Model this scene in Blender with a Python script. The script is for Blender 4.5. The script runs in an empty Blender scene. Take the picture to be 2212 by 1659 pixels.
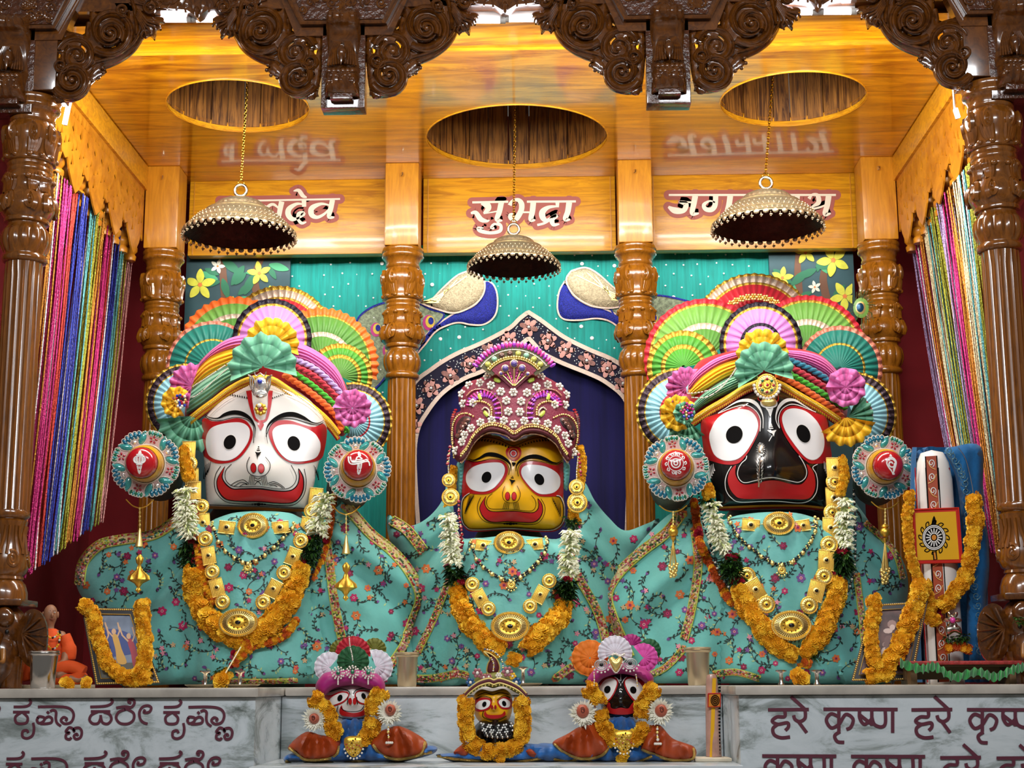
import bpy, bmesh, math, random
import numpy as np
from mathutils import Vector, Matrix, geometry
sc = bpy.context.scene
COL = sc.collection
PI = math.pi
# ---------------------------------------------------------------- camera
F = 3300.0                                   # focal length in pixels of the 2212 px wide frame
TH, PS, RO = math.radians(11.14), math.radians(1.48), math.radians(0.26)   # pitch up, yaw left, roll
CZ = 1.205
FW = Vector((-math.sin(PS)*math.cos(TH), math.cos(PS)*math.cos(TH), math.sin(TH)))
RX = Vector((math.cos(PS), math.sin(PS), 0))
UX = RX.cross(FW)
CR = RX*math.cos(RO) - UX*math.sin(RO)
CU = RX*math.sin(RO) + UX*math.cos(RO)
cam = bpy.data.cameras.new('camera'); camo = bpy.data.objects.new('camera', cam); COL.objects.link(camo)
cam.sensor_width = 36; cam.sensor_fit = 'HORIZONTAL'; cam.lens = 36*F/2212; cam.clip_start = .05; cam.clip_end = 60
M = Matrix((CR, CU, -FW)).transposed().to_4x4(); M.translation = (0, 0, CZ); camo.matrix_world = M
sc.camera = camo
# ---------------------------------------------------------------- world, lights, exposure
sc.view_settings.view_transform = 'Standard'; sc.view_settings.look = 'None'
sc.view_settings.gamma = 1; sc.view_settings.exposure = 0.0; sc.view_settings.use_curve_mapping = False
wd = bpy.data.worlds.new('world'); sc.world = wd; wd.use_nodes = True
wd.node_tree.nodes['Background'].inputs[0].default_value = (1, .93, .84, 1)
wd.node_tree.nodes['Background'].inputs[1].default_value = .13
def area(name, loc, look, sx, sy, power, col=(1, 1, 1)):
    l = bpy.data.lights.new(name, 'AREA'); l.shape = 'RECTANGLE'; l.size = sx; l.size_y = sy; l.energy = power; l.color = col
    o = bpy.data.objects.new(name, l); COL.objects.link(o); o.location = loc
    o.rotation_euler = (Vector(look)-Vector(loc)).to_track_quat('-Z', 'Y').to_euler(); return o
area('canopy_strip_light', (-.14, 5.16, 3.40), (-.14, 6.0, 1.6), 3.0, .05, 54, (1, .97, .9))
area('canopy_up_light', (-.14, 5.10, 3.30), (-.14, 5.6, 3.5), 3.0, .05, 17, (1, .95, .85))
area('backdrop_strip_light', (-.14, 6.74, 3.12), (-.14, 6.86, 2.2), 2.9, .03, 3.2, (.95, 1, 1))
area('hall_light', (-1.2, 1.2, 3.7), (-.5, 5.6, 1.6), 1.6, .3, 70, (.95, .97, 1))
area('hall_light', (1.0, 1.6, 3.7), (.3, 5.6, 1.6), 1.6, .3, 62, (.95, .97, 1))
# ---------------------------------------------------------------- picture pixel -> point of the room at a given depth
def W(px, py, Y):
    u = float(px-1106)/F; v = float(829.5-py)/F; Y = float(Y)
    r = FW + CR*u + CU*v; t = Y/r.y
    return Vector((r.x*t, Y, r.z*t+CZ))
def SC(px, py, Y):                            # metres per pixel there
    p = W(px, py, Y); p.z -= CZ
    return p.dot(FW)/F
def lin(h):
    h = h.lstrip('#'); o = []
    for i in (0, 2, 4):
        c = int(h[i:i+2], 16)/255
        o.append(c/12.92 if c <= .04045 else ((c+.055)/1.055)**2.4)
    return (*o, 1)
# ---------------------------------------------------------------- materials
MATS = {}
def mat(name, col, rough=.6, metal=0, coat=0, bump=0, bscale=200, var=0, vscale=40, emit=None, es=0, sheen=0, stretch=None, sub=0):
    if name in MATS: return MATS[name]
    m = bpy.data.materials.new(name); m.use_nodes = True; nt = m.node_tree; b = nt.nodes['Principled BSDF']
    c = lin(col); b.inputs['Base Color'].default_value = c
    b.inputs['Roughness'].default_value = rough; b.inputs['Metallic'].default_value = metal
    b.inputs['Coat Weight'].default_value = coat; b.inputs['Coat Roughness'].default_value = .06
    b.inputs['Sheen Weight'].default_value = sheen
    if sub: b.inputs['Subsurface Weight'].default_value = sub; b.inputs['Subsurface Radius'].default_value = (.01, .006, .003)
    if emit: b.inputs['Emission Color'].default_value = lin(emit); b.inputs['Emission Strength'].default_value = es
    if var or bump:
        tc = nt.nodes.new('ShaderNodeTexCoord'); mp = nt.nodes.new('ShaderNodeMapping')
        nt.links.new(tc.outputs['Object'], mp.inputs[0])
        if stretch: mp.inputs['Scale'].default_value = stretch
    if var:
        n = nt.nodes.new('ShaderNodeTexNoise'); n.inputs['Scale'].default_value = vscale; n.inputs['Detail'].default_value = 4
        nt.links.new(mp.outputs[0], n.inputs['Vector'])
        r = nt.nodes.new('ShaderNodeValToRGB')
        r.color_ramp.elements[0].position = .3; r.color_ramp.elements[1].position = .7
        r.color_ramp.elements[0].color = tuple(x*(1-var) for x in c[:3])+(1,); r.color_ramp.elements[1].color = tuple(min(1, x*(1+var*.6)) for x in c[:3])+(1,)
        nt.links.new(n.outputs[0], r.inputs[0]); nt.links.new(r.outputs[0], b.inputs['Base Color'])
    if bump:
        n = nt.nodes.new('ShaderNodeTexNoise'); n.inputs['Scale'].default_value = bscale; n.inputs['Detail'].default_value = 3
        nt.links.new(mp.outputs[0], n.inputs['Vector'])
        bp = nt.nodes.new('ShaderNodeBump'); bp.inputs['Strength'].default_value = bump; bp.inputs['Distance'].default_value = .004
        nt.links.new(n.outputs[0], bp.inputs['Height']); nt.links.new(bp.outputs[0], b.inputs['Normal'])
    MATS[name] = m; return m
def wood(name, light, dark, stretch, scale=3.0, rough=.3, coat=.5, lo=.35, hi=.65, dist=1.5, cior=1.5, spots=0):
    m = bpy.data.materials.new(name); m.use_nodes = True; nt = m.node_tree; b = nt.nodes['Principled BSDF']; L = nt.links.new
    tc = nt.nodes.new('ShaderNodeTexCoord'); mp = nt.nodes.new('ShaderNodeMapping'); mp.inputs['Scale'].default_value = stretch
    L(tc.outputs['Object'], mp.inputs[0])
    n = nt.nodes.new('ShaderNodeTexNoise'); n.inputs['Scale'].default_value = scale; n.inputs['Detail'].default_value = 6; n.inputs['Roughness'].default_value = .65
    n.inputs['Distortion'].default_value = dist
    L(mp.outputs[0], n.inputs['Vector'])
    r = nt.nodes.new('ShaderNodeValToRGB'); e = r.color_ramp.elements
    e[0].position = lo; e[0].color = lin(dark); e[1].position = hi; e[1].color = lin(light)
    L(n.outputs[0], r.inputs[0]); L(r.outputs[0], b.inputs['Base Color'])
    b.inputs['Roughness'].default_value = rough; b.inputs['Coat Weight'].default_value = coat; b.inputs['Coat Roughness'].default_value = .09
    b.inputs['Coat IOR'].default_value = cior
    MATS[name] = m; return m
def marble(name):
    m = bpy.data.materials.new(name); m.use_nodes = True; nt = m.node_tree; b = nt.nodes['Principled BSDF']; L = nt.links.new
    tc = nt.nodes.new('ShaderNodeTexCoord'); mp = nt.nodes.new('ShaderNodeMapping'); mp.inputs['Rotation'].default_value = (0, .6, 0); mp.inputs['Scale'].default_value = (1, 1, 2.4)
    L(tc.outputs['Object'], mp.inputs[0])
    n = nt.nodes.new('ShaderNodeTexNoise'); n.inputs['Scale'].default_value = 3.2; n.inputs['Detail'].default_value = 9; n.inputs['Roughness'].default_value = .68; n.inputs['Distortion'].default_value = 1.1
    L(mp.outputs[0], n.inputs['Vector'])
    r = nt.nodes.new('ShaderNodeValToRGB'); e = r.color_ramp.elements
    e[0].position = .30; e[0].color = lin('#4d554f'); e[1].position = .56; e[1].color = lin('#c3cacd')
    x = e.new(.42); x.color = lin('#98a09f'); x = e.new(.48); x.color = lin('#b9c1c4')
    L(n.outputs[0], r.inputs[0]); L(r.outputs[0], b.inputs['Base Color'])
    b.inputs['Roughness'].default_value = .22
    MATS[name] = m; return m
# ---------------------------------------------------------------- mesh builder
class MB:
    def __init__(s): s.v = []; s.f = []; s.m = []; s.mats = []
    def mi(s, m):
        if m not in s.mats: s.mats.append(m)
        return s.mats.index(m)
    def add(s, vs, fs, m):
        o = len(s.v); k = s.mi(m); s.v.extend([tuple(v) for v in vs])
        for f in fs: s.f.append(tuple(i+o for i in f)); s.m.append(k)
    def tube(s, pts, r, m, n=6, flat=1.0, up=None, closed=False):
        pts = [Vector(p) for p in pts]; N = len(pts)
        if N < 2: return
        rs = [float(q) for q in (r if isinstance(r, (list, tuple)) else [r]*N)]
        vs = []; fs = []; prev = None
        for i, p in enumerate(pts):
            a = pts[i-1] if i > 0 else (pts[-1] if closed else p); b_ = pts[i+1] if i < N-1 else (pts[0] if closed else p)
            t = (b_-a)
            if t.length < 1e-9: t = Vector((0, 0, 1))
            t.normalize()
            if up is not None: u = Vector(up) - t*t.dot(Vector(up))
            elif prev is None: u = (Vector((0, -1, 0)) if abs(t.y) < .9 else Vector((1, 0, 0))); u = u - t*t.dot(u)
            else: u = prev - t*t.dot(prev)
            if u.length < 1e-6: u = t.orthogonal()
            u.normalize(); prev = u; w = t.cross(u)
            for k in range(n):
                an = 2*PI*k/n
                vs.append(p + rs[i]*(math.cos(an)*u*flat + math.sin(an)*w))
        for i in range(N if closed else N-1):
            j = (i+1) % N
            for k in range(n):
                fs.append((i*n+k, i*n+(k+1) % n, j*n+(k+1) % n, j*n+k))
        if not closed: fs.append(tuple(range(n-1, -1, -1))); fs.append(tuple((N-1)*n+k for k in range(n)))
        s.add(vs, fs, m)
    def lathe(s, prof, m, n=24, M=None, mod=None, cap=True):
        M = M or Matrix(); vs = []; fs = []
        for i, (r, z) in enumerate(prof):
            for k in range(n):
                a = 2*PI*k/n; rr = r*(mod(i, a) if mod else 1)
                vs.append(M @ Vector((rr*math.cos(a), rr*math.sin(a), z)))
        for i in range(len(prof)-1):
            for k in range(n): fs.append((i*n+k, i*n+(k+1) % n, (i+1)*n+(k+1) % n, (i+1)*n+k))
        if cap: fs.append(tuple(range(n-1, -1, -1))); fs.append(tuple((len(prof)-1)*n+k for k in range(n)))
        s.add(vs, fs, m)
    def box(s, c, d, m, M=None, bev=0):
        x, y, z = [q/2 for q in d]; c = Vector(c)
        if bev:
            bm = bmesh.new(); bmesh.ops.create_cube(bm, size=1)
            for v in bm.verts: v.co = Vector((v.co.x*d[0], v.co.y*d[1], v.co.z*d[2]))
            bmesh.ops.bevel(bm, geom=bm.edges[:], offset=bev, segments=2, affect='EDGES', profile=.6)
            vs = [v.co.copy() for v in bm.verts]; fs = [[v.index for v in f.verts] for f in bm.faces]; bm.free()
        else:
            vs = [Vector((a, b, e)) for a in (-x, x) for b in (-y, y) for e in (-z, z)]
            fs = [(0, 1, 3, 2), (4, 6, 7, 5), (0, 4, 5, 1), (2, 3, 7, 6), (0, 2, 6, 4), (1, 5, 7, 3)]
        vs = [(M @ (v+c)) if M else v+c for v in vs]
        s.add(vs, fs, m)
    def ball(s, c, r, m, nu=8, nv=5, M=None):
        c = Vector(c); rr = r if isinstance(r, (list, tuple)) else (r, r, r); vs = []; fs = []
        for i in range(nv+1):
            t = PI*i/nv
            for k in range(nu):
                a = 2*PI*k/nu
                v = Vector((rr[0]*math.sin(t)*math.cos(a), rr[1]*math.sin(t)*math.sin(a), rr[2]*math.cos(t)))
                vs.append(c + (M @ v if M else v))
        for i in range(nv):
            for k in range(nu): fs.append((i*nu+k, (i+1)*nu+k, (i+1)*nu+(k+1) % nu, i*nu+(k+1) % nu))
        s.add(vs, fs, m)
    def prism(s, poly, back, m):              # a front outline and the same outline pushed back
        n = len(poly); vs = list(poly)+list(back)
        fs = [tuple(range(n)), tuple(range(2*n-1, n-1, -1))]+[(i, i+n, (i+1) % n+n, (i+1) % n) for i in range(n)]
        s.add(vs, fs, m)
    def build(s, name, parent=None, smooth=True):
        me = bpy.data.meshes.new(name)
        me.from_pydata(s.v, [], s.f); me.update()
        for m in s.mats: me.materials.append(m)
        me.polygons.foreach_set('material_index', s.m)
        if smooth:
            me.polygons.foreach_set('use_smooth', [True]*len(s.f))
            try: me.set_sharp_from_angle(angle=math.radians(50))
            except Exception: pass
        o = bpy.data.objects.new(name, me); COL.objects.link(o)
        if parent is not None: o.parent = parent; o.matrix_parent_inverse = parent.matrix_world.inverted()
        return o
def tag(o, label, cat, group=None, kind=None):
    o['label'] = label; o['category'] = cat
    if group: o['group'] = group
    if kind: o['kind'] = kind
    return o
def thing(name, label, cat, loc=(0, 0, 0), group=None):
    o = bpy.data.objects.new(name, None); COL.objects.link(o); o.location = loc; o.empty_display_size = .05
    o.matrix_world = Matrix.Translation(Vector(loc))
    return tag(o, label, cat, group)
def struct(o): o['kind'] = 'structure'; return o
def lbl(o, t): o['label'] = t; return o
# ---------------------------------------------------------------- 2-D outline helpers (pixels)
def CRP(ox, oy, s):                           # a list of enlarged-view coordinates -> picture pixels
    return lambda pts: [(ox+x/s, oy+y/s)+tuple(q) for x, y, *q in pts]
def sm(pts, n=6, closed=False):               # Catmull-Rom through points of any dimension
    P = [np.array(p, float) for p in pts]; N = len(P); out = []
    for i in range(N if closed else N-1):
        g = (lambda k: P[k % N]) if closed else (lambda k: P[min(max(k, 0), N-1)])
        p0, p1, p2, p3 = g(i-1), g(i), g(i+1), g(i+2)
        for j in range(n):
            t = j/n
            out.append(.5*((2*p1)+(p2-p0)*t+(2*p0-5*p1+4*p2-p3)*t*t+(3*p1-p0-3*p2+p3)*t**3))
    if not closed: out.append(P[-1])
    return [tuple(float(x) for x in q) for q in out]
def ell(cx, cy, rx, ry=None, n=20, rot=0, a0=0, a1=2*PI):
    ry = ry or rx; c, s = math.cos(rot), math.sin(rot); full = abs(a1-a0-2*PI) < 1e-6; o = []
    for k in range(n if full else n+1):
        a = a0+(a1-a0)*k/n; x, y = rx*math.cos(a), ry*math.sin(a)
        o.append((cx+x*c-y*s, cy+x*s+y*c))
    return o
def resamp(pts, step, closed=True):
    P = [np.array(p[:2], float) for p in pts]
    if closed: P.append(P[0])
    out = []
    for a, b in zip(P[:-1], P[1:]):
        k = max(1, int(math.ceil(np.linalg.norm(b-a)/step)))
        for j in range(k): out.append(tuple(float(q) for q in a+(b-a)*j/k))
    if not closed: out.append(tuple(P[-1]))
    return out
def inside(Q, poly):
    x, y = Q[:, 0], Q[:, 1]; c = np.zeros(len(Q), bool); n = len(poly)
    for i in range(n):
        x1, y1 = poly[i][:2]; x2, y2 = poly[i-1][:2]
        if y1 == y2: continue
        c ^= ((y1 > y) != (y2 > y)) & (x < (x2-x1)*(y-y1)/(y2-y1)+x1)
    return c
def bdist(Q, poly):
    d = np.full(len(Q), 1e9); n = len(poly)
    for i in range(n):
        a = np.array(poly[i][:2]); b = np.array(poly[(i+1) % n][:2]); ab = b-a; L = ab.dot(ab) or 1e-9
        t = np.clip(((Q-a) @ ab)/L, 0, 1); d = np.minimum(d, np.hypot(*(Q-(a+t[:, None]*ab)).T))
    return d
def mesh2d(poly, step, holes=()):
    B = resamp(poly, step); n = len(B); E = [(i, (i+1) % n) for i in range(n)]; V = [Vector(p) for p in B]
    Ho = []
    for h in holes:
        hb = resamp(h, step); o = len(V); V += [Vector(p) for p in hb]; E += [(o+i, o+(i+1) % len(hb)) for i in range(len(hb))]; Ho.append(hb)
    xs = [p[0] for p in B]; ys = [p[1] for p in B]
    gx = np.arange(min(xs)+step/2, max(xs), step); gy = np.arange(min(ys)+step/2, max(ys), step)
    if len(gx) and len(gy):
        G = np.array([(x+(step/2 if j % 2 else 0), y) for j, y in enumerate(gy) for x in gx])
        k = inside(G, B)
        if k.any():
            G = G[k]; G = G[bdist(G, B) > step*.45]
            for hb in Ho:
                if len(G): G = G[~inside(G, hb)]
                if len(G): G = G[bdist(G, hb) > step*.45]
            V += [Vector(p) for p in G]
    r = geometry.delaunay_2d_cdt(V, E, [], 1 if not holes else 0, 1e-6)
    v2 = np.array([tuple(p) for p in r[0]]); fs = r[2]
    C = np.array([v2[list(f)].mean(0) for f in fs])
    k = inside(C, B)
    for hb in Ho: k &= ~inside(C, hb)
    fs = [list(f) for f, q in zip(fs, k) if q]
    cnt = {}
    for f in fs:
        for a, b in zip(f, f[1:]+f[:1]): cnt[(a, b)] = cnt.get((a, b), 0)+1
    bd = [(a, b) for (a, b) in cnt if (b, a) not in cnt]
    return v2, fs, bd, B, Ho
def cY(D): return D if callable(D) else (lambda x, y: D)
def fill(mb, poly, D, m, off=0.0, step=12, th=0.0, holes=()):       # a flat shape laid on the surface D, with an edge of thickness th
    D = cY(D); v2, fs, bd, B, _ = mesh2d(poly, step, holes)
    vs = [W(x, y, D(x, y)-off) for x, y in v2]; F_ = [tuple(f) for f in fs]
    if th:
        n = len(vs); vs += [W(x, y, D(x, y)-off+th) for x, y in v2]
        F_ += [tuple(i+n for i in f[::-1]) for f in fs] + [(b, a, a+n, b+n) for a, b in bd]
    mb.add(vs, F_, m)
def pillow(mb, poly, D, m, h=.02, R=None, step=8, off=0.0, hb=.3, fn=None, pw=.5, holes=()):   # a rounded, closed body with that outline
    D = cY(D); v2, fs, bd, B, Ho = mesh2d(poly, step, holes)
    t = bdist(v2, B)
    for q in Ho: t = np.minimum(t, bdist(v2, q))
    R = R or max(t.max(), 1e-3); u = np.clip(t/R, 0, 1); k = (1-(1-u)**2)**pw
    vs = [W(x, y, D(x, y)-off-h*k[i]-(fn(x, y)*k[i] if fn else 0)) for i, (x, y) in enumerate(v2)]
    n = len(vs); on = {a for e in bd for a in e}; idx = {}
    for i, (x, y) in enumerate(v2):
        if i in on: idx[i] = i
        else: idx[i] = len(vs); vs.append(W(x, y, D(x, y)-off+h*hb*k[i]))
    F_ = [tuple(f) for f in fs] + [tuple(idx[i] for i in f[::-1]) for f in fs]
    mb.add(vs, F_, m)
def stroke(mb, pts, w, D, m, off=.002, th=0.0, taper=None):          # a painted or sewn line of width w px on surface D
    D = cY(D); N = len(pts); L = []; Rr = []
    for i, p in enumerate(pts):
        a = pts[max(i-1, 0)]; b = pts[min(i+1, N-1)]; dx, dy = b[0]-a[0], b[1]-a[1]; l = math.hypot(dx, dy) or 1
        ww = (p[2] if len(p) > 2 else w)/2
        if taper: ww *= taper(i/(N-1))
        nx, ny = -dy/l*ww, dx/l*ww; L.append((p[0]+nx, p[1]+ny)); Rr.append((p[0]-nx, p[1]-ny))
    vs = [W(x, y, D(x, y)-off) for x, y in L+Rr]; fs = [(i, i+1, N+i+1, N+i) for i in range(N-1)]
    if th:
        n2 = 2*N; vs += [W(x, y, D(x, y)-off+th) for x, y in L+Rr]
        fs += [(i+1, i, n2+i, n2+i+1) for i in range(N-1)]+[(N+i, N+i+1, n2+N+i+1, n2+N+i) for i in range(N-1)]+[(0, N, n2+N, n2), (N-1, n2+N-1, n2+2*N-1, 2*N-1)]
    mb.add(vs, fs, m)
def tubepx(mb, pts, r, D, m, off=0, n=6, flat=1.0):                 # r in pixels; pts (x, y[, r])
    D = cY(D); P3 = [W(p[0], p[1], D(p[0], p[1])-off) for p in pts]
    s = SC(pts[0][0], pts[0][1], P3[0].y)
    mb.tube(P3, [(p[2] if len(p) > 2 else r)*s for p in pts], m, n, flat)
def FR(p, n=(0, -1, 0), up=(0, 0, 1)):                              # a local frame: z along n, y up
    z = Vector(n).normalized(); x = Vector(up).cross(z).normalized(); y = z.cross(x)
    m = Matrix((x, y, z)).transposed().to_4x4(); m.translation = Vector(p); return m
def spiral(cx, cy, r0, r1, a0, turns, n=None, p=1.0):
    n = n or int(abs(turns)*22)+4; o = []
    for i in range(n+1):
        t = i/n; r = r0+(r1-r0)*t**p; a = a0+2*PI*turns*t; o.append((cx+r*math.cos(a), cy+r*math.sin(a)))
    return o
rnd = random.Random(7)
# ================================================================ MATERIALS
teakH = wood('teak_gold', '#eda30a', '#924c04', (.7, 5, 9), 3.0, .28, .9, .33, .62, 1.2, 2.2)
teakB = wood('teak_board', '#eaa81c', '#bd7a16', (.9, 5, 10), 3.4, .35, .3, .34, .6, 2.0)
teakP = wood('teak_post', '#e09c26', '#b36f16', (9, 9, 1.2), 3.2, .35, .3, .3, .7)
teakF = wood('teak_fret', '#dd9420', '#a8620c', (9, 3, 3), 3, .4, .2, .3, .7)
planks = wood('plank_lining', '#a8702f', '#4d2a0e', (26, 26, 1.5), 2, .6, 0, .4, .6)
walnut = wood('carved_dark', '#73400f', '#3c1d08', (4, 4, 4), 6, .22, .8, .3, .75)
pillw = wood('pillar_brown', '#8a5016', '#58300a', (10, 10, 1.5), 4, .2, .8, .3, .7)
pillb = wood('pillar_gold', '#a66818', '#77450c', (10, 10, 1.5), 4, .22, .7, .3, .7)
marb = marble('white_marble')
nosing = mat('marble_nosing', '#b3aba0', .25, var=.3, vscale=9)
maroon = mat('maroon_cloth', '#7d0d18', .9, bump=.2, bscale=30, var=.2, vscale=3)
dark = mat('dark_recess', '#160f0b', .9)
gold = mat('gold', '#f2c04a', .34, .85, bump=.15, bscale=300)
goldy = mat('gold_pale', '#fbe08a', .36, .8)
golddark = mat('gold_recess', '#5a3a0c', .45, .6)
silver = mat('silver', '#d9d4c8', .25, 1)
steel = mat('steel', '#cfcdca', .16, 1)
white = mat('white_paint', '#e6e2dc', .4)
black = mat('black_paint', '#0b0909', .35)
red = mat('red_paint', '#b3141c', .35)
# ================================================================ SHELL
ZT = 3.499                                     # ceiling height
ZA = 1.2                                       # altar top
XL, XR = -1.81, 1.537                          # fretwork planes
HOLES = [(-1.25, 5.80, .283), (-.135, 6.205, .385), (.98, 5.81, .288)]
mb = MB()
outer = [(XL-.25, 5.02), (XR+.25, 5.02), (XR+.25, 6.98), (XL-.25, 6.98)]
hs = [ell(x, y, r, n=48) for x, y, r in HOLES]
v2, fs, bd, B, Ho = mesh2d(outer, .2, hs)
mb.add([(x, y, ZT) for x, y in v2], fs, teakH)
n = len(v2)
mb.add([(x, y, ZT+.03) for x, y in v2], [f[::-1] for f in fs], teakH)
ceil = struct(mb.build('ceiling'))
for k, (x, y, r) in enumerate(HOLES):
    mb = MB(); h = 1.0 if k == 1 else .4
    mb.lathe([(r*1.0, ZT-.004), (r*1.012, ZT-.004), (r*1.015, ZT+.035), (r, ZT+.035)], teakB, 64, Matrix.Translation((x, y, 0)), cap=False)
    N = 26
    for i in range(N):                          # upright planks round the well
        a0, a1 = 2*PI*i/N+.006, 2*PI*(i+1)/N-.006; q = r*1.0 + (.004 if i % 2 else 0)
        P = [(x+q*math.cos(a), y+q*math.sin(a)) for a in (a0, a1)]; Pb = [(x+(q+.02)*math.cos(a), y+(q+.02)*math.sin(a)) for a in (a0, a1)]
        f = [(P[0][0], P[0][1], ZT+.02), (P[1][0], P[1][1], ZT+.02), (P[1][0], P[1][1], ZT+h), (P[0][0], P[0][1], ZT+h)]
        b = [(Pb[0][0], Pb[0][1], ZT+.02), (Pb[1][0], Pb[1][1], ZT+.02), (Pb[1][0], Pb[1][1], ZT+h), (Pb[0][0], Pb[0][1], ZT+h)]
        mb.prism(f, b, planks)
    mb.lathe([(r+.03, ZT+h), (r+.03, ZT+h+.02)], dark, 32, Matrix.Translation((x, y, 0)))
    o = mb.build('ceiling_well', ceil)
mb = MB(); mb.box((-.13, 5.26, ZT-.0045), (3.3, .006, .009), teakB); mb.build('ceiling_batten', ceil)
def wallbox(name, c, d, m):
    mb = MB(); mb.box(c, d, m); return struct(mb.build(name))
wallbox('floor', (-.14, 3.4, -.02), (7.4, 8.0, .04), mat('floor_stone', '#8f8a84', .3, var=.2, vscale=3))
wallbox('wall_back', (-.14, 7.02, 1.95), (4.4, .06, 3.9), maroon)
wallbox('wall_left', (-2.16, 5.95, 1.8), (.05, 2.1, 3.6), maroon)
wallbox('wall_right', (1.88, 5.95, 1.8), (.05, 2.1, 3.6), maroon)
# ---------------------------------------------------------------- marble altar
alt = thing('marble_altar', 'grey-veined white marble altar with maroon lettering, carrying the whole shrine', 'altar', (-.14, 5.3, 0))
def slab(name, x0, x1, y0, y1, z0, z1, m, nose=True):
    mb = MB(); mb.box(((x0+x1)/2, (y0+y1)/2, (z0+z1)/2), (x1-x0, y1-y0, z1-z0), m, bev=.003); return mb.build(name, alt)
XA, XB = -.912, .561
slab('side_block', -2.12, XA, 4.75, 6.9, .0, ZA-.03, marb)
slab('side_block', XB, 1.84, 4.75, 6.9, .0, ZA-.03, marb)
slab('center_block', XA+.002, XB-.002, 5.2, 6.9, .0, ZA-.03, marb)
slab('lower_step', XA+.002, XB-.002, 4.66, 5.198, 0, .968, marb)
def nose(x0, x1, y):
    mb = MB(); mb.box(((x0+x1)/2, (y-.018+6.9)/2, ZA-.0145), (x1-x0, 6.9-y+.018, .029), nosing, bev=.008); return mb.build('top_slab', alt)
nose(-2.12, XA+.012, 4.75); nose(XB-.012, 1.84, 4.75); nose(XA+.014, XB-.014, 5.2)
# ---------------------------------------------------------------- writing: pen strokes traced letter by letter
def write(name, strokes, Y, m, parent, w=4.2, off=.0012):
    mb = MB()
    for i, s in enumerate(strokes):
        p = s if len(s) == 2 else sm(s, 6)
        stroke(mb, p, w, Y, m, off+.00006*i)
    return mb.build(name, parent, smooth=False)
K = CRP(0, 1440, 3.568)
def kri(dx=0, dy=0):
    s = [[(105, 310), (190, 308), (225, 295), (238, 270), (222, 255)], [(100, 350), (228, 350)], [(168, 350), (120, 385), (125, 430), (165, 440), (205, 430), (212, 390), (175, 352)],
         [(255, 432), (262, 480), (250, 530), (210, 552), (175, 540), (175, 500), (205, 490), (218, 510)]]
    return [K([(x+dx, y+dy) for x, y in q]) for q in s]
def shnaa(dx=0, dy=0):
    s = [[(292, 310), (460, 308), (540, 325), (568, 370), (550, 425), (500, 440), (470, 415), (490, 390), (515, 402), (505, 420)],
         [(290, 398), (300, 385), (330, 388), (345, 400), (330, 425), (300, 435), (285, 415), (292, 392)], [(345, 400), (375, 385), (400, 400), (395, 430), (350, 440), (310, 440)],
         [(385, 345), (410, 335), (432, 350), (430, 400), (440, 435), (470, 458)], [(362, 345), (378, 362)],
         [(520, 480), (535, 468), (560, 478), (572, 500), (572, 478), (610, 472), (630, 500), (620, 545), (585, 558), (570, 535), (590, 518), (600, 535)], [(520, 480), (508, 500), (535, 510), (512, 520), (508, 550), (535, 560), (550, 545)]]
    return [K([(x+dx, y+dy) for x, y in q]) for q in s]
def hare(dx=0, dy=0):
    s = [[(695, 310), (800, 305), (850, 290), (868, 265), (850, 252)], [(700, 345), (850, 345)], [(752, 348), (705, 372), (690, 410), (715, 438), (755, 436), (774, 400), (776, 372)], [(776, 385), (790, 430), (830, 440), (858, 408), (845, 368), (800, 350)],
         [(895, 318), (960, 308), (1010, 312), (1035, 285), (1030, 258), (1000, 252), (990, 272), (1012, 280)], [(965, 330), (915, 350), (895, 395), (925, 435), (985, 440), (1028, 410), (1030, 360), (985, 330), (960, 330)],
         [(1118, 330), (1108, 350), (1125, 355), (1155, 345), (1165, 315), (1140, 300), (1100, 310), (1075, 350), (1080, 400), (1105, 430), (1138, 440)]]
    return [K([(x+dx, y+dy) for x, y in q]) for q in s]
ink = mat('maroon_ink', '#5b2334', .5)
S = kri()+shnaa()+hare()+kri(1158, 2)+shnaa(1160, 2)+hare(-1170, 0)[-1:]
S += kri(-55, 400)+shnaa(-52, 400)+hare(-48, 400)+hare(530, 400)
write('kannada_lettering', S, 4.7495, ink, alt, 5.8)
DV = CRP(1640, 1490, 2.2203)
def dhare(dx=0, dy=0):
    s = [[(42, 96), (238, 94)], [(122, 96), (122, 128), (85, 130), (62, 150), (90, 165), (135, 158), (140, 178), (125, 195)], [(90, 165), (66, 185), (72, 215), (105, 230), (148, 226)],
         [(220, 96), (220, 135), (195, 152), (172, 142), (165, 122)], [(185, 148), (228, 206)], [(152, 32), (190, 66), (222, 96)]]
    return [DV([(x+dx, y+dy) for x, y in q]) for q in s]
def dkrishna(dx=0, dy=0):
    s = [[(308, 93), (664, 94)], [(382, 94), (382, 200)], [(382, 130), (345, 115), (322, 145), (345, 182), (382, 165), (415, 118), (450, 140), (440, 178), (418, 190)], [(388, 200), (362, 220), (375, 248), (408, 252)],
         [(482, 94), (482, 135), (505, 165), (540, 140)], [(540, 94), (540, 172)], [(482, 120), (540, 165)], [(540, 130), (552, 165), (585, 178), (605, 160), (604, 94)], [(640, 94), (640, 206)]]
    return [DV([(x+dx, y+dy) for x, y in q]) for q in s]
S = dhare()+dkrishna()+dhare(688, 0)+dkrishna(688, 2)+dkrishna(-294, 224)+dkrishna(132, 226)+dhare(826, 230)+dhare(1096, 232)
write('devanagari_lettering', S, 4.7495, ink, alt, 7.4)
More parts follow.
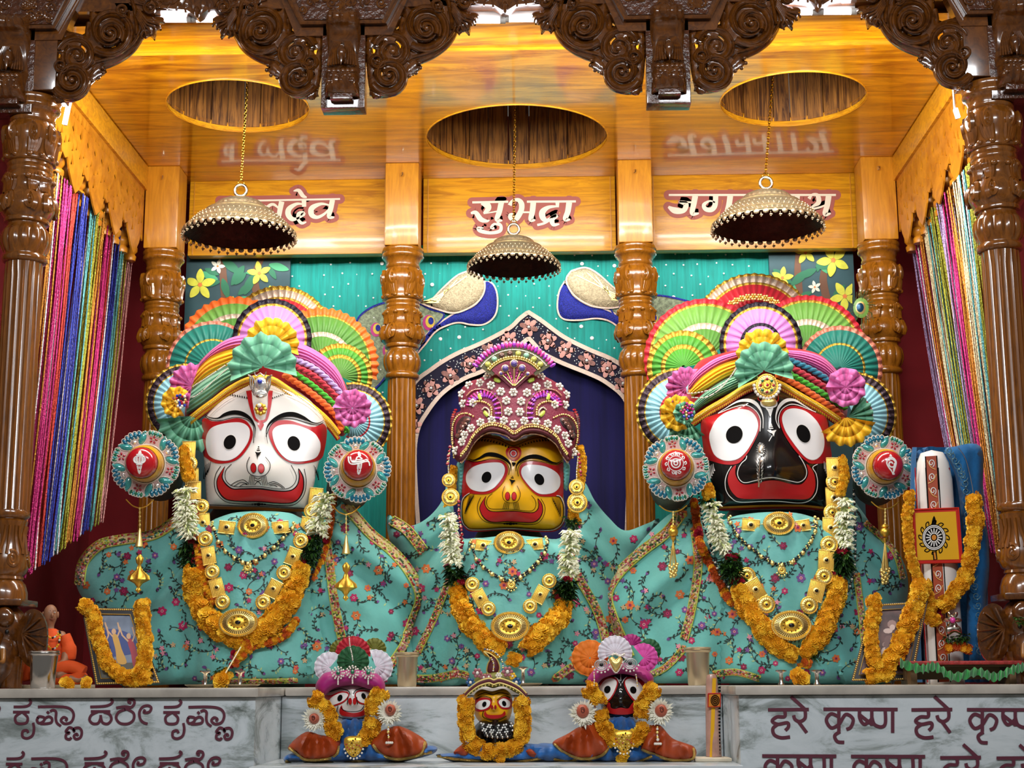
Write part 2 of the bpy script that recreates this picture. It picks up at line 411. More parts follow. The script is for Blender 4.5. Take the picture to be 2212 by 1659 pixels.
# ---------------------------------------------------------------- name boards
NB = [(-1.66, -.732), (-.578, .304), (.456, 1.40)]
NAMES = []
def glyphs(T, L): return [[T([(x, y)])[0]+(w/T.s,) for x, y, w in g] for g in L]
def TT(ox, oy, s):
    f = CRP(ox, oy, s); f.s = s; return f
A = TT(460, 390, 3.969)
bala = glyphs(A, [[(60, 172, 16), (350, 172, 16), (1090, 158, 16)],
    [(150, 180, 40), (146, 250, 42), (150, 320, 30)], [(150, 215, 10), (95, 235, 30), (90, 290, 30), (130, 300, 10)], [(95, 235, 8), (140, 290, 8)],
    [(590, 180, 46), (575, 250, 44), (565, 330, 34), (590, 345, 14)], [(575, 250, 10), (520, 205, 24), (470, 225, 26), (450, 280, 20)], [(470, 235, 24), (420, 215, 22), (380, 260, 32), (400, 320, 26), (440, 330, 10)],
    [(780, 165, 40), (782, 225, 36)], [(782, 205, 12), (720, 200, 24), (655, 240, 44), (645, 290, 48), (680, 330, 40), (735, 320, 16), (775, 285, 40), (735, 285, 32), (730, 330, 26), (760, 365, 26), (800, 355, 12)],
    [(690, 90, 8), (735, 85, 32), (770, 130, 34), (805, 145, 10)],
    [(1025, 165, 44), (1010, 240, 44), (995, 310, 34), (1040, 315, 14)], [(1010, 215, 12), (930, 200, 24), (850, 235, 46), (845, 290, 46), (890, 315, 30), (950, 290, 22), (1000, 240, 14)]])
NAMES.append((bala, 0))
A = TT(1000, 400, 4.7037)
sub = glyphs(A, [[(95, 175, 22), (460, 168, 22)], [(650, 168, 22), (1148, 165, 22)],
    [(390, 175, 56), (370, 270, 54), (345, 350, 44), (400, 360, 14)], [(185, 185, 24), (240, 200, 70), (255, 240, 60), (210, 285, 16)], [(80, 285, 20), (130, 280, 44), (180, 345, 52), (240, 365, 30), (270, 355, 10)], [(210, 290, 10), (370, 262, 16)],
    [(345, 375, 14), (385, 410, 30), (375, 465, 36), (280, 485, 32), (180, 465, 40), (155, 435, 30), (210, 435, 10)], [(385, 410, 20), (320, 395, 24), (290, 430, 30), (320, 440, 20)],
    [(475, 205, 44), (500, 160, 24), (560, 150, 40), (595, 190, 56), (590, 260, 56), (540, 340, 56), (490, 330, 56), (480, 300, 30), (520, 290, 16)], [(570, 275, 18), (720, 275, 18)], [(715, 175, 58), (705, 270, 56), (690, 350, 46), (735, 355, 14)],
    [(960, 175, 40), (960, 225, 30)], [(960, 215, 18), (870, 225, 36), (810, 270, 62), (810, 325, 60), (850, 360, 40), (910, 320, 24), (950, 310, 44), (905, 345, 52), (920, 400, 40), (980, 395, 14)], [(905, 340, 20), (830, 385, 24), (755, 405, 24)],
    [(1080, 175, 60), (1065, 270, 56), (1040, 345, 48), (1090, 350, 14)]])
NAMES.append((sub, 1))
A = TT(1420, 390, 3.175)
jag = glyphs(A, [[(78, 99, 15), (1225, 99, 15)], [(260, 105, 40), (250, 160, 38), (240, 225, 32), (285, 225, 10)], [(245, 150, 12), (150, 145, 14), (195, 160, 36), (180, 205, 34), (120, 205, 44), (75, 180, 16)],
    [(400, 105, 36), (395, 170, 36), (370, 200, 34), (330, 195, 30), (320, 165, 26), (360, 140, 12), (395, 150, 10)], [(500, 105, 40), (490, 170, 38), (470, 230, 30)],
    [(640, 105, 36), (630, 230, 32)], [(630, 170, 12), (570, 160, 26), (560, 195, 26)], [(760, 105, 36), (750, 230, 32)], [(750, 170, 12), (690, 165, 26), (680, 200, 26)], [(860, 105, 36), (850, 230, 32)], [(960, 105, 36), (950, 230, 32)],
    [(1175, 105, 40), (1165, 170, 38), (1150, 230, 32), (1190, 225, 10)], [(1040, 125, 26), (1065, 95, 14), (1100, 105, 30), (1105, 150, 34), (1070, 175, 16), (1050, 195, 14), (1110, 185, 14), (1160, 165, 12)]])
NAMES.append((jag, 2))
plaqueC = mat('dusty_red_border', '#ad5e55', .6); letterC = mat('cream_letter', '#f6efdc', .5, emit=None)
BL = ['gold teak board with white-and-red painted name above the white-faced statue', 'gold teak board with white-and-red painted name above the yellow-faced statue', 'gold teak board with white-and-red painted name above the black-faced statue']
for (G, i), (x0, x1), lb in zip(NAMES, NB, BL):
    t = thing('name_board', lb, 'sign', ((x0+x1)/2, 6.72, 3.14), 'name boards along the back beam')
    mb = MB(); mb.box(((x0+x1)/2, 6.75, (3.143+ZT)/2), (x1-x0, .06, ZT-3.143), teakB, bev=.003); mb.build('board', t)
    mb = MB()
    for k, z in ((x0+.022, 0), (x1-.022, 0)): mb.box((k, 6.7185, (3.143+ZT)/2), (.004, .004, ZT-3.15), teakP)
    mb.build('edge_bead', t)
    mb = MB()
    for i, g in enumerate(G):
        p = sm(g, 6)
        # pad: the same stroke, wider, with rounded ends
        stroke(mb, [(q[0], q[1], q[2]+17) for q in p], 1, 6.7195, plaqueC, .0004+.00005*i)
        for q in (p[0], p[-1]): mb.add([W(x, y, 6.7192-.00005*i) for x, y in ell(q[0], q[1], (q[2]+17)/2, n=14)], [tuple(range(14))], plaqueC)
    mb.build('letter_border', t, smooth=False)
    mb = MB()
    for i, g in enumerate(G): stroke(mb, sm(g, 6), 1, 6.7195, letterC, .0022+.00008*i)
    mb.build('lettering', t, smooth=False)
# ---------------------------------------------------------------- carved pillars
mpp = SC(345, 650, 6.575); ZTOP = 3.118
PROF = [(535, 30), (536, 44), (541, 45.5), (546, 43), (547, 44), (553, 45), (557, 43), (558, 40), (566, 36.5), (571, 36), (572, 37.5), (577, 37.5), (579, 35.5),
        (583, 38), (590, 43), (597, 45), (606, 44.5), (616, 42), (626, 40), (636, 40), (643, 42.5), (646, 41), (647, 37), (650, 38), (653, 37), (655, 36), (657, 37.5), (661, 37.5), (664, 36),
        (668, 38), (674, 40), (677, 39), (682, 36), (692, 36), (702, 39), (712, 44), (720, 46), (728, 45), (736, 40), (741, 36), (744, 37), (748, 36), (750, 31), (754, 31), (758, 35), (764, 39), (774, 41), (784, 40.5), (794, 37), (800, 33),
        (802, 33), (804, 36), (809, 37), (813, 36), (816, 31)]
z0 = W(345, 535, 6.575).z
PROFZ = [(r*mpp, W(345, y, 6.575).z - z0) for y, r in PROF]
RS = 30.5*mpp
def rad_at(z):
    for (r1, z1), (r2, z2) in zip(PROFZ, PROFZ[1:]):
        if z2 <= z <= z1: return r1+(r2-r1)*((z1-z)/((z1-z2) or 1))
    return RS
zy = lambda y: W(345, y, 6.575).z - z0
def surf_tube(mb, pts, r, m, rad=rad_at, n=5):   # pts (angle, z[, r]); lies on the turned surface
    P = []
    for a, z, *q in pts:
        R = rad(z)+.001; P.append(Vector((R*math.cos(a), R*math.sin(a), z)))
    mb.tube(P, [p[2]*r if len(p) > 2 else r for p in pts], m, n)
def capital_mesh(m):
    mb = MB(); prof = [(r, z) for r, z in PROFZ][::-1]; i0 = [i for i, p in enumerate(PROF[::-1]) if 756 <= p[0] <= 798]
    mb.lathe(prof, m, 60, mod=lambda i, a: (1-.10*(1-abs(math.sin(6*a)))**2.5) if i in i0 else 1)
    for k in range(4):
        a = PI/4+k*PI/2
        for sgn in (-1, 1):
            # upper bulb: volutes with leaf lines below
            c = a+sgn*.38
            sp = [(c+x*.011*-sgn, zy(603+y), 1-.5*i/40) for i, (x, y) in enumerate(spiral(0, 0, 16, 2, -1.8, 1.9, 40))]
            surf_tube(mb, sp, .0115, m)
            for q in (.0, .14, .28, .42):
                surf_tube(mb, sm([(c-sgn*(.28-q), zy(612), .7), (c-sgn*(.20-q*.8), zy(626), 1), (c-sgn*(.05-q*.5), zy(640), .6)], 5), .0095, m)
            # lower bulb: curl with long leaves
            sp = [(c+x*.0115*sgn, zy(718+y), 1-.5*i/44) for i, (x, y) in enumerate(spiral(0, 0, 17, 2, 2.2, 2.0, 44))]
            surf_tube(mb, sp, .0115, m)
            for q in (0, .12, .24, .36):
                surf_tube(mb, sm([(c-sgn*(.34-q*1.2), zy(668+q*20), .6), (c-sgn*(.30-q), zy(684+q*10), 1), (c-sgn*(.2-q*.6), zy(700), .7)], 5), .0095, m)
        for zc in (zy(640), zy(676)):
            for j in range(3):
                an = a+(j-1)*.5; R = rad_at(zc)
                mb.ball((R*math.cos(an), R*math.sin(an), zc), (.012, .012, .010), m, 8, 5)
    return mb
def shaft_mesh(m, z1, z2, r):
    mb = MB(); N = 20
    prof = [(r, z1), (r*1.0, z1+.01), (r*.985, z2-.05), (r, z2)]
    mb.lathe(prof[::-1], m, 120, mod=lambda i, a: 1-.09*abs(math.sin(N/2*a))**.6 if 0 < i < 3 else .97)
    return mb
def pillar(name, lb, x, y, ztop, zbot, m, group, proto=None):
    t = thing(name, lb, 'pillar', (x, y, zbot), group)
    return t
cap_b = capital_mesh(pillb)
PB = [(-1.731, 'gold-brown carved back pillar at the far left beside the rainbow curtain'), (-.655, 'gold-brown carved back pillar between the white-faced and yellow-faced statues'),
      (.382, 'gold-brown carved back pillar between the yellow-faced and black-faced statues'), (1.459, 'gold-brown carved back pillar at the far right beside the pale curtain')]
YB = 6.575; cap_me = sh_me = None
for x, lb in PB:
    t = thing('carved_pillar', lb, 'pillar', (x, YB, ZA), 'four back pillars')
    def put(me, name, z=0):
        o = bpy.data.objects.new(name, me); COL.objects.link(o); o.parent = t; o.location = (0, 0, z); return o
    if cap_me is None:
        o = cap_b.build('capital'); cap_me = o.data; bpy.data.objects.remove(o)
        o = shaft_mesh(pillb, 0, zy(816)+3.118-ZA-.30, RS).build('shaft'); sh_me = o.data; bpy.data.objects.remove(o)
        q = MB(); q.lathe([(RS*1.5, 0), (RS*1.5, .05), (RS*1.2, .07), (RS*1.45, .12), (RS*1.3, .2), (RS*1.05, .26), (RS*1.25, .28), (RS*1.1, .30)], pillb, 32); o = q.build('pillar_base'); bs_me = o.data; bpy.data.objects.remove(o)
        q = MB(); q.box((0, 0, (ZTOP+ZT)/2-ZA), (.15, .15, ZT-ZTOP), teakP, bev=.006); o = q.build('post_block'); pb_me = o.data; bpy.data.objects.remove(o)
        q = MB(); q.tube([(0, -.076, 3.452-ZA), (.004, -.09, 3.447-ZA), (.004, -.092, 3.437-ZA), (-.002, -.085, 3.434-ZA)], .003, silver); o = q.build('screw_hook'); hk_me = o.data; bpy.data.objects.remove(o)
    put(cap_me, 'capital', z0*0+ZTOP-ZA); put(sh_me, 'shaft', .30); put(bs_me, 'pillar_base'); put(pb_me, 'post_block'); put(hk_me, 'screw_hook')
# front pillars
cap_f = None
for x, lb, sg in ((-1.803, 'dark varnished carved pillar at the front left edge, standing on an elephant base', 1), (1.522, 'dark varnished carved pillar at the front right edge, standing on an elephant base', -1)):
    t = thing('carved_pillar', lb, 'pillar', (x, 5.02, ZA), 'two front pillars')
    def put(me, name, z=0):
        o = bpy.data.objects.new(name, me); COL.objects.link(o); o.parent = t; o.location = (0, 0, z); return o
    if cap_f is None:
        o = capital_mesh(pillw).build('capital'); cap_f = o.data; bpy.data.objects.remove(o)
        zt = 3.225-ZA; zs = zt+zy(816)
        ys = lambda y: W(2150, y, 5.02).z-ZA
        o = shaft_mesh(pillw, ys(1092), zs, RS*1.02).build('shaft'); shf = o.data; bpy.data.objects.remove(o)
        q = MB(); k = RS/30.5*1.0
        vp = [(1086, 33), (1089, 40), (1096, 42), (1103, 40), (1107, 33), (1112, 38), (1120, 36), (1140, 33), (1165, 36), (1190, 41), (1212, 44), (1226, 40), (1232, 34), (1238, 36), (1241, 33), (1250, 40), (1268, 45), (1286, 46), (1290, 40)]
        q.lathe([(r*1.62e-3, ys(y)) for y, r in vp][::-1], pillw, 40)
        rr = lambda z: next((r1+(r2-r1)*((ys(y1)-z)/(ys(y1)-ys(y2))) for (y1, r1), (y2, r2) in zip(vp, vp[1:]) if ys(y2) <= z <= ys(y1)), 38)*1.62e-3
        for j in range(5):
            a = -PI/2+.6+j*2*PI/5
            surf_tube(q, [(a+xx*.016, ys(1196+yy), 1-.5*i/40) for i, (xx, yy) in enumerate(spiral(0, 0, 18, 2, -2, 2, 40))], .008, pillw, rr)
            for s2 in (-.3, -.12, .12, .3):
                surf_tube(q, sm([(a+s2*1.3, ys(1122)), (a+s2*1.6, ys(1150)), (a+s2*2.3, ys(1185))], 5), .006, pillw, rr)
        o = q.build('vase_base'); vs_me = o.data; bpy.data.objects.remove(o)
    put(cap_f, 'capital', zt); put(shf, 'shaft'); put(vs_me, 'vase_base')
    # elephant head facing the hall
    q = MB(); zc = ys(1385)
    zb = 0.002; T = Matrix.Translation((0, 0, 0))
    q.ball((0, -.01, .19), (.085, .085, .09), walnut, 20, 12)
    q.ball((0, -.03, .10), (.078, .075, .10), walnut, 20, 12)
    q.ball((-.03, -.075, .225), (.035, .03, .035), walnut, 12, 8); q.ball((.03, -.075, .225), (.035, .03, .035), walnut, 12, 8)
    q.tube(sm([(0, -.085, .17), (0, -.12, .11), (0, -.125, .05), (0, -.115, .015), (.01, -.14, .012)], 6), [.036-.001*i for i in range(25)], walnut, 12)
    for e in (-1, 1):
        q.tube(sm([(e*.035, -.085, .12), (e*.05, -.12, .085), (e*.05, -.15, .085)], 5), [.012-.0009*i for i in range(11)], mat('tusk_wood', '#8a5a2a', .3), 8)
        q.ball((e*.045, -.085, .18), (.007, .006, .008), black, 8, 5)
        q.lathe([(.034, 0), (.036, .05), (.04, .10)], walnut, 14, Matrix.Translation((e*.05, -.03, zb)))
    q.box((0, 0, .275), (.17, .17, .022), walnut, bev=.006)
    o = q.build('elephant_base', t); o.matrix_parent_inverse = Matrix()
    for e in (-1, 1):
        q = MB()
        pts = ell(0, 0, 1, 1, 24); V = [(0, 0, 0)]
        ear = [(e*(.066+.066*(1+c)*.85), -.05-.02*(1+c), .17+.088*s-.03*(1+c)*.5*(1 if s < 0 else .3)) for c, s in pts]
        q.prism(ear, [(a, b+.014, c) for a, b, c in ear], walnut)
        for j in range(7):
            an = -1.2+j*.4; b0 = Vector((e*.085, -.061, .175)); b1 = Vector((e*(.07+.11*math.cos(an)*.9+.01), -.078-.012*math.cos(an), .165+.08*math.sin(an)))
            q.tube([b0, (b0+b1)/2+Vector((0, -.004, 0)), b1], .0035, walnut, 5)
        o = q.build('ear', t); o.matrix_parent_inverse = Matrix()
# ================================================================ FRONT CARVED CANOPY
YA = 4.97
arch = thing('carved_canopy', 'dark varnished carved wooden canopy front with scrollwork brackets and two hanging pendants', 'canopy', (-.14, YA, 3.5))
ma = SC(1100, 60, YA)
def arch_mesh(fn, name, x0, flip=1):
    # fn draws in pixels around a bracket axis at pixel x=111 (pillar face side); flip mirrors it about world x0
    mb = MB(); fn(mb); zz = W(111, 0, YA)
    for i, v in enumerate(mb.v):
        mb.v[i] = (x0+flip*(v[0]-zz.x), v[1], v[2])
    return mb.build(name, arch)
def tp(mb, pts, r0, r1, flat=1.3, off=0.0, n=7):
    N = len(pts); s = SC(180, 90, YA)
    mb.tube([W(x, y, YA-off) for x, y, *q in pts], [(r0+(r1-r0)*i/(N-1))*s for i in range(N)], walnut, n, flat)
def scroll(mb, cx, cy, r0, r1, a0, turns, w0, w1, off=0):
    tp(mb, spiral(cx, cy, r0, r1, a0, turns), w0*1.35, w1*1.35, 1.3, off)
    tp(mb, spiral(cx, cy, r0+w0*.45, r1+w1*.3, a0, turns), w0*.35, w1*.4, 1.5, off+.018)   # raised rim of the channel
    mb.ball(W(cx, cy, YA-off-.01), [r1*1.3*ma]*3, walnut, 10, 6)
def leafp(mb, pts, h=.03, n=8, ribs=0, off=0):
    pillow(mb, sm(pts, n, True), YA-off, walnut, h, None, 5, 0, .6)
def bracket(mb):
    pillow(mb, sm([(109, 74), (165, 76), (186, 60), (188, 22), (222, 2), (272, -4), (302, 30), (302, 70), (278, 108), (230, 140), (206, 146), (224, 156), (190, 182), (176, 206), (142, 218), (109, 212)], 4, True), YA-.008, walnut, .012, 8, 5, 0, 1, holes=[ell(*h, 10) for h in ((207, 17, 8, 13), (233, 22, 5, 9), (269, 68, 7, 10), (180, 75, 4, 7), (231, 97, 14, 6), (206, 115, 5, 4), (140, 112, 8, 9), (174, 106, 6, 12), (120, 120, 4, 6), (128, 168, 9, 6), (262, 36, 6, 6))])
    scroll(mb, 231, 68, 52, 8, 2.2, -1.9, 8, 5, .02)
    scroll(mb, 231, 72, 27, 5, .6, -1.5, 7, 4, .035)
    tp(mb, sm([(300, 70), (291, 88), (276, 108), (252, 126), (226, 138), (205, 145), (196, 152)], 6), 8, 9, 1.8)
    tp(mb, sm([(296, 66), (284, 88), (266, 106), (244, 120), (222, 128), (200, 134)], 6), 3, 3, 1.5, .03)
    tp(mb, sm([(284, 40), (283, 66), (276, 92), (258, 110), (238, 114)], 6), 9, 5, 1.5)
    scroll(mb, 160, 122, 40, 6, -2.8, 1.75, 8, 4, .01)
    scroll(mb, 148, 173, 40, 5, 2.6, -1.9, 8, 4, .02)
    scroll(mb, 124, 142, 15, 3, 0, 1.5, 5, 3, .02)
    scroll(mb, 128, 98, 14, 3, 2, -1.5, 4, 3, .0)
    tp(mb, sm([(111, 150), (122, 162), (128, 178)], 6), 5, 4); tp(mb, sm([(111, 210), (140, 216), (170, 206), (186, 182)], 6), 7, 5, 1.6)
    tp(mb, sm([(111, 190), (128, 200), (148, 202)], 6), 6, 4, 1.4); tp(mb, sm([(118, 80), (140, 76), (165, 80), (190, 92), (200, 116), (196, 140)], 6), 7, 6, 1.5)
    tp(mb, sm([(111, 100), (116, 130), (112, 165), (116, 195)], 6), 6, 6, 1.2)
    tp(mb, sm([(186, 50), (182, 80), (190, 104), (205, 122)], 6), 6, 5, 1.3)
    tp(mb, sm([(196, 24), (214, 10), (240, 2), (262, 6)], 6), 8, 6, 1.4); tp(mb, sm([(262, 14), (250, 32), (254, 46), (268, 50)], 6), 6, 3, 1.2)
    leafp(mb, [(205, 132), (216, 142), (222, 152), (214, 154), (218, 163), (206, 162), (205, 174), (194, 170), (186, 176), (182, 160), (190, 146)], .025)
    for x, y, a in ((214, 146, 5), (216, 157, 5), (206, 168, 5), (192, 174, 5)): mb.ball(W(x, y, YA-.03), a*1.4e-3, walnut, 8, 5)
    # acanthus leaf hanging at the crown side
    leafp(mb, [(284, 0), (300, 24), (322, 34), (346, 38), (350, 50), (341, 55), (342, 66), (333, 68), (328, 88), (318, 80), (306, 84), (296, 72), (288, 40)], .03)
    for k in range(5):
        x = 338-9*k; tp(mb, sm([(292-k, 20+4*k), (310-2*k, 44+5*k), (x-4, 52+6*k), (x, 60+6.5*k)], 5), 3.4, 2, 1.4, .035)
    scroll(mb, 318, 16, 17, 4, 0, -1.5, 5, 3, .02)
    tp(mb, sm([(270, -16), (283, 14), (288, 46), (290, 76)], 6), 6, 5, 1.6, .02)
    scroll(mb, 258, 22, 13, 3, 1, 1.4, 4, 2.5, .03)
xw = lambda px: W(px, 120, YA).x
PIL = [(111, 1), (2103, -1)]
PEN = [745, 1441]                                # picture columns of the two pendants
XP = [xw(745), xw(1441)]
XF = [xw(111), xw(2106)]
hw = .075
arch_mesh(bracket, 'scroll_bracket', XF[0], 1); arch_mesh(bracket, 'scroll_bracket', XF[1], -1)
for xp in XP:
    arch_mesh(bracket, 'scroll_bracket', xp+hw-.004, 1); arch_mesh(bracket, 'scroll_bracket', xp-hw+.004, -1)
zpx = lambda y: W(1100, y, YA).z
# beam above with carved panel fields
mb = MB(); zb = zpx(16)
mb.box((-.14, YA+.03, zb+.20), (4.2, .10, .40), walnut); mb.build('beam', arch)
bay = [(XF[0]+.0, XP[0]), (XP[0], XP[1]), (XP[1], XF[1])]
for x0, x1 in bay:                                # crown strip of leaves in each bay
    mb = MB(); c = (x0+x1)/2; w = (x1-x0)/2-.24
    pz = lambda dx, dy: (c+dx*ma, YA-.03, zpx(22)-dy*ma)
    mb.prism([pz(-150, -80), pz(150, -80), pz(150, -24), pz(90, -10), pz(24, -4), pz(0, 12), pz(-24, -4), pz(-90, -10), pz(-150, -24)],
             [tuple(Vector(pz(*q))+Vector((0, .05, 0))) for q in [(-150, -80), (150, -80), (150, -24), (90, -10), (24, -4), (0, 12), (-24, -4), (-90, -10), (-150, -24)]], walnut)
    for sgn in (-1, 1):
        for k in range(6):
            a = .25+k*.26
            mb.tube(sm([pz(sgn*(4+k*3), -60+k*1.5), pz(sgn*(10+k*9), -38+k), pz(sgn*(10+k*16), -6-k*4), pz(sgn*(4+k*21), 6-k*4)], 5), [.0035+.0006*j if j < 10 else .004 for j in range(16)], walnut, 6, up=(0, -1, 0))
        mb.tube([pz(sgn*(70+x), -30+y) for x, y in spiral(0, 0, 20, 3, 0, 1.6*sgn)], .005, walnut, 6, 1.4)
        mb.tube([pz(sgn*(118+x), -34+y) for x, y in spiral(0, 0, 22, 3, 2, -1.6*sgn)], .006, walnut, 6, 1.4)
    mb.ball(pz(0, 2), (.010, .02, .022), walnut, 8, 6)
    mb.build('crown_carving', arch)
carved = mat('carved_relief', '#4d2610', .25, coat=.6, bump=1.0, bscale=70, var=.5, vscale=60)
def pendant(xp, front):
    mb = MB(); X = lambda dx: xp+dx*ma; Zz = lambda y: zpx(y)
    # trapezoid carved panel with mouldings
    top, bot = -30, 58
    P = lambda dx, y, d=.0: (X(dx), YA-.035-d, Zz(y))
    for g, d, m in ((0, 0.0, walnut), (11, .012, walnut)):
        mb.prism([P(-150+g, top, d), P(150-g, top, d), P(104-g, bot+22-g*1.9, d), P(-104+g, bot+22-g*1.9, d)], [P(-150+g, top, -.04), P(150-g, top, -.04), P(104-g, bot+22-g*1.9, -.04), P(-104+g, bot+22-g*1.9, -.04)], m)
    mb.prism([P(-120, top, .018), P(120, top, .018), P(84, bot-8, .018), P(-84, bot-8, .018)], [P(-120, top, 0), P(120, top, 0), P(84, bot-8, 0), P(-84, bot-8, 0)], carved)
    for k in range(26):
        dx, y = rnd.uniform(-90, 90), rnd.uniform(-24, 40)
        mb.tube([P(dx+a, y+b, .02) for a, b in spiral(0, 0, rnd.uniform(8, 14), 2, rnd.uniform(0, 6), rnd.choice((-1.4, 1.4)), 16)], .004, walnut, 5)
    mb.tube([P(-150+13, top, .022), P(-91, bot, .022), P(91, bot, .022), P(150-13, top, .022)], .007, walnut, 6)
    mb.build('panel', arch)
    # corbel: profile swept across
    mb = MB(); q = [(y, d) for y, d in sm([(34, .075), (42, .10), (54, .115), (66, .105), (74, .08), (90, .06), (120, .045), (148, .05), (160, .075), (176, .105), (196, .11), (212, .085), (217, .06)], 4)]
    cw = 37*ma; N = 14; vs = []; fs = []
    for i, (y, d) in enumerate(q):
        for j in range(N+1):
            t = -1+2*j/N; k = (1-abs(t)**6*.45)
            fl = 1+.05*math.cos(9*t*PI) if y < 72 or y > 160 else 1
            vs.append((xp+cw*t, YA-d*k*fl, Zz(y)))
    for i in range(len(q)-1):
        for j in range(N): fs.append((i*(N+1)+j, i*(N+1)+j+1, (i+1)*(N+1)+j+1, (i+1)*(N+1)+j))
    mb.add(vs, fs, walnut)
    for sgn in (-1, 1):                            # closed cheeks
        e = [vs[i*(N+1)+(0 if sgn < 0 else N)] for i in range(len(q))]
        mb.add(e+[(e[-1][0], YA, e[-1][2]), (e[0][0], YA, e[0][2])], [tuple(range(len(e)+2))], walnut)
        for k in range(5): mb.tube(sm([(xp+sgn*(4+3*k)*ma, YA-.062, Zz(100)), (xp+sgn*(9+4*k)*ma, YA-.065, Zz(122)), (xp+sgn*(6+6*k)*ma, YA-.07, Zz(150+k))], 5), .004, walnut, 5)
    mb.ball((xp, YA-.07, Zz(128)), (.018, .03, .032), walnut, 10, 8); mb.lathe([(.0005, 0), (.010, .03), (.004, .045)], walnut, 8, Matrix.Translation((xp, YA-.092, Zz(158))))
    for r_ in range(3):                            # scales on the lower roll
        for j in range(6-r_ % 2):
            t = -1+2*(j+.5+(r_ % 2)*.5)/6; mb.ball((xp+cw*.8*t, YA-.102-.004*(r_ == 1), Zz(172+11*r_)), (.009, .006, .009), walnut, 6, 5)
    mb.box((xp, YA-.035, (Zz(212)+Zz(226))/2), (48*ma, .08, Zz(212)-Zz(226)), carved, bev=.003)
    mb.box((xp, YA+.0, (Zz(30)+Zz(236))/2), (2*hw, .07, Zz(30)-Zz(236)), carved, bev=.003)
    mb.build('corbel', arch)
for xp in XP: pendant(xp, 1)
pendant(-1.855, 0); pendant(1.58, 0)
for c in list(arch.children):                      # corbels over the pillars sit on a wider square block
    pass
mb = MB()
for x in (-1.803, 1.522): mb = MB(); mb.box((x, YA+.05, 3.40), (.2, .16, .34), walnut, bev=.004); mb.build('corner_block', arch)
# ---------------------------------------------------------------- tube lights behind the canopy
glow = mat('lamp_glow', '#ffffff', .5, emit='#fbf4ff', es=14)
TUBES = [((348, 42), (404, 42)), ((425, 42), (471, 42)), ((1018, 44), (1080, 44)), ((1100, 41), (1166, 41)), ((1690, 26), (1754, 26)), ((1779, 25), (1838, 25))]
lampcap = mat('lamp_cap', '#c9c4bc', .4)
for k, (a, b) in enumerate(TUBES):
    p, q = W(*a, 5.0), W(*b, 5.0); c = (p+q)/2
    t = thing('tube_light', ['white tube lamp behind the canopy, left of the first bay', 'white tube lamp behind the canopy, right of the first bay', 'white tube lamp behind the canopy, left of the middle bay', 'white tube lamp behind the canopy, right of the middle bay',
        'white tube lamp behind the canopy, left of the last bay', 'white tube lamp behind the canopy, right of the last bay'][k], 'lamp', c, 'tube lamps behind the canopy')
    mb = MB(); mb.tube([p, q], .0105, glow, 12); mb.build('tube', t)
    mb = MB(); d = (q-p).normalized()
    for e, s in ((p, -1), (q, 1)): mb.tube([e, e+d*s*.02], .012, lampcap, 12)
    mb.box(c+Vector((0, .008, .026)), ((q-p).length+.03, .018, .03), lampcap); mb.build('batten', t)
for (a, b, Y, lb) in (((152, 205), (139, 268), 5.16, 'upright white tube lamp beside the front left pillar'), ((180, 190), (206, 164), 5.12, 'short slanted white lamp under the left canopy bracket'), ((2064, 235), (2070, 254), 5.14, 'small white lamp beside the front right pillar')):
    p, q = W(*a, Y), W(*b, Y); t = thing('tube_light', lb, 'lamp', (p+q)/2)
    mb = MB(); mb.tube([p, q], .008, glow, 12); mb.build('tube', t)
    mb = MB(); mb.tube([p+Vector((0, .012, 0)), q+Vector((0, .012, 0))], .007, lampcap, 8); mb.tube([p+Vector((0, .012, 0)), Vector((p.x, p.y+.012, ZT-.002))], .004, lampcap, 6); mb.build('batten', t)
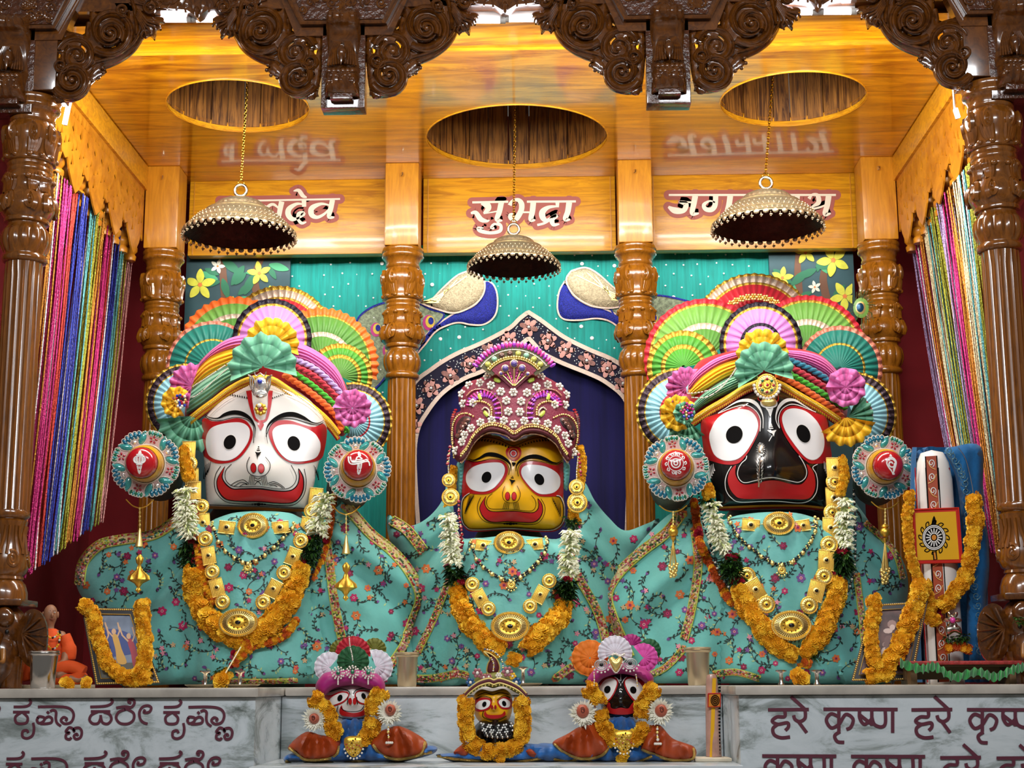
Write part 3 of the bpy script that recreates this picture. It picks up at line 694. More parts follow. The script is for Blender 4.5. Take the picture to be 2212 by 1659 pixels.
# ================================================================ FRETWORK PELMETS
for sx, x, lb in ((1, XL, 'golden fretwork pelmet with scalloped edge above the rainbow bead curtain'), (-1, XR, 'golden fretwork pelmet with scalloped edge above the pale bead curtain')):
    t = thing('fretwork_pelmet', lb, 'pelmet', (x, 5.8, 3.3))
    y0, y1 = 5.13, 6.5; zt, zb_ = 3.385, 3.13
    bot = []; n = 5
    for k in range(n):                             # ogee scallops
        a = y0+(y1-y0)*k/n; w = (y1-y0)/n
        bot += [(a, zb_+.02), (a+w*.12, zb_+.035), (a+w*.2, zb_-.005), (a+w*.36, zb_-.05), (a+w*.5, zb_-.075), (a+w*.64, zb_-.05), (a+w*.8, zb_-.005), (a+w*.88, zb_+.035)]
    poly = [(y0, zt)]+bot+[(y1, zb_+.02), (y1, zt)]
    holes = []
    for k in range(int((y1-y0)/.047)):
        yy = y0+.03+k*.047
        holes.append([(yy-.016, zt-.042), (yy+.016, zt-.042), (yy, zt-.012)])
        if k % 2: holes.append([(yy-.019, zt-.09), (yy, zt-.112), (yy+.019, zt-.09), (yy, zt-.058)])
        holes.append([(yy-.016, zt-.165-.02*(k % 2)), (yy+.016, zt-.152-.02*(k % 2)), (yy+.004, zt-.122-.02*(k % 2))])
        if k % 3 == 1: holes.append([(yy-.019, zt-.238), (yy+.017, zt-.226), (yy-.002, zt-.19)])
    v2, fs, bd, B, Ho = mesh2d(poly, .05, holes)
    mb = MB(); n = len(v2); d = .007*sx
    vs = [(x, a, b) for a, b in v2]+[(x-d, a, b) for a, b in v2]
    mb.add(vs, [tuple(f) for f in fs]+[tuple(i+n for i in f[::-1]) for f in fs]+[(b, a, a+n, b+n) for a, b in bd], teakF)
    mb.build('fretwork', t, smooth=False)
    mb = MB(); mb.box((x-d*.2, 5.8, (zt+ZT)/2-.002), (.03, 1.42, ZT-zt-.004), teakB, bev=.004); mb.build('rail', t)
    mb = MB()
    for k in range(11):                            # stepped pegs hanging behind the scallops
        yy = y0+.06+k*.13
        mb.lathe([(.0, -.03), (.026, -.03), (.03, -.01), (.022, 0), (.034, .015), (.034, .03), (.024, .04), (.036, .055), (.036, .08), (.02, .085), (.02, .14)], teakF, 14, Matrix.Translation((x-d-.045*sx, yy, 3.085)))
    mb.build('turned_pegs', t)
# ================================================================ BEAD CURTAINS
def beadmat(nm, c): return mat('beads_'+nm, c, .22, .6, bump=1.0, bscale=160)
def curtain(lb, cols, top, bottom, n, seed):
    rr = random.Random(seed); mb = MB()
    for i in range(n):
        u = (i+.5)/n; c = cols[min(int(u*len(cols)), len(cols)-1)]
        if rr.random() < .09: c = 'white'
        m = beadmat(c, BC[c])
        A = Vector(top[0]).lerp(Vector(top[1]), u); Bq = Vector(bottom[0]).lerp(Vector(bottom[1]), u)
        A += Vector((rr.uniform(-.012, .012), rr.uniform(-.004, .004), 0)); Bq += Vector((rr.uniform(-.01, .01), rr.uniform(-.006, .006), rr.uniform(-.01, .01)))
        N = 170; pts = []
        for j in range(N+1):
            t = j/N; p = A.lerp(Bq, t); p.x += .012*math.sin(t*PI)*math.sin(i*1.7); pts.append(p)
        mb.tube(pts, [.0040 if j % 2 else .0024 for j in range(N+1)], m, 5)
    for P in (top,): mb.tube([P[0], P[1]], .006, golddark, 6)
    o = mb.build('bead_curtain'); tag(o, lb, 'bead curtain', kind='stuff'); return o
BC = dict(gold='#a8701e', pink='#a81f64', red='#a42c20', blue='#222e88', teal='#4a8a8c', olive='#80801e', orange='#b07022', white='#c9c2c6', rose='#b98280', lilac='#8c789e', cream='#b8ab8a')
lt = [W(118, 372, 5.28), W(288, 512, 6.62)]; lb_ = [W(28, 1262, 5.10), W(222, 1120, 6.0)]
print('curtain L', [tuple(round(q, 2) for q in v) for v in lt+lb_])
curtain('rainbow bead curtain of hanging metallic strings on the left side', ['gold', 'pink', 'pink', 'red', 'blue', 'blue', 'teal', 'olive', 'gold', 'pink', 'red', 'blue', 'teal', 'olive', 'rose'], lt, lb_, 112, 3)
rt = [W(2100, 350, 5.28), W(1965, 512, 6.62)]; rb = [W(2205, 1250, 5.2), W(2075, 1120, 6.2)]
print('curtain R', [tuple(round(q, 2) for q in v) for v in rt+rb])
curtain('pale pink, gold and teal bead curtain of hanging metallic strings on the right side', ['lilac', 'pink', 'orange', 'cream', 'teal', 'olive', 'lilac', 'pink', 'orange', 'cream', 'teal', 'olive'][::-1], rt, rb, 108, 4)
# ================================================================ BACKDROP
K6 = CRP(860, 560, 2.676); YD = 6.84
bd_ = thing('backdrop_cloth', 'teal sequinned backdrop cloth with peacock appliques and flowered dark arch', 'backdrop', (-.14, YD, 2.4))
tealC = mat('teal_cloth', '#0c9a90', .75, bump=.5, bscale=40, var=.25, vscale=30, stretch=(3, 1, .15))
navy = mat('navy_cloth', '#120e48', .95, var=.4, vscale=14, stretch=(3, 1, .1))
bandC = mat('band_velvet', '#141030', .8)
lace = mat('silver_lace', '#c9b3a4', .4, .5, bump=.6, bscale=220)
outerL = [(892, 1200), (886, 1030), (889, 930)]+K6([(80, 745), (200, 630), (330, 550), (480, 485), (640, 400), (700, 345), (752, 305)])
outerR = K6([(800, 335), (850, 370), (960, 450), (1100, 520), (1220, 570), (1310, 622)])+[(1362, 800), (1368, 930), (1364, 1200)]
innerL = [(908, 1200), (896, 1010)]+K6([(110, 1000), (170, 880), (260, 770), (380, 690), (500, 640), (640, 550), (700, 500), (755, 455)])
innerR = K6([(800, 505), (830, 540), (950, 600), (1100, 660), (1200, 710), (1305, 800)])+[(1356, 900), (1358, 1010), (1352, 1200)]
oL, oR, iL, iR = sm(outerL, 5), sm(outerR, 5), sm(innerL, 5), sm(innerR, 5)
wav = lambda x, y: YD-.006*math.sin(x*.11)-.004*math.sin(x*.29+1)
mb = MB(); fill(mb, [(560, 530), (1720, 530), (1720, 1200)]+(oL+oR)[::-1]+[(560, 1200)], wav, tealC, 0, 18, .004); mb.build('teal_panel', bd_)
mb = MB(); fill(mb, oL+oR+(iL+iR)[::-1], YD, bandC, .008, 14, .004); mb.build('arch_band', bd_)
mb = MB()
for E in (oL+oR, iL+iR): stroke(mb, E, 9, YD, lace, .013, .004)
mb.build('lace_edge', bd_)
pinkf = mat('pink_applique', '#e3a79c', .7, bump=.4, bscale=300); seq = mat('sequin', '#f2f6f4', .35, .15)
def blossom(mb, x, y, r, D, m, mc, off, n=6, a0=0, h=.003):
    for k in range(n):
        a = a0+2*PI*k/n; pillow(mb, ell(x+r*.58*math.cos(a), y+r*.58*math.sin(a), r*.42, r*.27, 8, a), D, m, h, None, r*.3, off)
    mb.ball(W(x, y, cY(D)(x, y)-off-.003), r*.16*SC(x, y, cY(D)(x, y)), mc, 6, 4)
mb = MB()
for i, (x, y) in enumerate(K6([(755, 392), (865, 470), (968, 522), (1090, 585), (1210, 632), (640, 465), (530, 530), (415, 605), (302, 672), (190, 745), (105, 845), (1300, 718), (84, 960)])):
    mb = MB(); blossom(mb, x, y, 21, YD, pinkf, seq, .017, 6, i*.4+.3); mb.build('band_flower', bd_)
mb = MB(); rr = random.Random(5); band = oL+oR+(iL+iR)[::-1]
q = np.array([(rr.uniform(880, 1370), rr.uniform(670, 1010)) for _ in range(2600)]); k = inside(q, band); k[k] &= bdist(q[k], band) > 7
for x, y in q[k]: mb.ball(W(x, y, YD-.010), .0030, seq, 5, 3)
mb.build('band_beads', bd_)['kind'] = 'stuff'
mb = MB(); row = 0
for j, y in enumerate(range(548, 860, 23)):
    for x in np.arange(628+(j % 2)*18, 1664, 36):
        x, yy = x+rr.uniform(-4, 4), y+rr.uniform(-4, 4)
        if not inside(np.array([(x, yy)]), [(560, 500), (1720, 500), (1720, 1200)]+(oL+oR)[::-1]+[(560, 1200)])[0]: continue
        r = .0044 if rr.random() > .07 else .009
        mb.ball(W(x, yy, wav(x, yy)-.002), (r, .002, r), seq, 6, 4)
mb.build('sequins', bd_)['kind'] = 'stuff'
# peacocks
bluev = mat('peacock_blue', '#17259a', .35, .35, bump=1, bscale=260, var=.7, vscale=200); silvc = mat('silver_brocade', '#b7a888', .35, .6, bump=.8, bscale=240, var=.3, vscale=120)
tailc = mat('tail_brocade', '#8d9a7c', .45, .3, bump=.8, bscale=240, var=.55, vscale=70); yel = mat('bright_yellow', '#e2c33a', .6); mag = mat('magenta_cloth', '#c02a86', .6)
def peacock(body, wing, tail, eyes, nm):
    mb = MB()
    fill(mb, tail, YD, tailc, .009, 20, .004); stroke(mb, tail+tail[:1], 4, YD, bluev, .012)
    for x, y, s in eyes:
        fill(mb, ell(x, y, 13*s, 17*s, 18), YD, mag, .011, 20); fill(mb, ell(x+3*s, y-2*s, 10*s, 13*s, 18), YD, yel, .0125, 20); fill(mb, ell(x+5*s, y-4*s, 6*s, 8*s, 14), YD, bluev, .014, 20)
    pillow(mb, sm(body, 6, True), YD, bluev, .014, 22, 9, .008); stroke(mb, sm(body+body[:1], 6), 3.5, YD, lace, .011, .003)
    pillow(mb, sm(wing, 6, True), YD, silvc, .012, 18, 9, .014); stroke(mb, sm(wing+wing[:1], 6), 3.5, YD, lace, .018, .003)
    c = np.mean(np.array(wing), 0); far = max(wing, key=lambda p: abs(p[0]-1140))
    for k in range(5):
        t = .2+.16*k; a = wing[k % len(wing)]
        stroke(mb, sm([(c[0]+(a[0]-c[0])*.75, c[1]+(a[1]-c[1])*.75), (c[0]*.5+far[0]*.5, c[1]*.5+far[1]*.5-6+k*4), far], 6), 2, YD, goldy, .028)
    return mb.build(nm, bd_)
peacock(K6([(500, 130), (545, 140), (572, 200), (572, 290), (545, 345), (490, 378), (420, 378), (350, 366), (280, 384), (215, 420), (150, 500), (95, 560), (160, 440), (230, 375), (330, 310), (430, 275), (480, 215)]),
    K6([(415, 65), (340, 95), (250, 175), (190, 235), (130, 250), (230, 290), (330, 310), (430, 270), (485, 215), (502, 150), (480, 100)]),
    sm([(772, 690), (800, 665), (840, 652), (890, 650), (930, 668), (960, 680), (930, 715), (900, 750), (850, 790), (820, 830), (790, 850), (810, 790), (800, 740), (775, 720)], 4, True),
    [(926, 697, 1), (812, 712, .9), (838, 758, .9)], 'peacock_applique')
peacock(K6([(965, 125), (930, 190), (922, 290), (955, 345), (1050, 352), (1150, 342), (1230, 362), (1300, 420), (1330, 470), (1300, 350), (1200, 290), (1105, 268), (1015, 210)]),
    K6([(1000, 68), (1080, 48), (1150, 80), (1230, 150), (1330, 240), (1290, 272), (1200, 282), (1100, 262), (1010, 200), (972, 120)]),
    sm([(1320, 660), (1370, 640), (1440, 640), (1520, 665), (1500, 700), (1460, 720), (1430, 790), (1400, 800), (1370, 740), (1340, 700)], 4, True),
    [(1408, 690, 1), (1352, 690, .9)], 'peacock_applique')
o = MB(); fill(o, [(880, 650), (1375, 650), (1375, 1470), (880, 1470)], lambda x, y: 6.90-.008*math.sin(x*.09), navy, 0, 20, .004)
tag(o.build('arch_curtain'), 'dark navy curtain hanging inside the flowered arch behind the yellow-faced statue', 'curtain')
# painted flower panels
pan = mat('painted_blue_panel', '#234a52', .55, var=.35, vscale=6); lemon = mat('lemon_petal', '#d8d845', .6, var=.15); leafg = mat('painted_leaf', '#1d6b4a', .6); leafl = mat('painted_leaf_light', '#3f9a6a', .6); limb = mat('painted_branch', '#6a4632', .7); whitef = mat('white_petal', '#d9dccb', .6); org = mat('orange_center', '#e0803a', .6)
for x0, x1, fl, lb in ((404, 628, [(432, 615, 34), (560, 590, 26), (470, 575, 16), (500, 660, 20), (590, 640, 24), (425, 700, 18)], 'blue panel painted with lemon flowers at the left of the backdrop'),
                       (1660, 1842, [(1800, 562, 36), (1740, 545, 26), (1690, 600, 24), (1825, 640, 34), (1760, 620, 14), (1790, 690, 22)], 'blue panel painted with lemon flowers at the right of the backdrop')):
    t = thing('painted_board', lb, 'painting', (W(x0, 700, 6.79).x, 6.79, 2.3))
    mb = MB(); a, b = W(x0, 535, 6.80).x, W(x1, 535, 6.80).x
    mb.box(((a+b)/2, 6.81, 2.25), (b-a, .02, 1.85), pan); mb.build('panel_board', t)
    mb = MB()
    for k in range(2): stroke(mb, sm([(x0+(x1-x0)*(.75-.4*k), 545, 10), (x0+(x1-x0)*(.65-.3*k), 600, 16), (x0+(x1-x0)*(.7-.3*k), 670, 18), (x0+(x1-x0)*.6, 760, 22)], 6), 14, 6.799, limb, .001)
    for k in range(26):
        x, y = rr.uniform(x0+14, x1-14), rr.uniform(556, 760); a = rr.uniform(0, 6.28); l = rr.uniform(14, 26)
        P = [(x+dx*math.cos(a)-dy*math.sin(a), y+dx*math.sin(a)+dy*math.cos(a)) for dx, dy in ((-l, 0), (-l*.3, -l*.35), (l*.4, -l*.3), (l, 0), (l*.4, l*.3), (-l*.3, l*.35))]
        P = [(min(max(px, x0+2), x1-2), py) for px, py in P]
        fill(mb, sm(P, 4, True), 6.799, rr.choice((leafg, leafl, leafg)), .002+.00004*k, 30)
    for x, y, r in fl:
        for k in range(5):
            a = 2*PI*k/5+x; P = [(x+r*(u*math.cos(a)-v*math.sin(a)), y+r*(u*math.sin(a)+v*math.cos(a))) for u, v in ((.08, 0), (.4, -.24), (.75, -.2), (1.02, 0), (.75, .2), (.4, .24))]
            P = [(min(max(px, x0+1), x1-1), py) for px, py in P]
            fill(mb, sm(P, 4, True), 6.799, lemon if r > 18 else whitef, .004+.0001*k, 30)
        fill(mb, ell(x, y, r*.14), 6.799, org, .0055, 30)
    mb.build('painted_flowers', t, smooth=False)
# peacock feather
t = thing('peacock_feather', 'single peacock feather standing beside the back right pillar', 'feather', W(1862, 665, 6.3))
fg = mat('feather_green', '#5d6b3a', .6, var=.4, vscale=120); fb = mat('feather_eye', '#1a4a6a', .3, .4); fc = mat('feather_copper', '#7fae52', .4)
mb = MB()
for k in range(60):
    a = rr.uniform(0, 6.28); l = rr.uniform(26, 44); tubepx(mb, [(1862+8*math.cos(a), 662+10*math.sin(a)), (1862+l*.6*math.cos(a+.1), 664+l*.6*math.sin(a+.1)), (1862+l*.75*math.cos(a+.25), 664+l*math.sin(a+.25))], .5, 6.3, fg, rr.uniform(-.01, .01), 4)
mb.build('barbs', t)
mb = MB(); pillow(mb, ell(1860, 665, 17, 22), 6.3, fc, .006, None, 6, .006); pillow(mb, ell(1859, 665, 11, 14), 6.3, goldy, .004, None, 6, .012); pillow(mb, ell(1858, 664, 8, 10), 6.3, fb, .004, None, 6, .016); mb.build('eye_spot', t)
mb = MB(); tubepx(mb, sm([(1862, 680), (1858, 760), (1850, 850), (1846, 900), (1842, 1200), (1838, 1476)], 6), 1.2, 6.3, fg); mb.build('quill', t)
# ================================================================ HANGING CANOPIES (chhatra)
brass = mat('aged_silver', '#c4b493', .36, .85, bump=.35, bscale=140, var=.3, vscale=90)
brassin = mat('dark_inside', '#3c2217', .5, .6, bump=.8, bscale=90, var=.5, vscale=40)  # lining metal, darker and browner than the dome
chainm = mat('chain_gold', '#d8b54a', .25, 1)
def chain(mb, a, b, link, r, m):
    a, b = Vector(a), Vector(b); d = (b-a); n = max(2, int(d.length/(link*1.3))); d.normalize(); u = d.orthogonal().normalized()
    for i in range(n):
        c = a+(b-a)*(i+.5)/n; w = Matrix.Rotation(PI/2*(i % 2)+.6, 3, d) @ u
        mb.tube([c+d*link*.9*math.cos(t)+w*link*.5*math.sin(t) for t in [2*PI*k/8 for k in range(8)]], r, m, 4, closed=True)
def chhatra(lb, cx, ytop, yrim_mid, rpx, Y, hook, ringpx, yaw):
    c = W(cx, yrim_mid, Y); s = SC(cx, yrim_mid, Y); R = rpx*s
    t = thing('ceremonial_umbrella', lb, 'hanging canopy', c, 'three silver umbrellas hanging over the statues')
    H = R*.62; k = R/.22
    P = [(1.0, 0), (1.0, .012), (.97, .05), (.9, .20), (.88, .215), (.87, .24), (.80, .40), (.70, .55), (.60, .66), (.585, .67), (.57, .70), (.49, .77), (.46, .775), (.455, .80), (.44, .88), (.38, .97), (.28, 1.05), (.14, 1.10), (.05, 1.13), (.05, 1.18), (.0, 1.19)]
    prof = [(r*R, z*H*.95) for r, z in P]
    mb = MB(); M = Matrix.Translation(c)
    mb.lathe(prof, brass, 72, M, mod=lambda i, a: 1+(.012*math.cos(60*a) if 3 <= i <= 6 else 0)+(.03*math.cos(28*a) if 12 <= i <= 16 else 0)+(.02*math.cos(36*a) if i == 0 else 0), cap=False)
    for z, r in ((.215, .892), (.67, .60), (.05, .985), (.775, .47)):
        mb.tube([c+Vector((r*R*math.cos(a), r*R*math.sin(a), z*H*.95)) for a in [2*PI*j/64 for j in range(64)]], .0035*k, brass, 5, closed=True)
    for row, (z, r, n) in enumerate(((.10, .952, 70), (.15, .928, 66), (.29, .857, 60), (.34, .832, 56), (.47, .757, 50))):   # repousse bosses
        for j in range(n):
            a = 2*PI*j/n; mb.ball(c+Vector((r*R*math.cos(a), r*R*math.sin(a), z*H*.95)), .0034*k, brass, 6, 4)
    mb.build('dome', t)
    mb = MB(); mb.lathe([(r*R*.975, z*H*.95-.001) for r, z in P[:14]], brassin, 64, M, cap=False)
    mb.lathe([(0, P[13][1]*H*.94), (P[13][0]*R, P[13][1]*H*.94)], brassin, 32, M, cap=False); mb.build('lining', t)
    mb = MB(); n = 38
    for j in range(n):                             # scalloped rim
        a = 2*PI*(j+.5)/n; p = c+Vector((R*math.cos(a), R*math.sin(a), -.004)); mb.ball(p, (.012*k, .004, .011*k), brass, 8, 4, M=Matrix.Rotation(a+PI/2, 3, 'Z'))
    mb.build('scalloped_rim', t)
    for j in range(n):
        a = 2*PI*j/n; p = c+Vector((R*math.cos(a), R*math.sin(a), -.008)); mb = MB()
        mb.tube([p, p-Vector((0, 0, .008*k))], .0012, brass, 4)
        for q in range(3): mb.ball(p+Vector((.0035*k*math.cos(q*2.1), .0035*k*math.sin(q*2.1), -.012*k)), .0038*k, brass, 6, 4)
        mb.ball(p-Vector((0, 0, .017*k)), .0032*k, brass, 6, 4)
        mb.build('bell', t)
    top = c+Vector((0, 0, 1.19*H*.95)); rr_ = ringpx*s
    mb = MB(); mb.tube([top+Vector((rr_*math.sin(a), .0, rr_+rr_*math.cos(a))) for a in [2*PI*j/20 for j in range(20)]], rr_*.28, silver, 8, closed=True); mb.build('ring', t)
    mb = MB(); hk = Vector(hook); b0 = top+Vector((0, 0, rr_*2))
    mb.tube([b0+Vector((rr_*.5*math.sin(a), 0, rr_*.3+rr_*.5*math.cos(a))) for a in [2*PI*j/12 for j in range(12)]], .002, chainm, 5, closed=True)
    chain(mb, b0+Vector((0, 0, rr_*.7)), hk, .0085, .0019, chainm); mb.build('chain', t)
chhatra('silver domed umbrella hanging over the white-faced statue', 517, 430, 505, 121, 5.85, (-1.25+.03, 5.85, ZT+.30), 13, 0)
chhatra('silver domed umbrella hanging lowest, over the yellow-faced statue', 1110, 505, 574, 100, 6.15, (-.135-.0, 6.15, ZT+.46), 12, 0)
chhatra('silver domed umbrella hanging highest, over the black-faced statue', 1658, 410, 488, 120, 5.85, (.93, 5.85, ZT+.30), 13, 0)
# ================================================================ KIT FOR STATUES, CLOTH, FLOWERS AND JEWELS
class Relief:                                   # rounded surface: D minus a swelling that falls off at the outline
    def __init__(s, poly, D, h, R, g=6, pw=.5):
        s.poly = poly; s.D = cY(D); s.h = h; s.R = R; s.pw = pw
        xs = [p[0] for p in poly]; ys = [p[1] for p in poly]; s.x0, s.y0, s.g = min(xs)-g, min(ys)-g, g
        s.nx, s.ny = int((max(xs)-s.x0)/g)+3, int((max(ys)-s.y0)/g)+3
        Q = np.array([(s.x0+i*g, s.y0+j*g) for j in range(s.ny) for i in range(s.nx)]); B = resamp(poly, 12)
        t = np.where(inside(Q, B), bdist(Q, B), 0); u = np.clip(t/R, 0, 1); s.K = ((1-(1-u)**2)**pw).reshape(s.ny, s.nx); s.T = t.reshape(s.ny, s.nx)
    def k(s, x, y, A=None):
        A = s.K if A is None else A
        fx = min(max((x-s.x0)/s.g, 0), s.nx-1.001); fy = min(max((y-s.y0)/s.g, 0), s.ny-1.001); i, j = int(fx), int(fy); u, v = fx-i, fy-j
        return float(A[j, i]*(1-u)*(1-v)+A[j, i+1]*u*(1-v)+A[j+1, i]*(1-u)*v+A[j+1, i+1]*u*v)
    def dist(s, x, y): return s.k(x, y, s.T)
    def __call__(s, x, y): return s.D(x, y)-s.h*s.k(x, y)
    def mesh(s, mb, m, step=10, hb=.5): pillow(mb, s.poly, s.D, m, s.h, s.R, step, 0, hb, pw=s.pw)
def loft(mb, top, bot, D, m, h, pleats=5, nu=28, ripple=.25, seed=0):   # a pleated band between two edges
    r = random.Random(seed); D = cY(D); nv = pleats*5
    T = sm(top, 12); Bo = sm(bot, 12); pick = lambda L, t: L[min(int(t*(len(L)-1)), len(L)-1)]
    ph = [r.uniform(-.5, .5) for _ in range(8)]; vs = []; fs = []
    for i in range(nu+1):
        t = i/nu; a, b = pick(T, t), pick(Bo, t)
        for j in range(nv+1):
            v = j/nv; x, y = a[0]+(b[0]-a[0])*v, a[1]+(b[1]-a[1])*v
            c = math.sqrt(max(0, 1-(2*v-1)**2)); w = abs(math.sin(PI*pleats*v+ph[0]*math.sin(t*3+ph[1])))
            vs.append(W(x, y, D(x, y)-h*c*(1-ripple+ripple*w)))
    for i in range(nu):
        for j in range(nv): fs.append((i*(nv+1)+j, (i+1)*(nv+1)+j, (i+1)*(nv+1)+j+1, i*(nv+1)+j+1))
    mb.add(vs, fs, m)
def fan(mb, cx, cy, R, a0, a1, n, bands, Y, amp=.012, bowl=0.0, sc=.015, ey=1.0, seed=0):
    a0, a1 = math.radians(a0), math.radians(a1); Y = cY(Y)(cx, cy); rs = sorted({b[0] for b in bands}|{b[1] for b in bands}); r_ = random.Random(seed); n *= 2; jit = [r_.uniform(-1, 1) for _ in range(2*n+1)]
    def V(q, k, back=0):
        a = a0+(a1-a0)*(k+.25*jit[k]*(amp > .02))/(2*n); z = math.cos(k*PI/2); rr = R*q*(1+sc*(z if q == rs[-1] else 0)*(1+.6*jit[k]))
        return W(cx+rr*math.cos(a), cy+ey*rr*math.sin(a), Y-amp*z*q-bowl*q*(1+.2*jit[k])+back)
    for r0, r1, m in bands:
        vs = []; fs = []
        for b in (0, .004):
            for q in (r0, r1): vs += [V(q, k, b) for k in range(2*n+1)]
        N = 2*n+1
        for k in range(2*n): fs += [(k, k+1, N+k+1, N+k), (2*N+k+1, 2*N+k, 3*N+k, 3*N+k+1), (N+k, N+k+1, 3*N+k+1, 3*N+k)]
        mb.add(vs, fs, m)
def rope(mb, pts, r, D, m, off=0, strands=2, pitch=26):
    D = cY(D); P = sm(pts, 16); L = [0]
    for a, b in zip(P, P[1:]): L.append(L[-1]+math.hypot(b[0]-a[0], b[1]-a[1]))
    C = [W(x, y, D(x, y)-off) for x, y in P]; s = SC(P[0][0], P[0][1], C[0].y)
    for q in range(strands):
        out = []
        for i, c in enumerate(C):
            t = (C[min(i+1, len(C)-1)]-C[max(i-1, 0)]).normalized(); u = Vector((0, -1, 0)); w = t.cross(u).normalized(); a = 2*PI*(L[i]/pitch+q/strands)
            out.append(c+(u*math.sin(a)+w*math.cos(a))*r*.5*s)
        mb.tube(out, r*.66*s, m, 7)
def beads(mb, pts, r, D, mats, off=0, gap=1.0, alt=None, nu=6, nv=4):
    D = cY(D); P = sm(pts, 14); need = 0; k = 0; acc = 0; prev = P[0]
    for p in P:
        acc += math.hypot(p[0]-prev[0], p[1]-prev[1]); prev = p
        if acc >= need:
            rr = r if alt is None else alt[k % len(alt)]; Y = D(p[0], p[1])-off; mb.ball(W(p[0], p[1], Y), rr*SC(p[0], p[1], Y), mats[k % len(mats)], nu, nv); k += 1; need += 2*rr*gap
# ---- flowers
def mk_marigold(seed):
    r = random.Random(seed); V = []; Fc = []
    for lay, (n, rad, lift, ln) in enumerate(((13, .98, .05, .55), (12, .86, .38, .5), (10, .62, .68, .45), (7, .34, .88, .36), (4, .1, .96, .28))):
        for k in range(n):
            a = 2*PI*(k+r.uniform(-.3, .3))/n+lay*.3; c, s = math.cos(a), math.sin(a)
            d = Vector((c*rad, s*rad, lift)); side = Vector((-s, c, 0)); outw = Vector((c*(.35+rad*.5), s*(.35+rad*.5), .55 if lay < 4 else .9)).normalized()
            w = r.uniform(.15, .24); l = ln*r.uniform(.6, 1.05); b = d*.72; o = len(V)
            V += [b-side*w*.6, b+side*w*.6, b+outw*l*.7+side*w*1.2+Vector((0, 0, r.uniform(-.06, .06))), b+outw*l+side*w*.3+Vector((0, 0, r.uniform(-.1, .05))), b+outw*l*.92-side*w*.4+Vector((0, 0, r.uniform(-.02, .12))), b+outw*l*.7-side*w*1.2]
            Fc += [(o, o+1, o+2, o+3), (o, o+3, o+4, o+5)]
    mbt = MB(); mbt.ball((0, 0, .05), (.6, .6, .6), None, 7, 4); o = len(V); V += [Vector(v) for v in mbt.v]; Fc += [tuple(i+o for i in f) for f in mbt.f]
    return V, Fc
MG = [mk_marigold(s) for s in range(4)]
MGc = [mat('marigold_a', '#efb318', .7), mat('marigold_b', '#f5c62e', .7), mat('marigold_c', '#e5a40e', .7)]
MGo = [mat('marigold_o', '#d86a10', .65), mat('marigold_d', '#c9591a', .65)]
leafd = mat('leaf_dark', '#1f3d16', .5, var=.5, vscale=90); leafm = mat('leaf_mid', '#3f6a24', .5); petw = mat('jasmine', '#f1f1d6', .55, sub=.1); petg = mat('jasmine_green', '#c6d08a', .55); rosem = mat('rose_red', '#b01030', .55, var=.4, vscale=150)
def stamp(mb, T, c, n, s, m, spin=0):
    V, Fc = T; M3 = FR(c, n, (.01, .02, 1)) @ Matrix.Rotation(spin, 4, 'Z') @ Matrix.Scale(s, 4); mb.add([M3 @ v for v in V], Fc, m)
def marigold(mb, c, n, s, r=rnd, cols=None): stamp(mb, r.choice(MG), c, n, s, r.choice(cols or MGc), r.uniform(0, 6.28))
def strand(mb, pts, R, D, off=0, head=None, r=rnd, cols=None, dens=1.0, full=False):   # a thick rope of marigold heads; R (px) may vary
    D = cY(D); P = sm(pts, 14); acc = 0; prev = P[0]; need = 0
    for i, p in enumerate(P):
        acc += math.hypot(p[0]-prev[0], p[1]-prev[1]); prev = p
        if acc < need: continue
        RR = p[2] if len(p) > 2 else R; h = head or max(5.5, RR*.56); need = acc+h*.7/dens
        q = P[min(i+1, len(P)-1)]; q0 = P[max(i-1, 0)]; Y = D(p[0], p[1])-off; s = SC(p[0], p[1], Y)
        t = (W(q[0], q[1], D(q[0], q[1])-off)-W(q0[0], q0[1], D(q0[0], q0[1])-off)).normalized(); u = Vector((0, -1, 0)); u = (u-t*t.dot(u)).normalized(); w = t.cross(u); c = W(p[0], p[1], Y)
        k = max(4, int(2*PI*(RR-h*.5)/(h*1.25))); ph = r.uniform(0, 6)
        for j in range(k):
            a = ph+2*PI*j/k
            if not full and math.cos(a) < -.35: continue
            d = u*math.cos(a)+w*math.sin(a); marigold(mb, c+d*(RR-h*.75+r.uniform(-.12, .12)*h)*s+t*r.uniform(-.3, .3)*h*s, d+t*r.uniform(-.3, .3), h*s*r.uniform(.8, 1.25), r, cols)
def jasmine(mb, pts, R, D, n, off=0, r=rnd):
    D = cY(D); P = sm(pts, 12)
    for k in range(n):
        p = P[int(r.random()*(len(P)-1))]; q = P[min(P.index(p)+1, len(P)-1)]; Y = D(p[0], p[1])-off; s = SC(p[0], p[1], Y); c = W(p[0], p[1], Y)
        a = r.uniform(-1.9, 1.9); d = Vector((math.sin(a), -math.cos(a)*.9, r.uniform(-.5, .25))).normalized(); l = R*s*r.uniform(.75, 1.15); e = c+d*l+Vector((0, 0, -.15*l)); mid = c+d*l*.5
        m = petg if r.random() < .25 else petw
        mb.tube([c, mid, c+d*l*.8, e], [.0015, .0026, .0042, .0012], m, 5)
        if r.random() < .6:
            for b in (-1, 1): mb.tube([c+d*l*.75, e+Vector((b*.005, -.003, .004*b))], [.0025, .001], petw, 4)
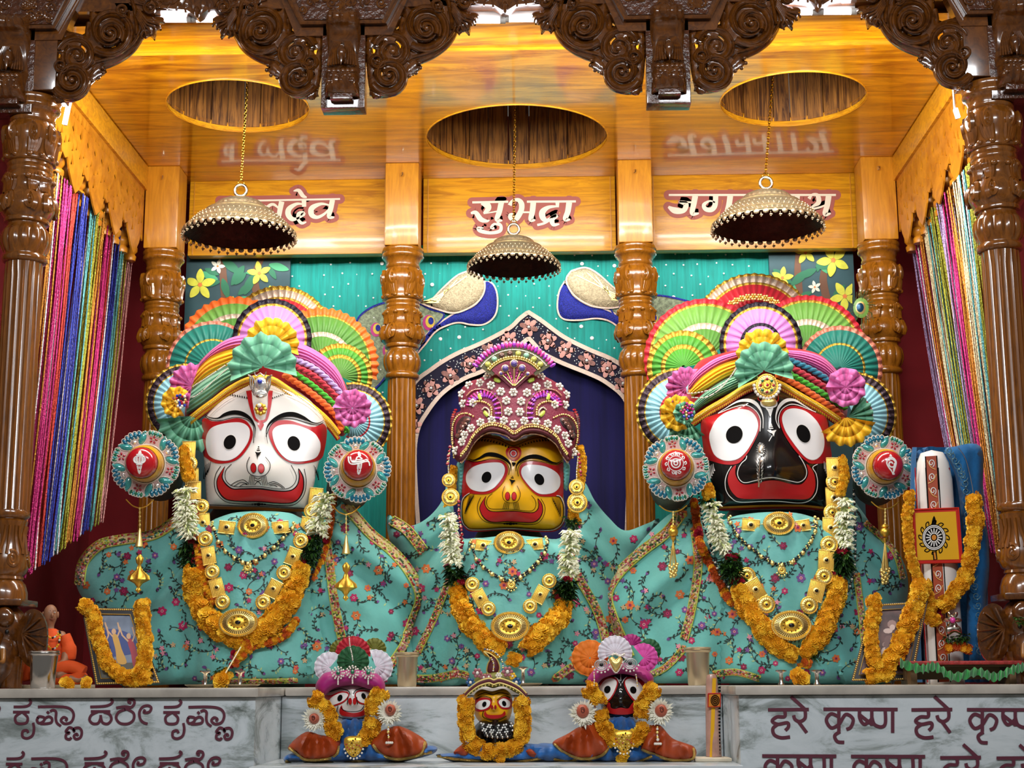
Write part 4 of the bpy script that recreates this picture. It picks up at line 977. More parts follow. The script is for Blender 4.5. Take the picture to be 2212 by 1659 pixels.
def tuft(mb, pts, R, D, n, off=0, r=rnd, mats=None):
    D = cY(D); P = sm(pts, 8)
    for k in range(n):
        p = r.choice(P); Y = D(p[0], p[1])-off; s = SC(p[0], p[1], Y); c = W(p[0]+r.uniform(-.4, .4)*R, p[1]+r.uniform(-.3, .3)*R, Y)
        a = r.uniform(-1.7, 1.7); d = Vector((math.sin(a), -math.cos(a)*.8, r.uniform(-.8, .5))).normalized(); l = R*s*r.uniform(.6, 1.05); sd = d.cross(Vector((0, 0, 1))).normalized()*l*.17; b0 = c+d*l*.15
        e = c+d*l+Vector((0, 0, -.25*l)); mm = c+d*l*.6+Vector((0, -.003, .05*l)); mb.add([b0, mm+sd, e, mm-sd], [(0, 1, 2), (0, 2, 3)], r.choice(mats or (leafd, leafd, leafm)))
def roses(mb, pts, R, D, n, off=0, r=rnd, m=None):
    D = cY(D); P = sm(pts, 6) if len(pts) > 1 else pts
    for k in range(n):
        p = r.choice(P); Y = D(p[0], p[1])-off; s = SC(p[0], p[1], Y); stamp(mb, r.choice(MG), W(p[0]+r.uniform(-.5, .5)*R, p[1]+r.uniform(-.5, .5)*R, Y-.3*R*s), (r.uniform(-.5, .5), -1, r.uniform(-.3, .5)), R*.62*s, m or rosem, r.uniform(0, 6))
# ---- jewels
onyx = mat('onyx', '#141014', .15); pearl = mat('pearl', '#ece4d6', .2, coat=.5); ruby = mat('ruby', '#a3122c', .12, coat=1); emerald = mat('emerald', '#0f6a45', .12, coat=1); sapphire = mat('sapphire', '#1b37b0', .1, coat=1); crystal = mat('crystal', '#f2f3f0', .06, .7)
def medallion(mb, x, y, rx, ry, D, off=.006, flutes=36, stone=onyx):
    Y = cY(D)(x, y)-off; s = SC(x, y, Y); c = W(x, y, Y); M_ = FR(c, (0, -1, .05)) @ Matrix.Diagonal((rx*s, ry*s, rx*s, 1))
    mb.lathe([(1.0, -.04), (1.0, .06), (.96, .10), (.90, .10), (.86, .05)], gold, 48, M_, cap=False)
    mb.lathe([(.86, .05), (.80, .10), (.56, .15), (.52, .12)], goldy, 72, M_, mod=lambda i, a: 1-(.05*max(0, math.cos(flutes*a)) if i in (1, 2) else 0), cap=False)
    mb.lathe([(.86, .052), (.83, .055)], golddark, 48, M_, cap=False)
    mb.lathe([(.52, .12), (.44, .10), (.36, .10), (.33, .15), (.26, .18), (.14, .18)], gold, 36, M_, cap=False)
    for j in range(int(flutes*1.2)):
        a = 2*PI*j/int(flutes*1.2); mb.ball(M_ @ Vector((.94*math.cos(a), .94*math.sin(a), .11)), .05*rx*s, goldy, 5, 3)
    for j in range(flutes):
        a = 2*PI*(j+.5)/flutes; p = [M_ @ Vector((q*math.cos(a), q*math.sin(a), z)) for q, z in ((.60, .155), (.80, .115))]; mb.tube(p, .016*rx*s, golddark, 4)
    for j in range(12): a = 2*PI*j/12; mb.ball(M_ @ Vector((.40*math.cos(a), .40*math.sin(a), .13)), .035*rx*s, golddark, 5, 3)
    mb.lathe([(.16, .15), (.13, .22), (.0, .25)], stone, 12, M_, cap=False)
def plate(mb, x, y, w, h, rot, D, off=.006):
    Y = cY(D)(x, y)-off; s = SC(x, y, Y); M_ = FR(W(x, y, Y), (0, -1, .05)) @ Matrix.Rotation(rot, 4, 'Z')
    mb.box((0, 0, 0), (w*s, h*s, .004), gold, M_, bev=.001)
    n = max(4, int(w/3))
    for k in range(n):
        q = (-.5+(k+.5)/n)*w*s; mb.tube([M_ @ Vector((q, -h*.47*s, .0025)), M_ @ Vector((q, h*.47*s, .0025))], w*s/n*.3, goldy, 4)
    for e in (-1, 1): mb.tube([M_ @ Vector((-.5*w*s, e*.47*h*s, .003)), M_ @ Vector((.5*w*s, e*.47*h*s, .003))], .0018, goldy, 4)
    mb.lathe([(.20*w*s, 0), (.20*w*s, .005), (.13*w*s, .006), (.11*w*s, .009)], goldy, 12, M_, cap=False); mb.ball(M_ @ Vector((0, 0, .006)), (.1*w*s, .1*w*s, .004), onyx, 8, 4, M=M_.to_3x3())
def rosettej(mb, x, y, r, D, off=.006): medallion(mb, x, y, r, r, D, off, 18)
def flower_jewel(mb, x, y, r, D, off, pm, cm, n=6, a0=0.0):
    Y = cY(D)(x, y)-off; s = SC(x, y, Y)
    for k in range(n): a = a0+2*PI*k/n; mb.ball(W(x+.62*r*math.cos(a), y+.62*r*math.sin(a), Y), (r*.33*s, r*.22*s, r*.33*s), pm, 8, 5)
    mb.ball(W(x, y, Y-.002), r*.32*s, cm, 8, 5)
# ---- embroidered cloth
aqua = mat('aqua_cloth', '#68b6ae', .6, sheen=.15, bump=.25, bscale=60, var=.1, vscale=12)
EMB = dict(stem=mat('thread_dark', '#2a2f2c', .7), leafk=mat('thread_green', '#1d3a33', .7), leafp=mat('thread_pale', '#a9c48c', .7), mag=mat('thread_magenta', '#b5245e', .7), org=mat('thread_orange', '#d9723a', .7), pur=mat('thread_purple', '#6f4a8c', .7), wine=mat('thread_wine', '#7a2142', .7), pink=mat('thread_pink', '#e08fa0', .7), buff=mat('thread_buff', '#c9a87e', .7))
def embroider(mb, S, spacing, seed, avoid=None, sc=1.0, off=.0018):
    r = random.Random(seed); xs = [p[0] for p in S.poly]; ys = [p[1] for p in S.poly]; pts = []; g = {}
    for _ in range(6000):
        x, y = r.uniform(min(xs), max(xs)), r.uniform(min(ys), max(ys))
        if S.dist(x, y) < 9 or (avoid and avoid(x, y)): continue
        if all((x-a)**2+(y-b)**2 > spacing**2 for a, b in pts): pts.append((x, y))
    ok = lambda q: S.dist(q[0], q[1]) > 4 and not (avoid and avoid(q[0], q[1]))
    def blob(poly, m, o): fill(mb, poly, S, m, o, 30)
    o = off
    for x, y in pts:
        a = r.uniform(0, 6.28); k = r.choice((1, -1)); l = r.uniform(44, 74)*sc
        P = [(x, y)]; d = a
        for j in range(7): d += k*r.uniform(.12, .42); P.append((P[-1][0]+math.cos(d)*l/7, P[-1][1]+math.sin(d)*l/7))
        P = [p for p in P if ok(p)]
        if len(P) > 3:
            stroke(mb, sm(P, 3), 1.7*sc, S, EMB['stem'], o)
            for j in range(1, len(P)):
                for sd in (-1, 1):
                    if r.random() < .3: continue
                    p = P[j]; q = P[j-1]; an = math.atan2(p[1]-q[1], p[0]-q[0])+sd*r.uniform(.6, 1.0); ll = r.uniform(7, 12)*sc
                    e = (p[0]+ll*math.cos(an), p[1]+ll*math.sin(an))
                    if not ok(e): continue
                    nx, ny = -math.sin(an)*2.1*sc, math.cos(an)*2.1*sc; mx, my = p[0]+ll*.55*math.cos(an), p[1]+ll*.55*math.sin(an)
                    mb.add([W(u, v, S(u, v)-o-.0004) for u, v in (p[:2], (mx+nx, my+ny), e, (mx-nx, my-ny))], [(0, 1, 2, 3)], EMB[r.choice(('leafk', 'leafk', 'leafp', 'stem'))])
            e = P[-1]; t = r.random()
            if t < .7:
                c = EMB[r.choice(('org', 'pur', 'pink', 'buff', 'mag'))]
                for j in range(5): an = 2*PI*j/5+a; blob(ell(e[0]+3.6*sc*math.cos(an), e[1]+3.6*sc*math.sin(an), 3.4*sc, 2.0*sc, 6, an), c, o+.0008)
        if r.random() < .55:
            c, c2 = r.choice((('mag', 'pink'), ('mag', 'pink'), ('org', 'buff'), ('wine', 'mag'), ('org', 'mag'), ('pur', 'pink'))); R = r.choice((11, 9.5, 8, 6.5))*sc
            for j in range(6): an = 2*PI*j/6+a; blob(ell(x+R*.6*math.cos(an), y+R*.6*math.sin(an), R*.46, R*.36, 8, an), EMB[c], o+.001)
            blob(ell(x, y, R*.36, n=8), EMB[c2], o+.0016); blob(ell(x, y, R*.14, n=6), EMB['leafk'] if R > 8 else EMB['buff'], o+.002)
        else:
            for j in range(4): an = a+.55*j; blob(ell(x+4*sc*math.cos(an), y+4*sc*math.sin(an), 4*sc, 1.9*sc, 6, an), EMB[r.choice(('stem', 'pur'))], o+.001)
TRIM = [mat('trim_'+n, c, .6) for n, c in (('pink', '#c46a70'), ('lime', '#b3b84a'), ('red', '#a8322e'), ('cream', '#d9c48c'), ('rose', '#b98a86'), ('green', '#3c5a34'), ('orange', '#cf8a3c'))]
def trim(mb, pts, w, D, off=.006, seed=0):
    r = random.Random(seed); D = cY(D); P = resamp(sm(pts, 8), 4.2, closed=False)
    stroke(mb, P, w*.9, D, TRIM[3], off*.5)
    for i, (x, y) in enumerate(P):
        a = P[max(i-1, 0)]; b = P[min(i+1, len(P)-1)]; dx, dy = b[0]-a[0], b[1]-a[1]; l = math.hypot(dx, dy) or 1; nx, ny = -dy/l, dx/l
        for q in (-.36, 0, .36):
            q += r.uniform(-.12, .12); X, Yp = x+nx*w*q, y+ny*w*q; Y = D(X, Yp)-off; s = SC(X, Yp, Y)
            mb.ball(W(X, Yp, Y), (r.uniform(2.4, 4.2)*s, 2.4*s, r.uniform(2, 3.6)*s), r.choice(TRIM), 5, 3)
    for e in (-.5, .5): beads(mb, [(x, y) for x, y in P], 1.6, D, [TRIM[1], TRIM[3]], off+.001, 1.4) if e < -1 else None
    L = [(p[0], p[1]) for p in P]
    for e in (-.52, .52):
        Q = []
        for i, (x, y) in enumerate(L):
            a = L[max(i-1, 0)]; b = L[min(i+1, len(L)-1)]; dx, dy = b[0]-a[0], b[1]-a[1]; l = math.hypot(dx, dy) or 1; Q.append((x-dy/l*w*e, y+dx/l*w*e))
        tubepx(mb, Q[::2], 1.5, D, TRIM[1], off, 5)
# ================================================================ THE THREE LARGE STATUES
facew = mat('face_white', '#e4dfd8', .25, coat=.5); facey = mat('face_yellow', '#f0b010', .34, coat=.2, var=.12, vscale=9); faceb = mat('face_black', '#100e0f', .2, coat=.6)
eyew = mat('eye_white', '#eceaea', .25, coat=.4); redp = mat('eye_red', '#b5131c', .3, coat=.3); redm = mat('mouth_red', '#b3161a', .35); linek = mat('line_black', '#080606', .75); linek.node_tree.nodes['Principled BSDF'].inputs['Specular IOR Level'].default_value = .1; linew = mat('line_white', '#ece8e2', .4); ochre = mat('ochre_line', '#d2821e', .4); greyb = mat('grey_wood_body', '#5f5c50', .6, var=.3, vscale=20)
orangb = mat('base_orange', '#bf6a26', .4)
# ---- robes -----------------------------------------------------
def robeD(cx, front, edge, bw, wide, seed):
    r = random.Random(seed); ph = [r.uniform(0, 6) for _ in range(6)]
    def D(x, y):
        u = (x-cx)/bw; body = math.sqrt(max(0, 1-u*u)) if abs(u) < 1 else 0
        t = min(abs(x-cx)/wide, 1.3); q = (y-1100)/380
        base = front+(edge-front)*t*t - .07*body*(1-.25*q) - .10*max(0, q)*(1-t*.5)
        side = 1 if abs(u) > .8 else .25
        ang = math.atan2(y-1020, (x-cx)*1.0)
        fold = .021*math.sin(ang*17+ph[0])+.011*math.sin(ang*31+ph[1]+x*.006)+.004*math.sin(x*.05+y*.02+ph[2])
        hem = .016*math.sin(x*.075+ph[3])*max(0, (y-1400)/80)
        return base+fold*side*1.0+hem
    return D
RB = sm([(162, 1240), (178, 1205), (205, 1178), (245, 1158), (300, 1156), (350, 1140), (400, 1112), (440, 1130), (472, 1118), (510, 1107), (570, 1104), (625, 1108), (655, 1120), (700, 1122), (738, 1074), (762, 1112), (800, 1152), (850, 1188), (890, 1232), (918, 1285), (905, 1330), (888, 1372), (902, 1424), (925, 1474), (700, 1477), (400, 1478), (250, 1477), (236, 1400), (226, 1340), (200, 1310), (172, 1282)], 5, True)
RS_ = sm([(838, 1112), (872, 1136), (905, 1130), (935, 1108), (958, 1075), (970, 1030), (990, 1150), (1030, 1162), (1100, 1156), (1160, 1160), (1210, 1162), (1240, 1120), (1258, 1040), (1285, 1082), (1315, 1118), (1350, 1146), (1400, 1130), (1425, 1124), (1400, 1200), (1345, 1262), (1330, 1310), (1345, 1370), (1370, 1420), (1350, 1474), (1100, 1476), (880, 1475), (880, 1380), (905, 1300), (870, 1220), (840, 1160)], 5, True)
RJ = sm([(1436, 1118), (1470, 1098), (1500, 1075), (1530, 1130), (1565, 1122), (1600, 1112), (1660, 1106), (1720, 1108), (1765, 1120), (1795, 1130), (1832, 1076), (1862, 1104), (1900, 1160), (1945, 1200), (1962, 1262), (1950, 1330), (1925, 1400), (1930, 1474), (1700, 1476), (1420, 1476), (1372, 1474), (1365, 1430), (1345, 1390), (1322, 1340), (1302, 1285), (1340, 1232), (1385, 1170)], 5, True)
SB = Relief(RB, robeD(548, 5.60, 5.90, 150, 380, 1), .07, 46); SS = Relief(RS_, robeD(1100, 5.68, 6.02, 130, 260, 2), .07, 40); SJ = Relief(RJ, robeD(1690, 5.60, 5.90, 160, 380, 3), .07, 46)
def statue(lb, x):
    p = W(x, 1478, 5.85); p.z = ZA; return thing('temple_statue', lb, 'statue', p)
tB = statue('large white-faced round-eyed temple statue in a floral aqua robe, left of the three', 545)
tS = statue('yellow-faced round-eyed temple statue in a floral aqua robe, smallest of the large three', 1100)
tJ = statue('large black-faced round-eyed temple statue in a floral aqua robe, right of the three', 1690)
for t, S, seed, holes in ((tB, SB, 11, 1), (tS, SS, 12, 2), (tJ, SJ, 13, 3)):
    mb = MB(); S.mesh(mb, aqua, 9); rb = mb.build('robe', t)
    mb = MB(); embroider(mb, S, 33, seed, None, .92); e = mb.build('embroidery', rb, smooth=False)
    t_ = MB()
    if holes == 1:
        lines = [([(172, 1262), (180, 1215), (215, 1178), (262, 1166), (330, 1155), (385, 1122), (425, 1092)], 20), ([(748, 1092), (800, 1152), (845, 1188), (885, 1235), (908, 1288), (893, 1340), (880, 1375)], 20), ([(880, 1375), (868, 1400), (840, 1440), (815, 1468)], 15), ([(700, 1130), (712, 1220), (722, 1300), (738, 1378)], 16), ([(480, 1470), (560, 1472), (640, 1470)], 8)]
    elif holes == 2:
        lines = [([(846, 1124), (880, 1146), (915, 1190)], 20), ([(975, 1240), (940, 1330), (902, 1410)], 12), ([(1245, 1240), (1290, 1320), (1310, 1390)], 16), ([(870, 1464), (930, 1466), (985, 1456), (1010, 1460)], 14), ([(1200, 1466), (1238, 1440), (1262, 1450), (1330, 1468)], 14)]
    else:
        lines = [([(1475, 1105), (1440, 1150), (1385, 1192), (1335, 1240), (1312, 1285), (1322, 1330), (1345, 1385), (1360, 1420)], 20), ([(1500, 1140), (1508, 1220), (1495, 1310), (1478, 1380)], 16), ([(1480, 1398), (1440, 1440), (1400, 1460)], 12), ([(1542, 1456), (1590, 1452), (1640, 1466)], 12), ([(1850, 1240), (1860, 1320), (1868, 1400)], 12), ([(1870, 1130), (1930, 1188), (1950, 1250)], 10)]
    for L, w in lines: t_ = MB(); trim(t_, L, w, S, .007, seed); t_.build('sequin_trim', rb)
# ---- heads ------------------------------------------------------
class Face:
    def __init__(s, K, outline, cx, Y0, hw, nose, m, t, back=.34):
        s.K = K; poly = sm(K(outline), 5, True); s.cx = cx; s.m = m
        nx, ny = K([nose[:2]])[0]; nr = nose[2]; q_ = hw/145; h = .05 if hw > 60 else .022; R = 30 if hw > 60 else 15
        D = lambda x, y: Y0+.07*q_*((x-cx)/hw)**2+.02*q_*((y-ny)/hw)**2-.045*q_*math.exp(-(((x-nx)/nr)**2+((y-ny)/(nr*.8))**2))-.018*q_*math.exp(-((x-nx)/(nr*.5))**2)*(1 if y < ny else math.exp(-((y-ny)/nr)**2))
        s.S = Relief(poly, D, h, R, 5, 1.0); mb = MB(); pillow(mb, poly, D, m, h, R, 5, 0, back/h, pw=1.0); s.o = mb.build('head', t)
        s.n = 0
    def f(s, mb, pts, m, lay, smooth=True, step=6):
        P = s.K(pts); fill(mb, sm(P, 6, True) if smooth else P, s.S, m, .0026+.0011*lay, step)
    def e(s, mb, x, y, rx, ry, rot, m, lay): fill(mb, s.K(ell(x, y, rx, ry, 28, rot)), s.S, m, .0026+.0011*lay, 7)
    def l(s, mb, pts, w, m, lay, sc):
        P = sm([(p[0], p[1], (p[2] if len(p) > 2 else w)) for p in pts], 7); Q = s.K(P); stroke(mb, [(q[0], q[1], q[2]/sc) for q in Q], 1, s.S, m, .0026+.0011*lay)
def eye(F_, redpts, whitepts, pup, ringm, lid=None):
    mb = MB(); F_.f(mb, redpts, redp, 1); o = mb.build('eye_patch', F_.o)
    mb = MB(); F_.f(mb, whitepts, ringm, 2); c = np.mean(np.array(whitepts), 0); F_.f(mb, [(c[0]+(x-c[0])*.985, c[1]+(y-c[1])*.985) for x, y in whitepts], eyew, 3); mb.build('eyeball', F_.o)
    x, y, rx, ry, rot = pup; mb = MB(); F_.e(mb, x, y, rx+9, ry+9, rot, ringm, 4); F_.e(mb, x, y, rx, ry, rot, linek, 5); mb.build('pupil', F_.o)
# white face
s_ = 5.028; FB = Face(CRP(420, 780, s_), [(92, 640), (84, 760), (82, 920), (105, 1080), (118, 1300), (134, 1540), (150, 1600), (420, 1612), (700, 1615), (1000, 1630), (1200, 1632), (1225, 1590), (1290, 1380), (1345, 1120), (1412, 960), (1440, 740), (1400, 620), (1250, 420), (1000, 260), (720, 200), (480, 260), (250, 420)], 572, 5.60, 145, (690, 1180, 52), facew, tB)
eye(FB, [(85, 640), (130, 622), (190, 652), (300, 652), (400, 628), (480, 620), (560, 650), (615, 720), (634, 800), (600, 905), (520, 1020), (430, 1085), (320, 1110), (220, 1105), (140, 1060), (100, 1020), (84, 920), (84, 760)],
    [(122, 880), (138, 790), (190, 722), (300, 682), (430, 665), (520, 672), (580, 710), (603, 770), (590, 860), (540, 950), (470, 1030), (390, 1075), (300, 1083), (200, 1058), (142, 1000)], (384, 880, 64, 80, .42), linew)
eye(FB, [(806, 790), (830, 700), (880, 655), (960, 640), (1060, 650), (1180, 690), (1300, 715), (1395, 680), (1436, 740), (1432, 860), (1405, 1000), (1385, 1050), (1330, 1085), (1180, 1112), (1090, 1112), (1000, 1082), (910, 1010), (845, 905)],
    [(846, 780), (880, 718), (960, 690), (1080, 690), (1200, 725), (1300, 780), (1352, 850), (1370, 905), (1362, 980), (1318, 1050), (1220, 1085), (1100, 1092), (1010, 1070), (930, 1000), (872, 900)], (1080, 893, 67, 80, -.36), linew)
mb = MB()
for L in ([(108, 575, 4), (165, 612, 8), (255, 620, 16), (330, 580, 34), (420, 558, 46), (510, 568, 46), (590, 612, 34), (640, 675, 20), (662, 740, 8), (655, 830, 3)], [(1405, 645, 4), (1340, 674, 10), (1270, 662, 16), (1180, 612, 36), (1080, 578, 48), (980, 582, 46), (885, 622, 36), (812, 682, 20), (782, 760, 8), (795, 895, 3)]): FB.l(mb, L, 10, linek, 3, s_)
mb.build('brow', FB.o)
mb = MB()
for L in ([(112, 602), (190, 642), (300, 642), (430, 612), (540, 622), (612, 665), (645, 735), (640, 890)], [(1400, 668), (1330, 694), (1220, 668), (1080, 628), (960, 625), (875, 655), (818, 715), (778, 820)], [(600, 1040), (570, 1110), (575, 1180), (612, 1232), (690, 1252), (770, 1236), (815, 1180), (820, 1110), (770, 1040)],
          [(390, 1352), (450, 1312), (530, 1290), (585, 1330)], [(430, 1358), (505, 1318), (575, 1335)], [(490, 1360), (540, 1335), (580, 1345)], [(800, 1330), (860, 1310), (930, 1340), (980, 1380)], [(808, 1345), (865, 1332), (920, 1350), (960, 1380)], [(820, 1355), (860, 1348), (900, 1365)],
          [(285, 1140), (235, 1220), (215, 1320), (235, 1420), (300, 1500), (380, 1540), (550, 1555), (700, 1558), (900, 1572), (1050, 1570), (1140, 1520), (1198, 1430), (1214, 1300), (1192, 1170)], [(402, 1120), (345, 1180), (332, 1250), (352, 1310), (420, 1358), (560, 1365), (700, 1362), (880, 1385), (1000, 1386), (1070, 1350), (1104, 1290), (1098, 1220), (1050, 1130)],
          [(135, 1560), (400, 1572), (700, 1576), (1000, 1592), (1215, 1602)], [(655, 1268), (690, 1280), (722, 1268)], [(655, 1295), (690, 1306), (722, 1295)], [(652, 1345), (690, 1310), (725, 1345)]): FB.l(mb, L, 7.5, linek, 3, s_)
for k in range(4):
    FB.l(mb, [(606+16*k, 1238+3*k), (588+18*k, 1348)], 6, linek, 3, s_); FB.l(mb, [(772-16*k, 1240+3*k), (798-18*k, 1352)], 6, linek, 3, s_)
    FB.l(mb, [(175-18*k, 1090+12*k, 4), (160-20*k, 1160+22*k, 7), (140-12*k, 1210+24*k, 16)], 6, linek, 3, s_); FB.l(mb, [(1295+16*k, 1130+22*k, 4), (1315+10*k, 1170+26*k, 6), (1325+8*k, 1215+26*k, 14)], 6, linek, 3, s_)
for k in range(8):
    FB.l(mb, [(385+26*k, 350+5*k, 5), (395+25*k, 372+5*k, 16)], 6, linek, 3, s_); FB.l(mb, [(845+22*k, 412-9*k, 5), (852+22*k, 395-7*k, 16)], 6, linek, 3, s_)
FB.f(mb, [(660, 985), (690, 994), (725, 985), (705, 1020), (690, 1030), (684, 1068), (676, 1030), (672, 1015)], linek, 3); FB.l(mb, [(676, 968), (713, 968)], 10, linek, 3, s_); FB.l(mb, [(684, 950), (706, 950)], 8, linek, 3, s_); FB.e(mb, 697, 932, 8, 8, 0, linek, 3)
for x, r in ((630, 12), (660, 16), (697, 24), (735, 16), (765, 11)): FB.e(mb, x, 1556, r, r*.6, 0, linek, 4)
mb.build('painted_lines', FB.o, smooth=False)
mb = MB(); FB.f(mb, [(332, 1142), (292, 1195), (246, 1275), (238, 1345), (258, 1418), (305, 1480), (370, 1514), (500, 1528), (700, 1532), (900, 1548), (1030, 1548), (1108, 1522), (1160, 1465), (1190, 1380), (1190, 1280), (1168, 1215), (1128, 1165), (1134, 1250), (1118, 1330), (1075, 1382), (1010, 1405), (900, 1405), (700, 1382), (520, 1382), (420, 1382), (355, 1340), (312, 1280), (308, 1230)], linek, 2)
FB.f(mb, [(325, 1158), (293, 1203), (254, 1280), (248, 1345), (268, 1410), (312, 1470), (372, 1505), (500, 1518), (700, 1522), (900, 1538), (1030, 1538), (1102, 1513), (1150, 1458), (1178, 1378), (1178, 1282), (1160, 1225), (1136, 1185), (1144, 1255), (1128, 1335), (1082, 1392), (1012, 1417), (900, 1417), (700, 1394), (520, 1394), (418, 1394), (348, 1352), (303, 1286), (298, 1238)], redm, 3); mb.build('mouth', FB.o)
for x, y, rx, ry in ((640, 1160, 33, 54), (725, 1166, 37, 54)):
    mb = MB(); FB.e(mb, x, y, rx, ry, -.05, linek, 3); FB.e(mb, x, y, rx-5, ry-5, -.05, redm, 4); mb.build('nostril', FB.o)
mb = MB(); FB.l(mb, [(590, 320, 60), (615, 480, 40), (650, 610, 26), (690, 652, 24), (720, 655, 24), (760, 648, 24), (790, 610, 26), (815, 480, 36), (825, 320, 52)], 40, redp, 2, s_); FB.f(mb, [(686, 690), (702, 666), (738, 666), (755, 692), (738, 722), (718, 752), (700, 722)], redp, 3)
FB.l(mb, [(148, 1588), (420, 1598), (700, 1602), (1000, 1618), (1205, 1622)], 30, orangb, 2, s_); mb.build('forehead_mark', FB.o)
# yellow face
s_ = 6.381; FS = Face(CRP(960, 900, s_), [(285, 620), (255, 780), (240, 950), (246, 1110), (228, 1230), (236, 1400), (290, 1520), (410, 1585), (900, 1565), (1420, 1590), (1580, 1555), (1655, 1440), (1665, 1250), (1640, 1110), (1648, 850), (1645, 620), (1590, 420), (1400, 270), (1200, 240), (950, 330), (700, 240), (500, 260), (340, 430)], 1108, 5.70, 110, (920, 1120, 40), facey, tS)
eye(FS, [(288, 612), (330, 602), (420, 626), (560, 602), (700, 590), (800, 610), (860, 670), (876, 750), (840, 850), (760, 960), (660, 1040), (560, 1068), (430, 1068), (350, 1062), (290, 1100), (248, 1110), (242, 950), (260, 750)],
    [(295, 850), (320, 760), (400, 690), (540, 645), (700, 630), (790, 645), (832, 710), (820, 800), (760, 900), (680, 985), (580, 1030), (470, 1033), (370, 1000), (312, 930)], (580, 835, 64, 80, .46), linew)
eye(FS, [(1030, 740), (1050, 670), (1120, 625), (1230, 615), (1380, 640), (1480, 668), (1560, 668), (1640, 640), (1640, 900), (1632, 1110), (1560, 1100), (1380, 1102), (1280, 1082), (1180, 1000), (1090, 890), (1040, 800)],
    [(1058, 760), (1080, 700), (1150, 665), (1270, 665), (1400, 690), (1520, 750), (1585, 820), (1600, 900), (1580, 980), (1510, 1045), (1400, 1070), (1300, 1060), (1210, 1000), (1130, 910), (1075, 830)], (1308, 865, 64, 82, -.48), linew)
mb = MB()
for L in ([(335, 578, 5), (400, 600, 14), (480, 572, 26), (580, 522, 46), (680, 522, 56), (780, 552, 48), (860, 602, 36), (908, 660, 18), (914, 750, 5)], [(1620, 600, 5), (1560, 640, 14), (1480, 628, 26), (1380, 582, 46), (1270, 550, 56), (1160, 556, 48), (1060, 602, 38), (1000, 662, 18), (985, 750, 5)]): FS.l(mb, L, 10, linek, 3, s_)
mb.build('brow', FS.o)
mb = MB()
for L in ([(330, 600), (400, 622), (500, 612), (640, 582), (760, 590), (850, 640), (892, 720), (885, 800)], [(1620, 625), (1560, 660), (1480, 655), (1380, 625), (1230, 600), (1110, 615), (1040, 660), (1010, 740), (1020, 820)], [(830, 960), (800, 1050), (810, 1130), (860, 1178), (930, 1188), (1000, 1172), (1040, 1110), (1042, 1040), (1000, 950)],
          [(660, 1060), (602, 1110), (580, 1180), (600, 1240), (660, 1272), (900, 1275), (1130, 1300), (1220, 1290), (1260, 1230), (1250, 1150), (1200, 1085)], [(500, 1110), (462, 1200), (456, 1290), (490, 1380), (570, 1450), (700, 1478), (900, 1475), (1150, 1492), (1270, 1475), (1350, 1400), (1386, 1300), (1380, 1220), (1330, 1130)],
          [(340, 1062), (282, 1115), (246, 1200), (246, 1400), (300, 1505), (420, 1548), (900, 1528), (1400, 1555), (1550, 1522), (1628, 1430), (1642, 1250), (1600, 1122), (1540, 1096)]): FS.l(mb, L, 8, linek, 3, s_)
FS.l(mb, [(345, 1052), (270, 1108), (236, 1200), (236, 1405), (292, 1515), (420, 1562), (900, 1543), (1400, 1570), (1560, 1535), (1640, 1436), (1655, 1250), (1608, 1112), (1545, 1086)], 10, linew, 3, s_); FS.l(mb, [(240, 1440), (300, 1545), (420, 1580), (900, 1560), (1400, 1586), (1570, 1552), (1650, 1450)], 12, redm, 2, s_)
for k in range(4):
    FS.l(mb, [(830+20*k, 1180+2*k), (805+25*k, 1276)], 7, linek, 3, s_); FS.l(mb, [(1012-20*k, 1180+2*k), (1032-22*k, 1280)], 7, linek, 3, s_)
for k in range(8):
    FS.l(mb, [(410-10*k, 1070+2*k, 4), (400-14*k, 1100+20*k, 7), (380-14*k, 1130+30*k, 12)], 7, linek, 3, s_); FS.l(mb, [(1480+16*k, 1110+2*k, 4), (1495+16*k, 1150+20*k, 7), (1510+12*k, 1180+28*k, 12)], 7, linek, 3, s_)
for k in range(11):
    FS.l(mb, [(490+40*k, 300+1.1*k*k*.9, 5), (470+41*k, 335+.95*k*k, 22)], 6, linek, 3, s_); FS.l(mb, [(1420-38*k, 300+1.0*k*k, 5), (1440-40*k, 335+.8*k*k, 22)], 6, linek, 3, s_)
FS.l(mb, [(480, 285), (620, 285), (760, 320), (880, 380), (950, 400), (1020, 380), (1160, 320), (1290, 290), (1420, 300)], 7, linek, 3, s_)
FS.f(mb, [(895, 862), (935, 872), (978, 880), (950, 905), (938, 925), (930, 950), (922, 925), (915, 900)], linek, 3); FS.l(mb, [(915, 842), (955, 846)], 12, linek, 3, s_); FS.l(mb, [(928, 822), (948, 824)], 9, linek, 3, s_); FS.f(mb, [(932, 630), (985, 640), (950, 680)], linek, 3)
for x, r in ((830, 18), (865, 22), (910, 30), (955, 22), (990, 18)): FS.e(mb, x, 1478, r, r*.6, 0, linek, 4)
mb.build('painted_lines', FS.o, smooth=False)
mb = MB(); A = [(575, 1095), (528, 1155), (488, 1230), (486, 1292), (522, 1376), (596, 1440), (700, 1460), (860, 1450), (1060, 1460), (1180, 1465), (1276, 1440), (1340, 1365), (1360, 1280), (1344, 1195), (1285, 1125), (1297, 1210), (1282, 1272), (1228, 1316), (1130, 1316), (1000, 1300), (860, 1300), (700, 1306), (615, 1287), (568, 1228), (558, 1170)]
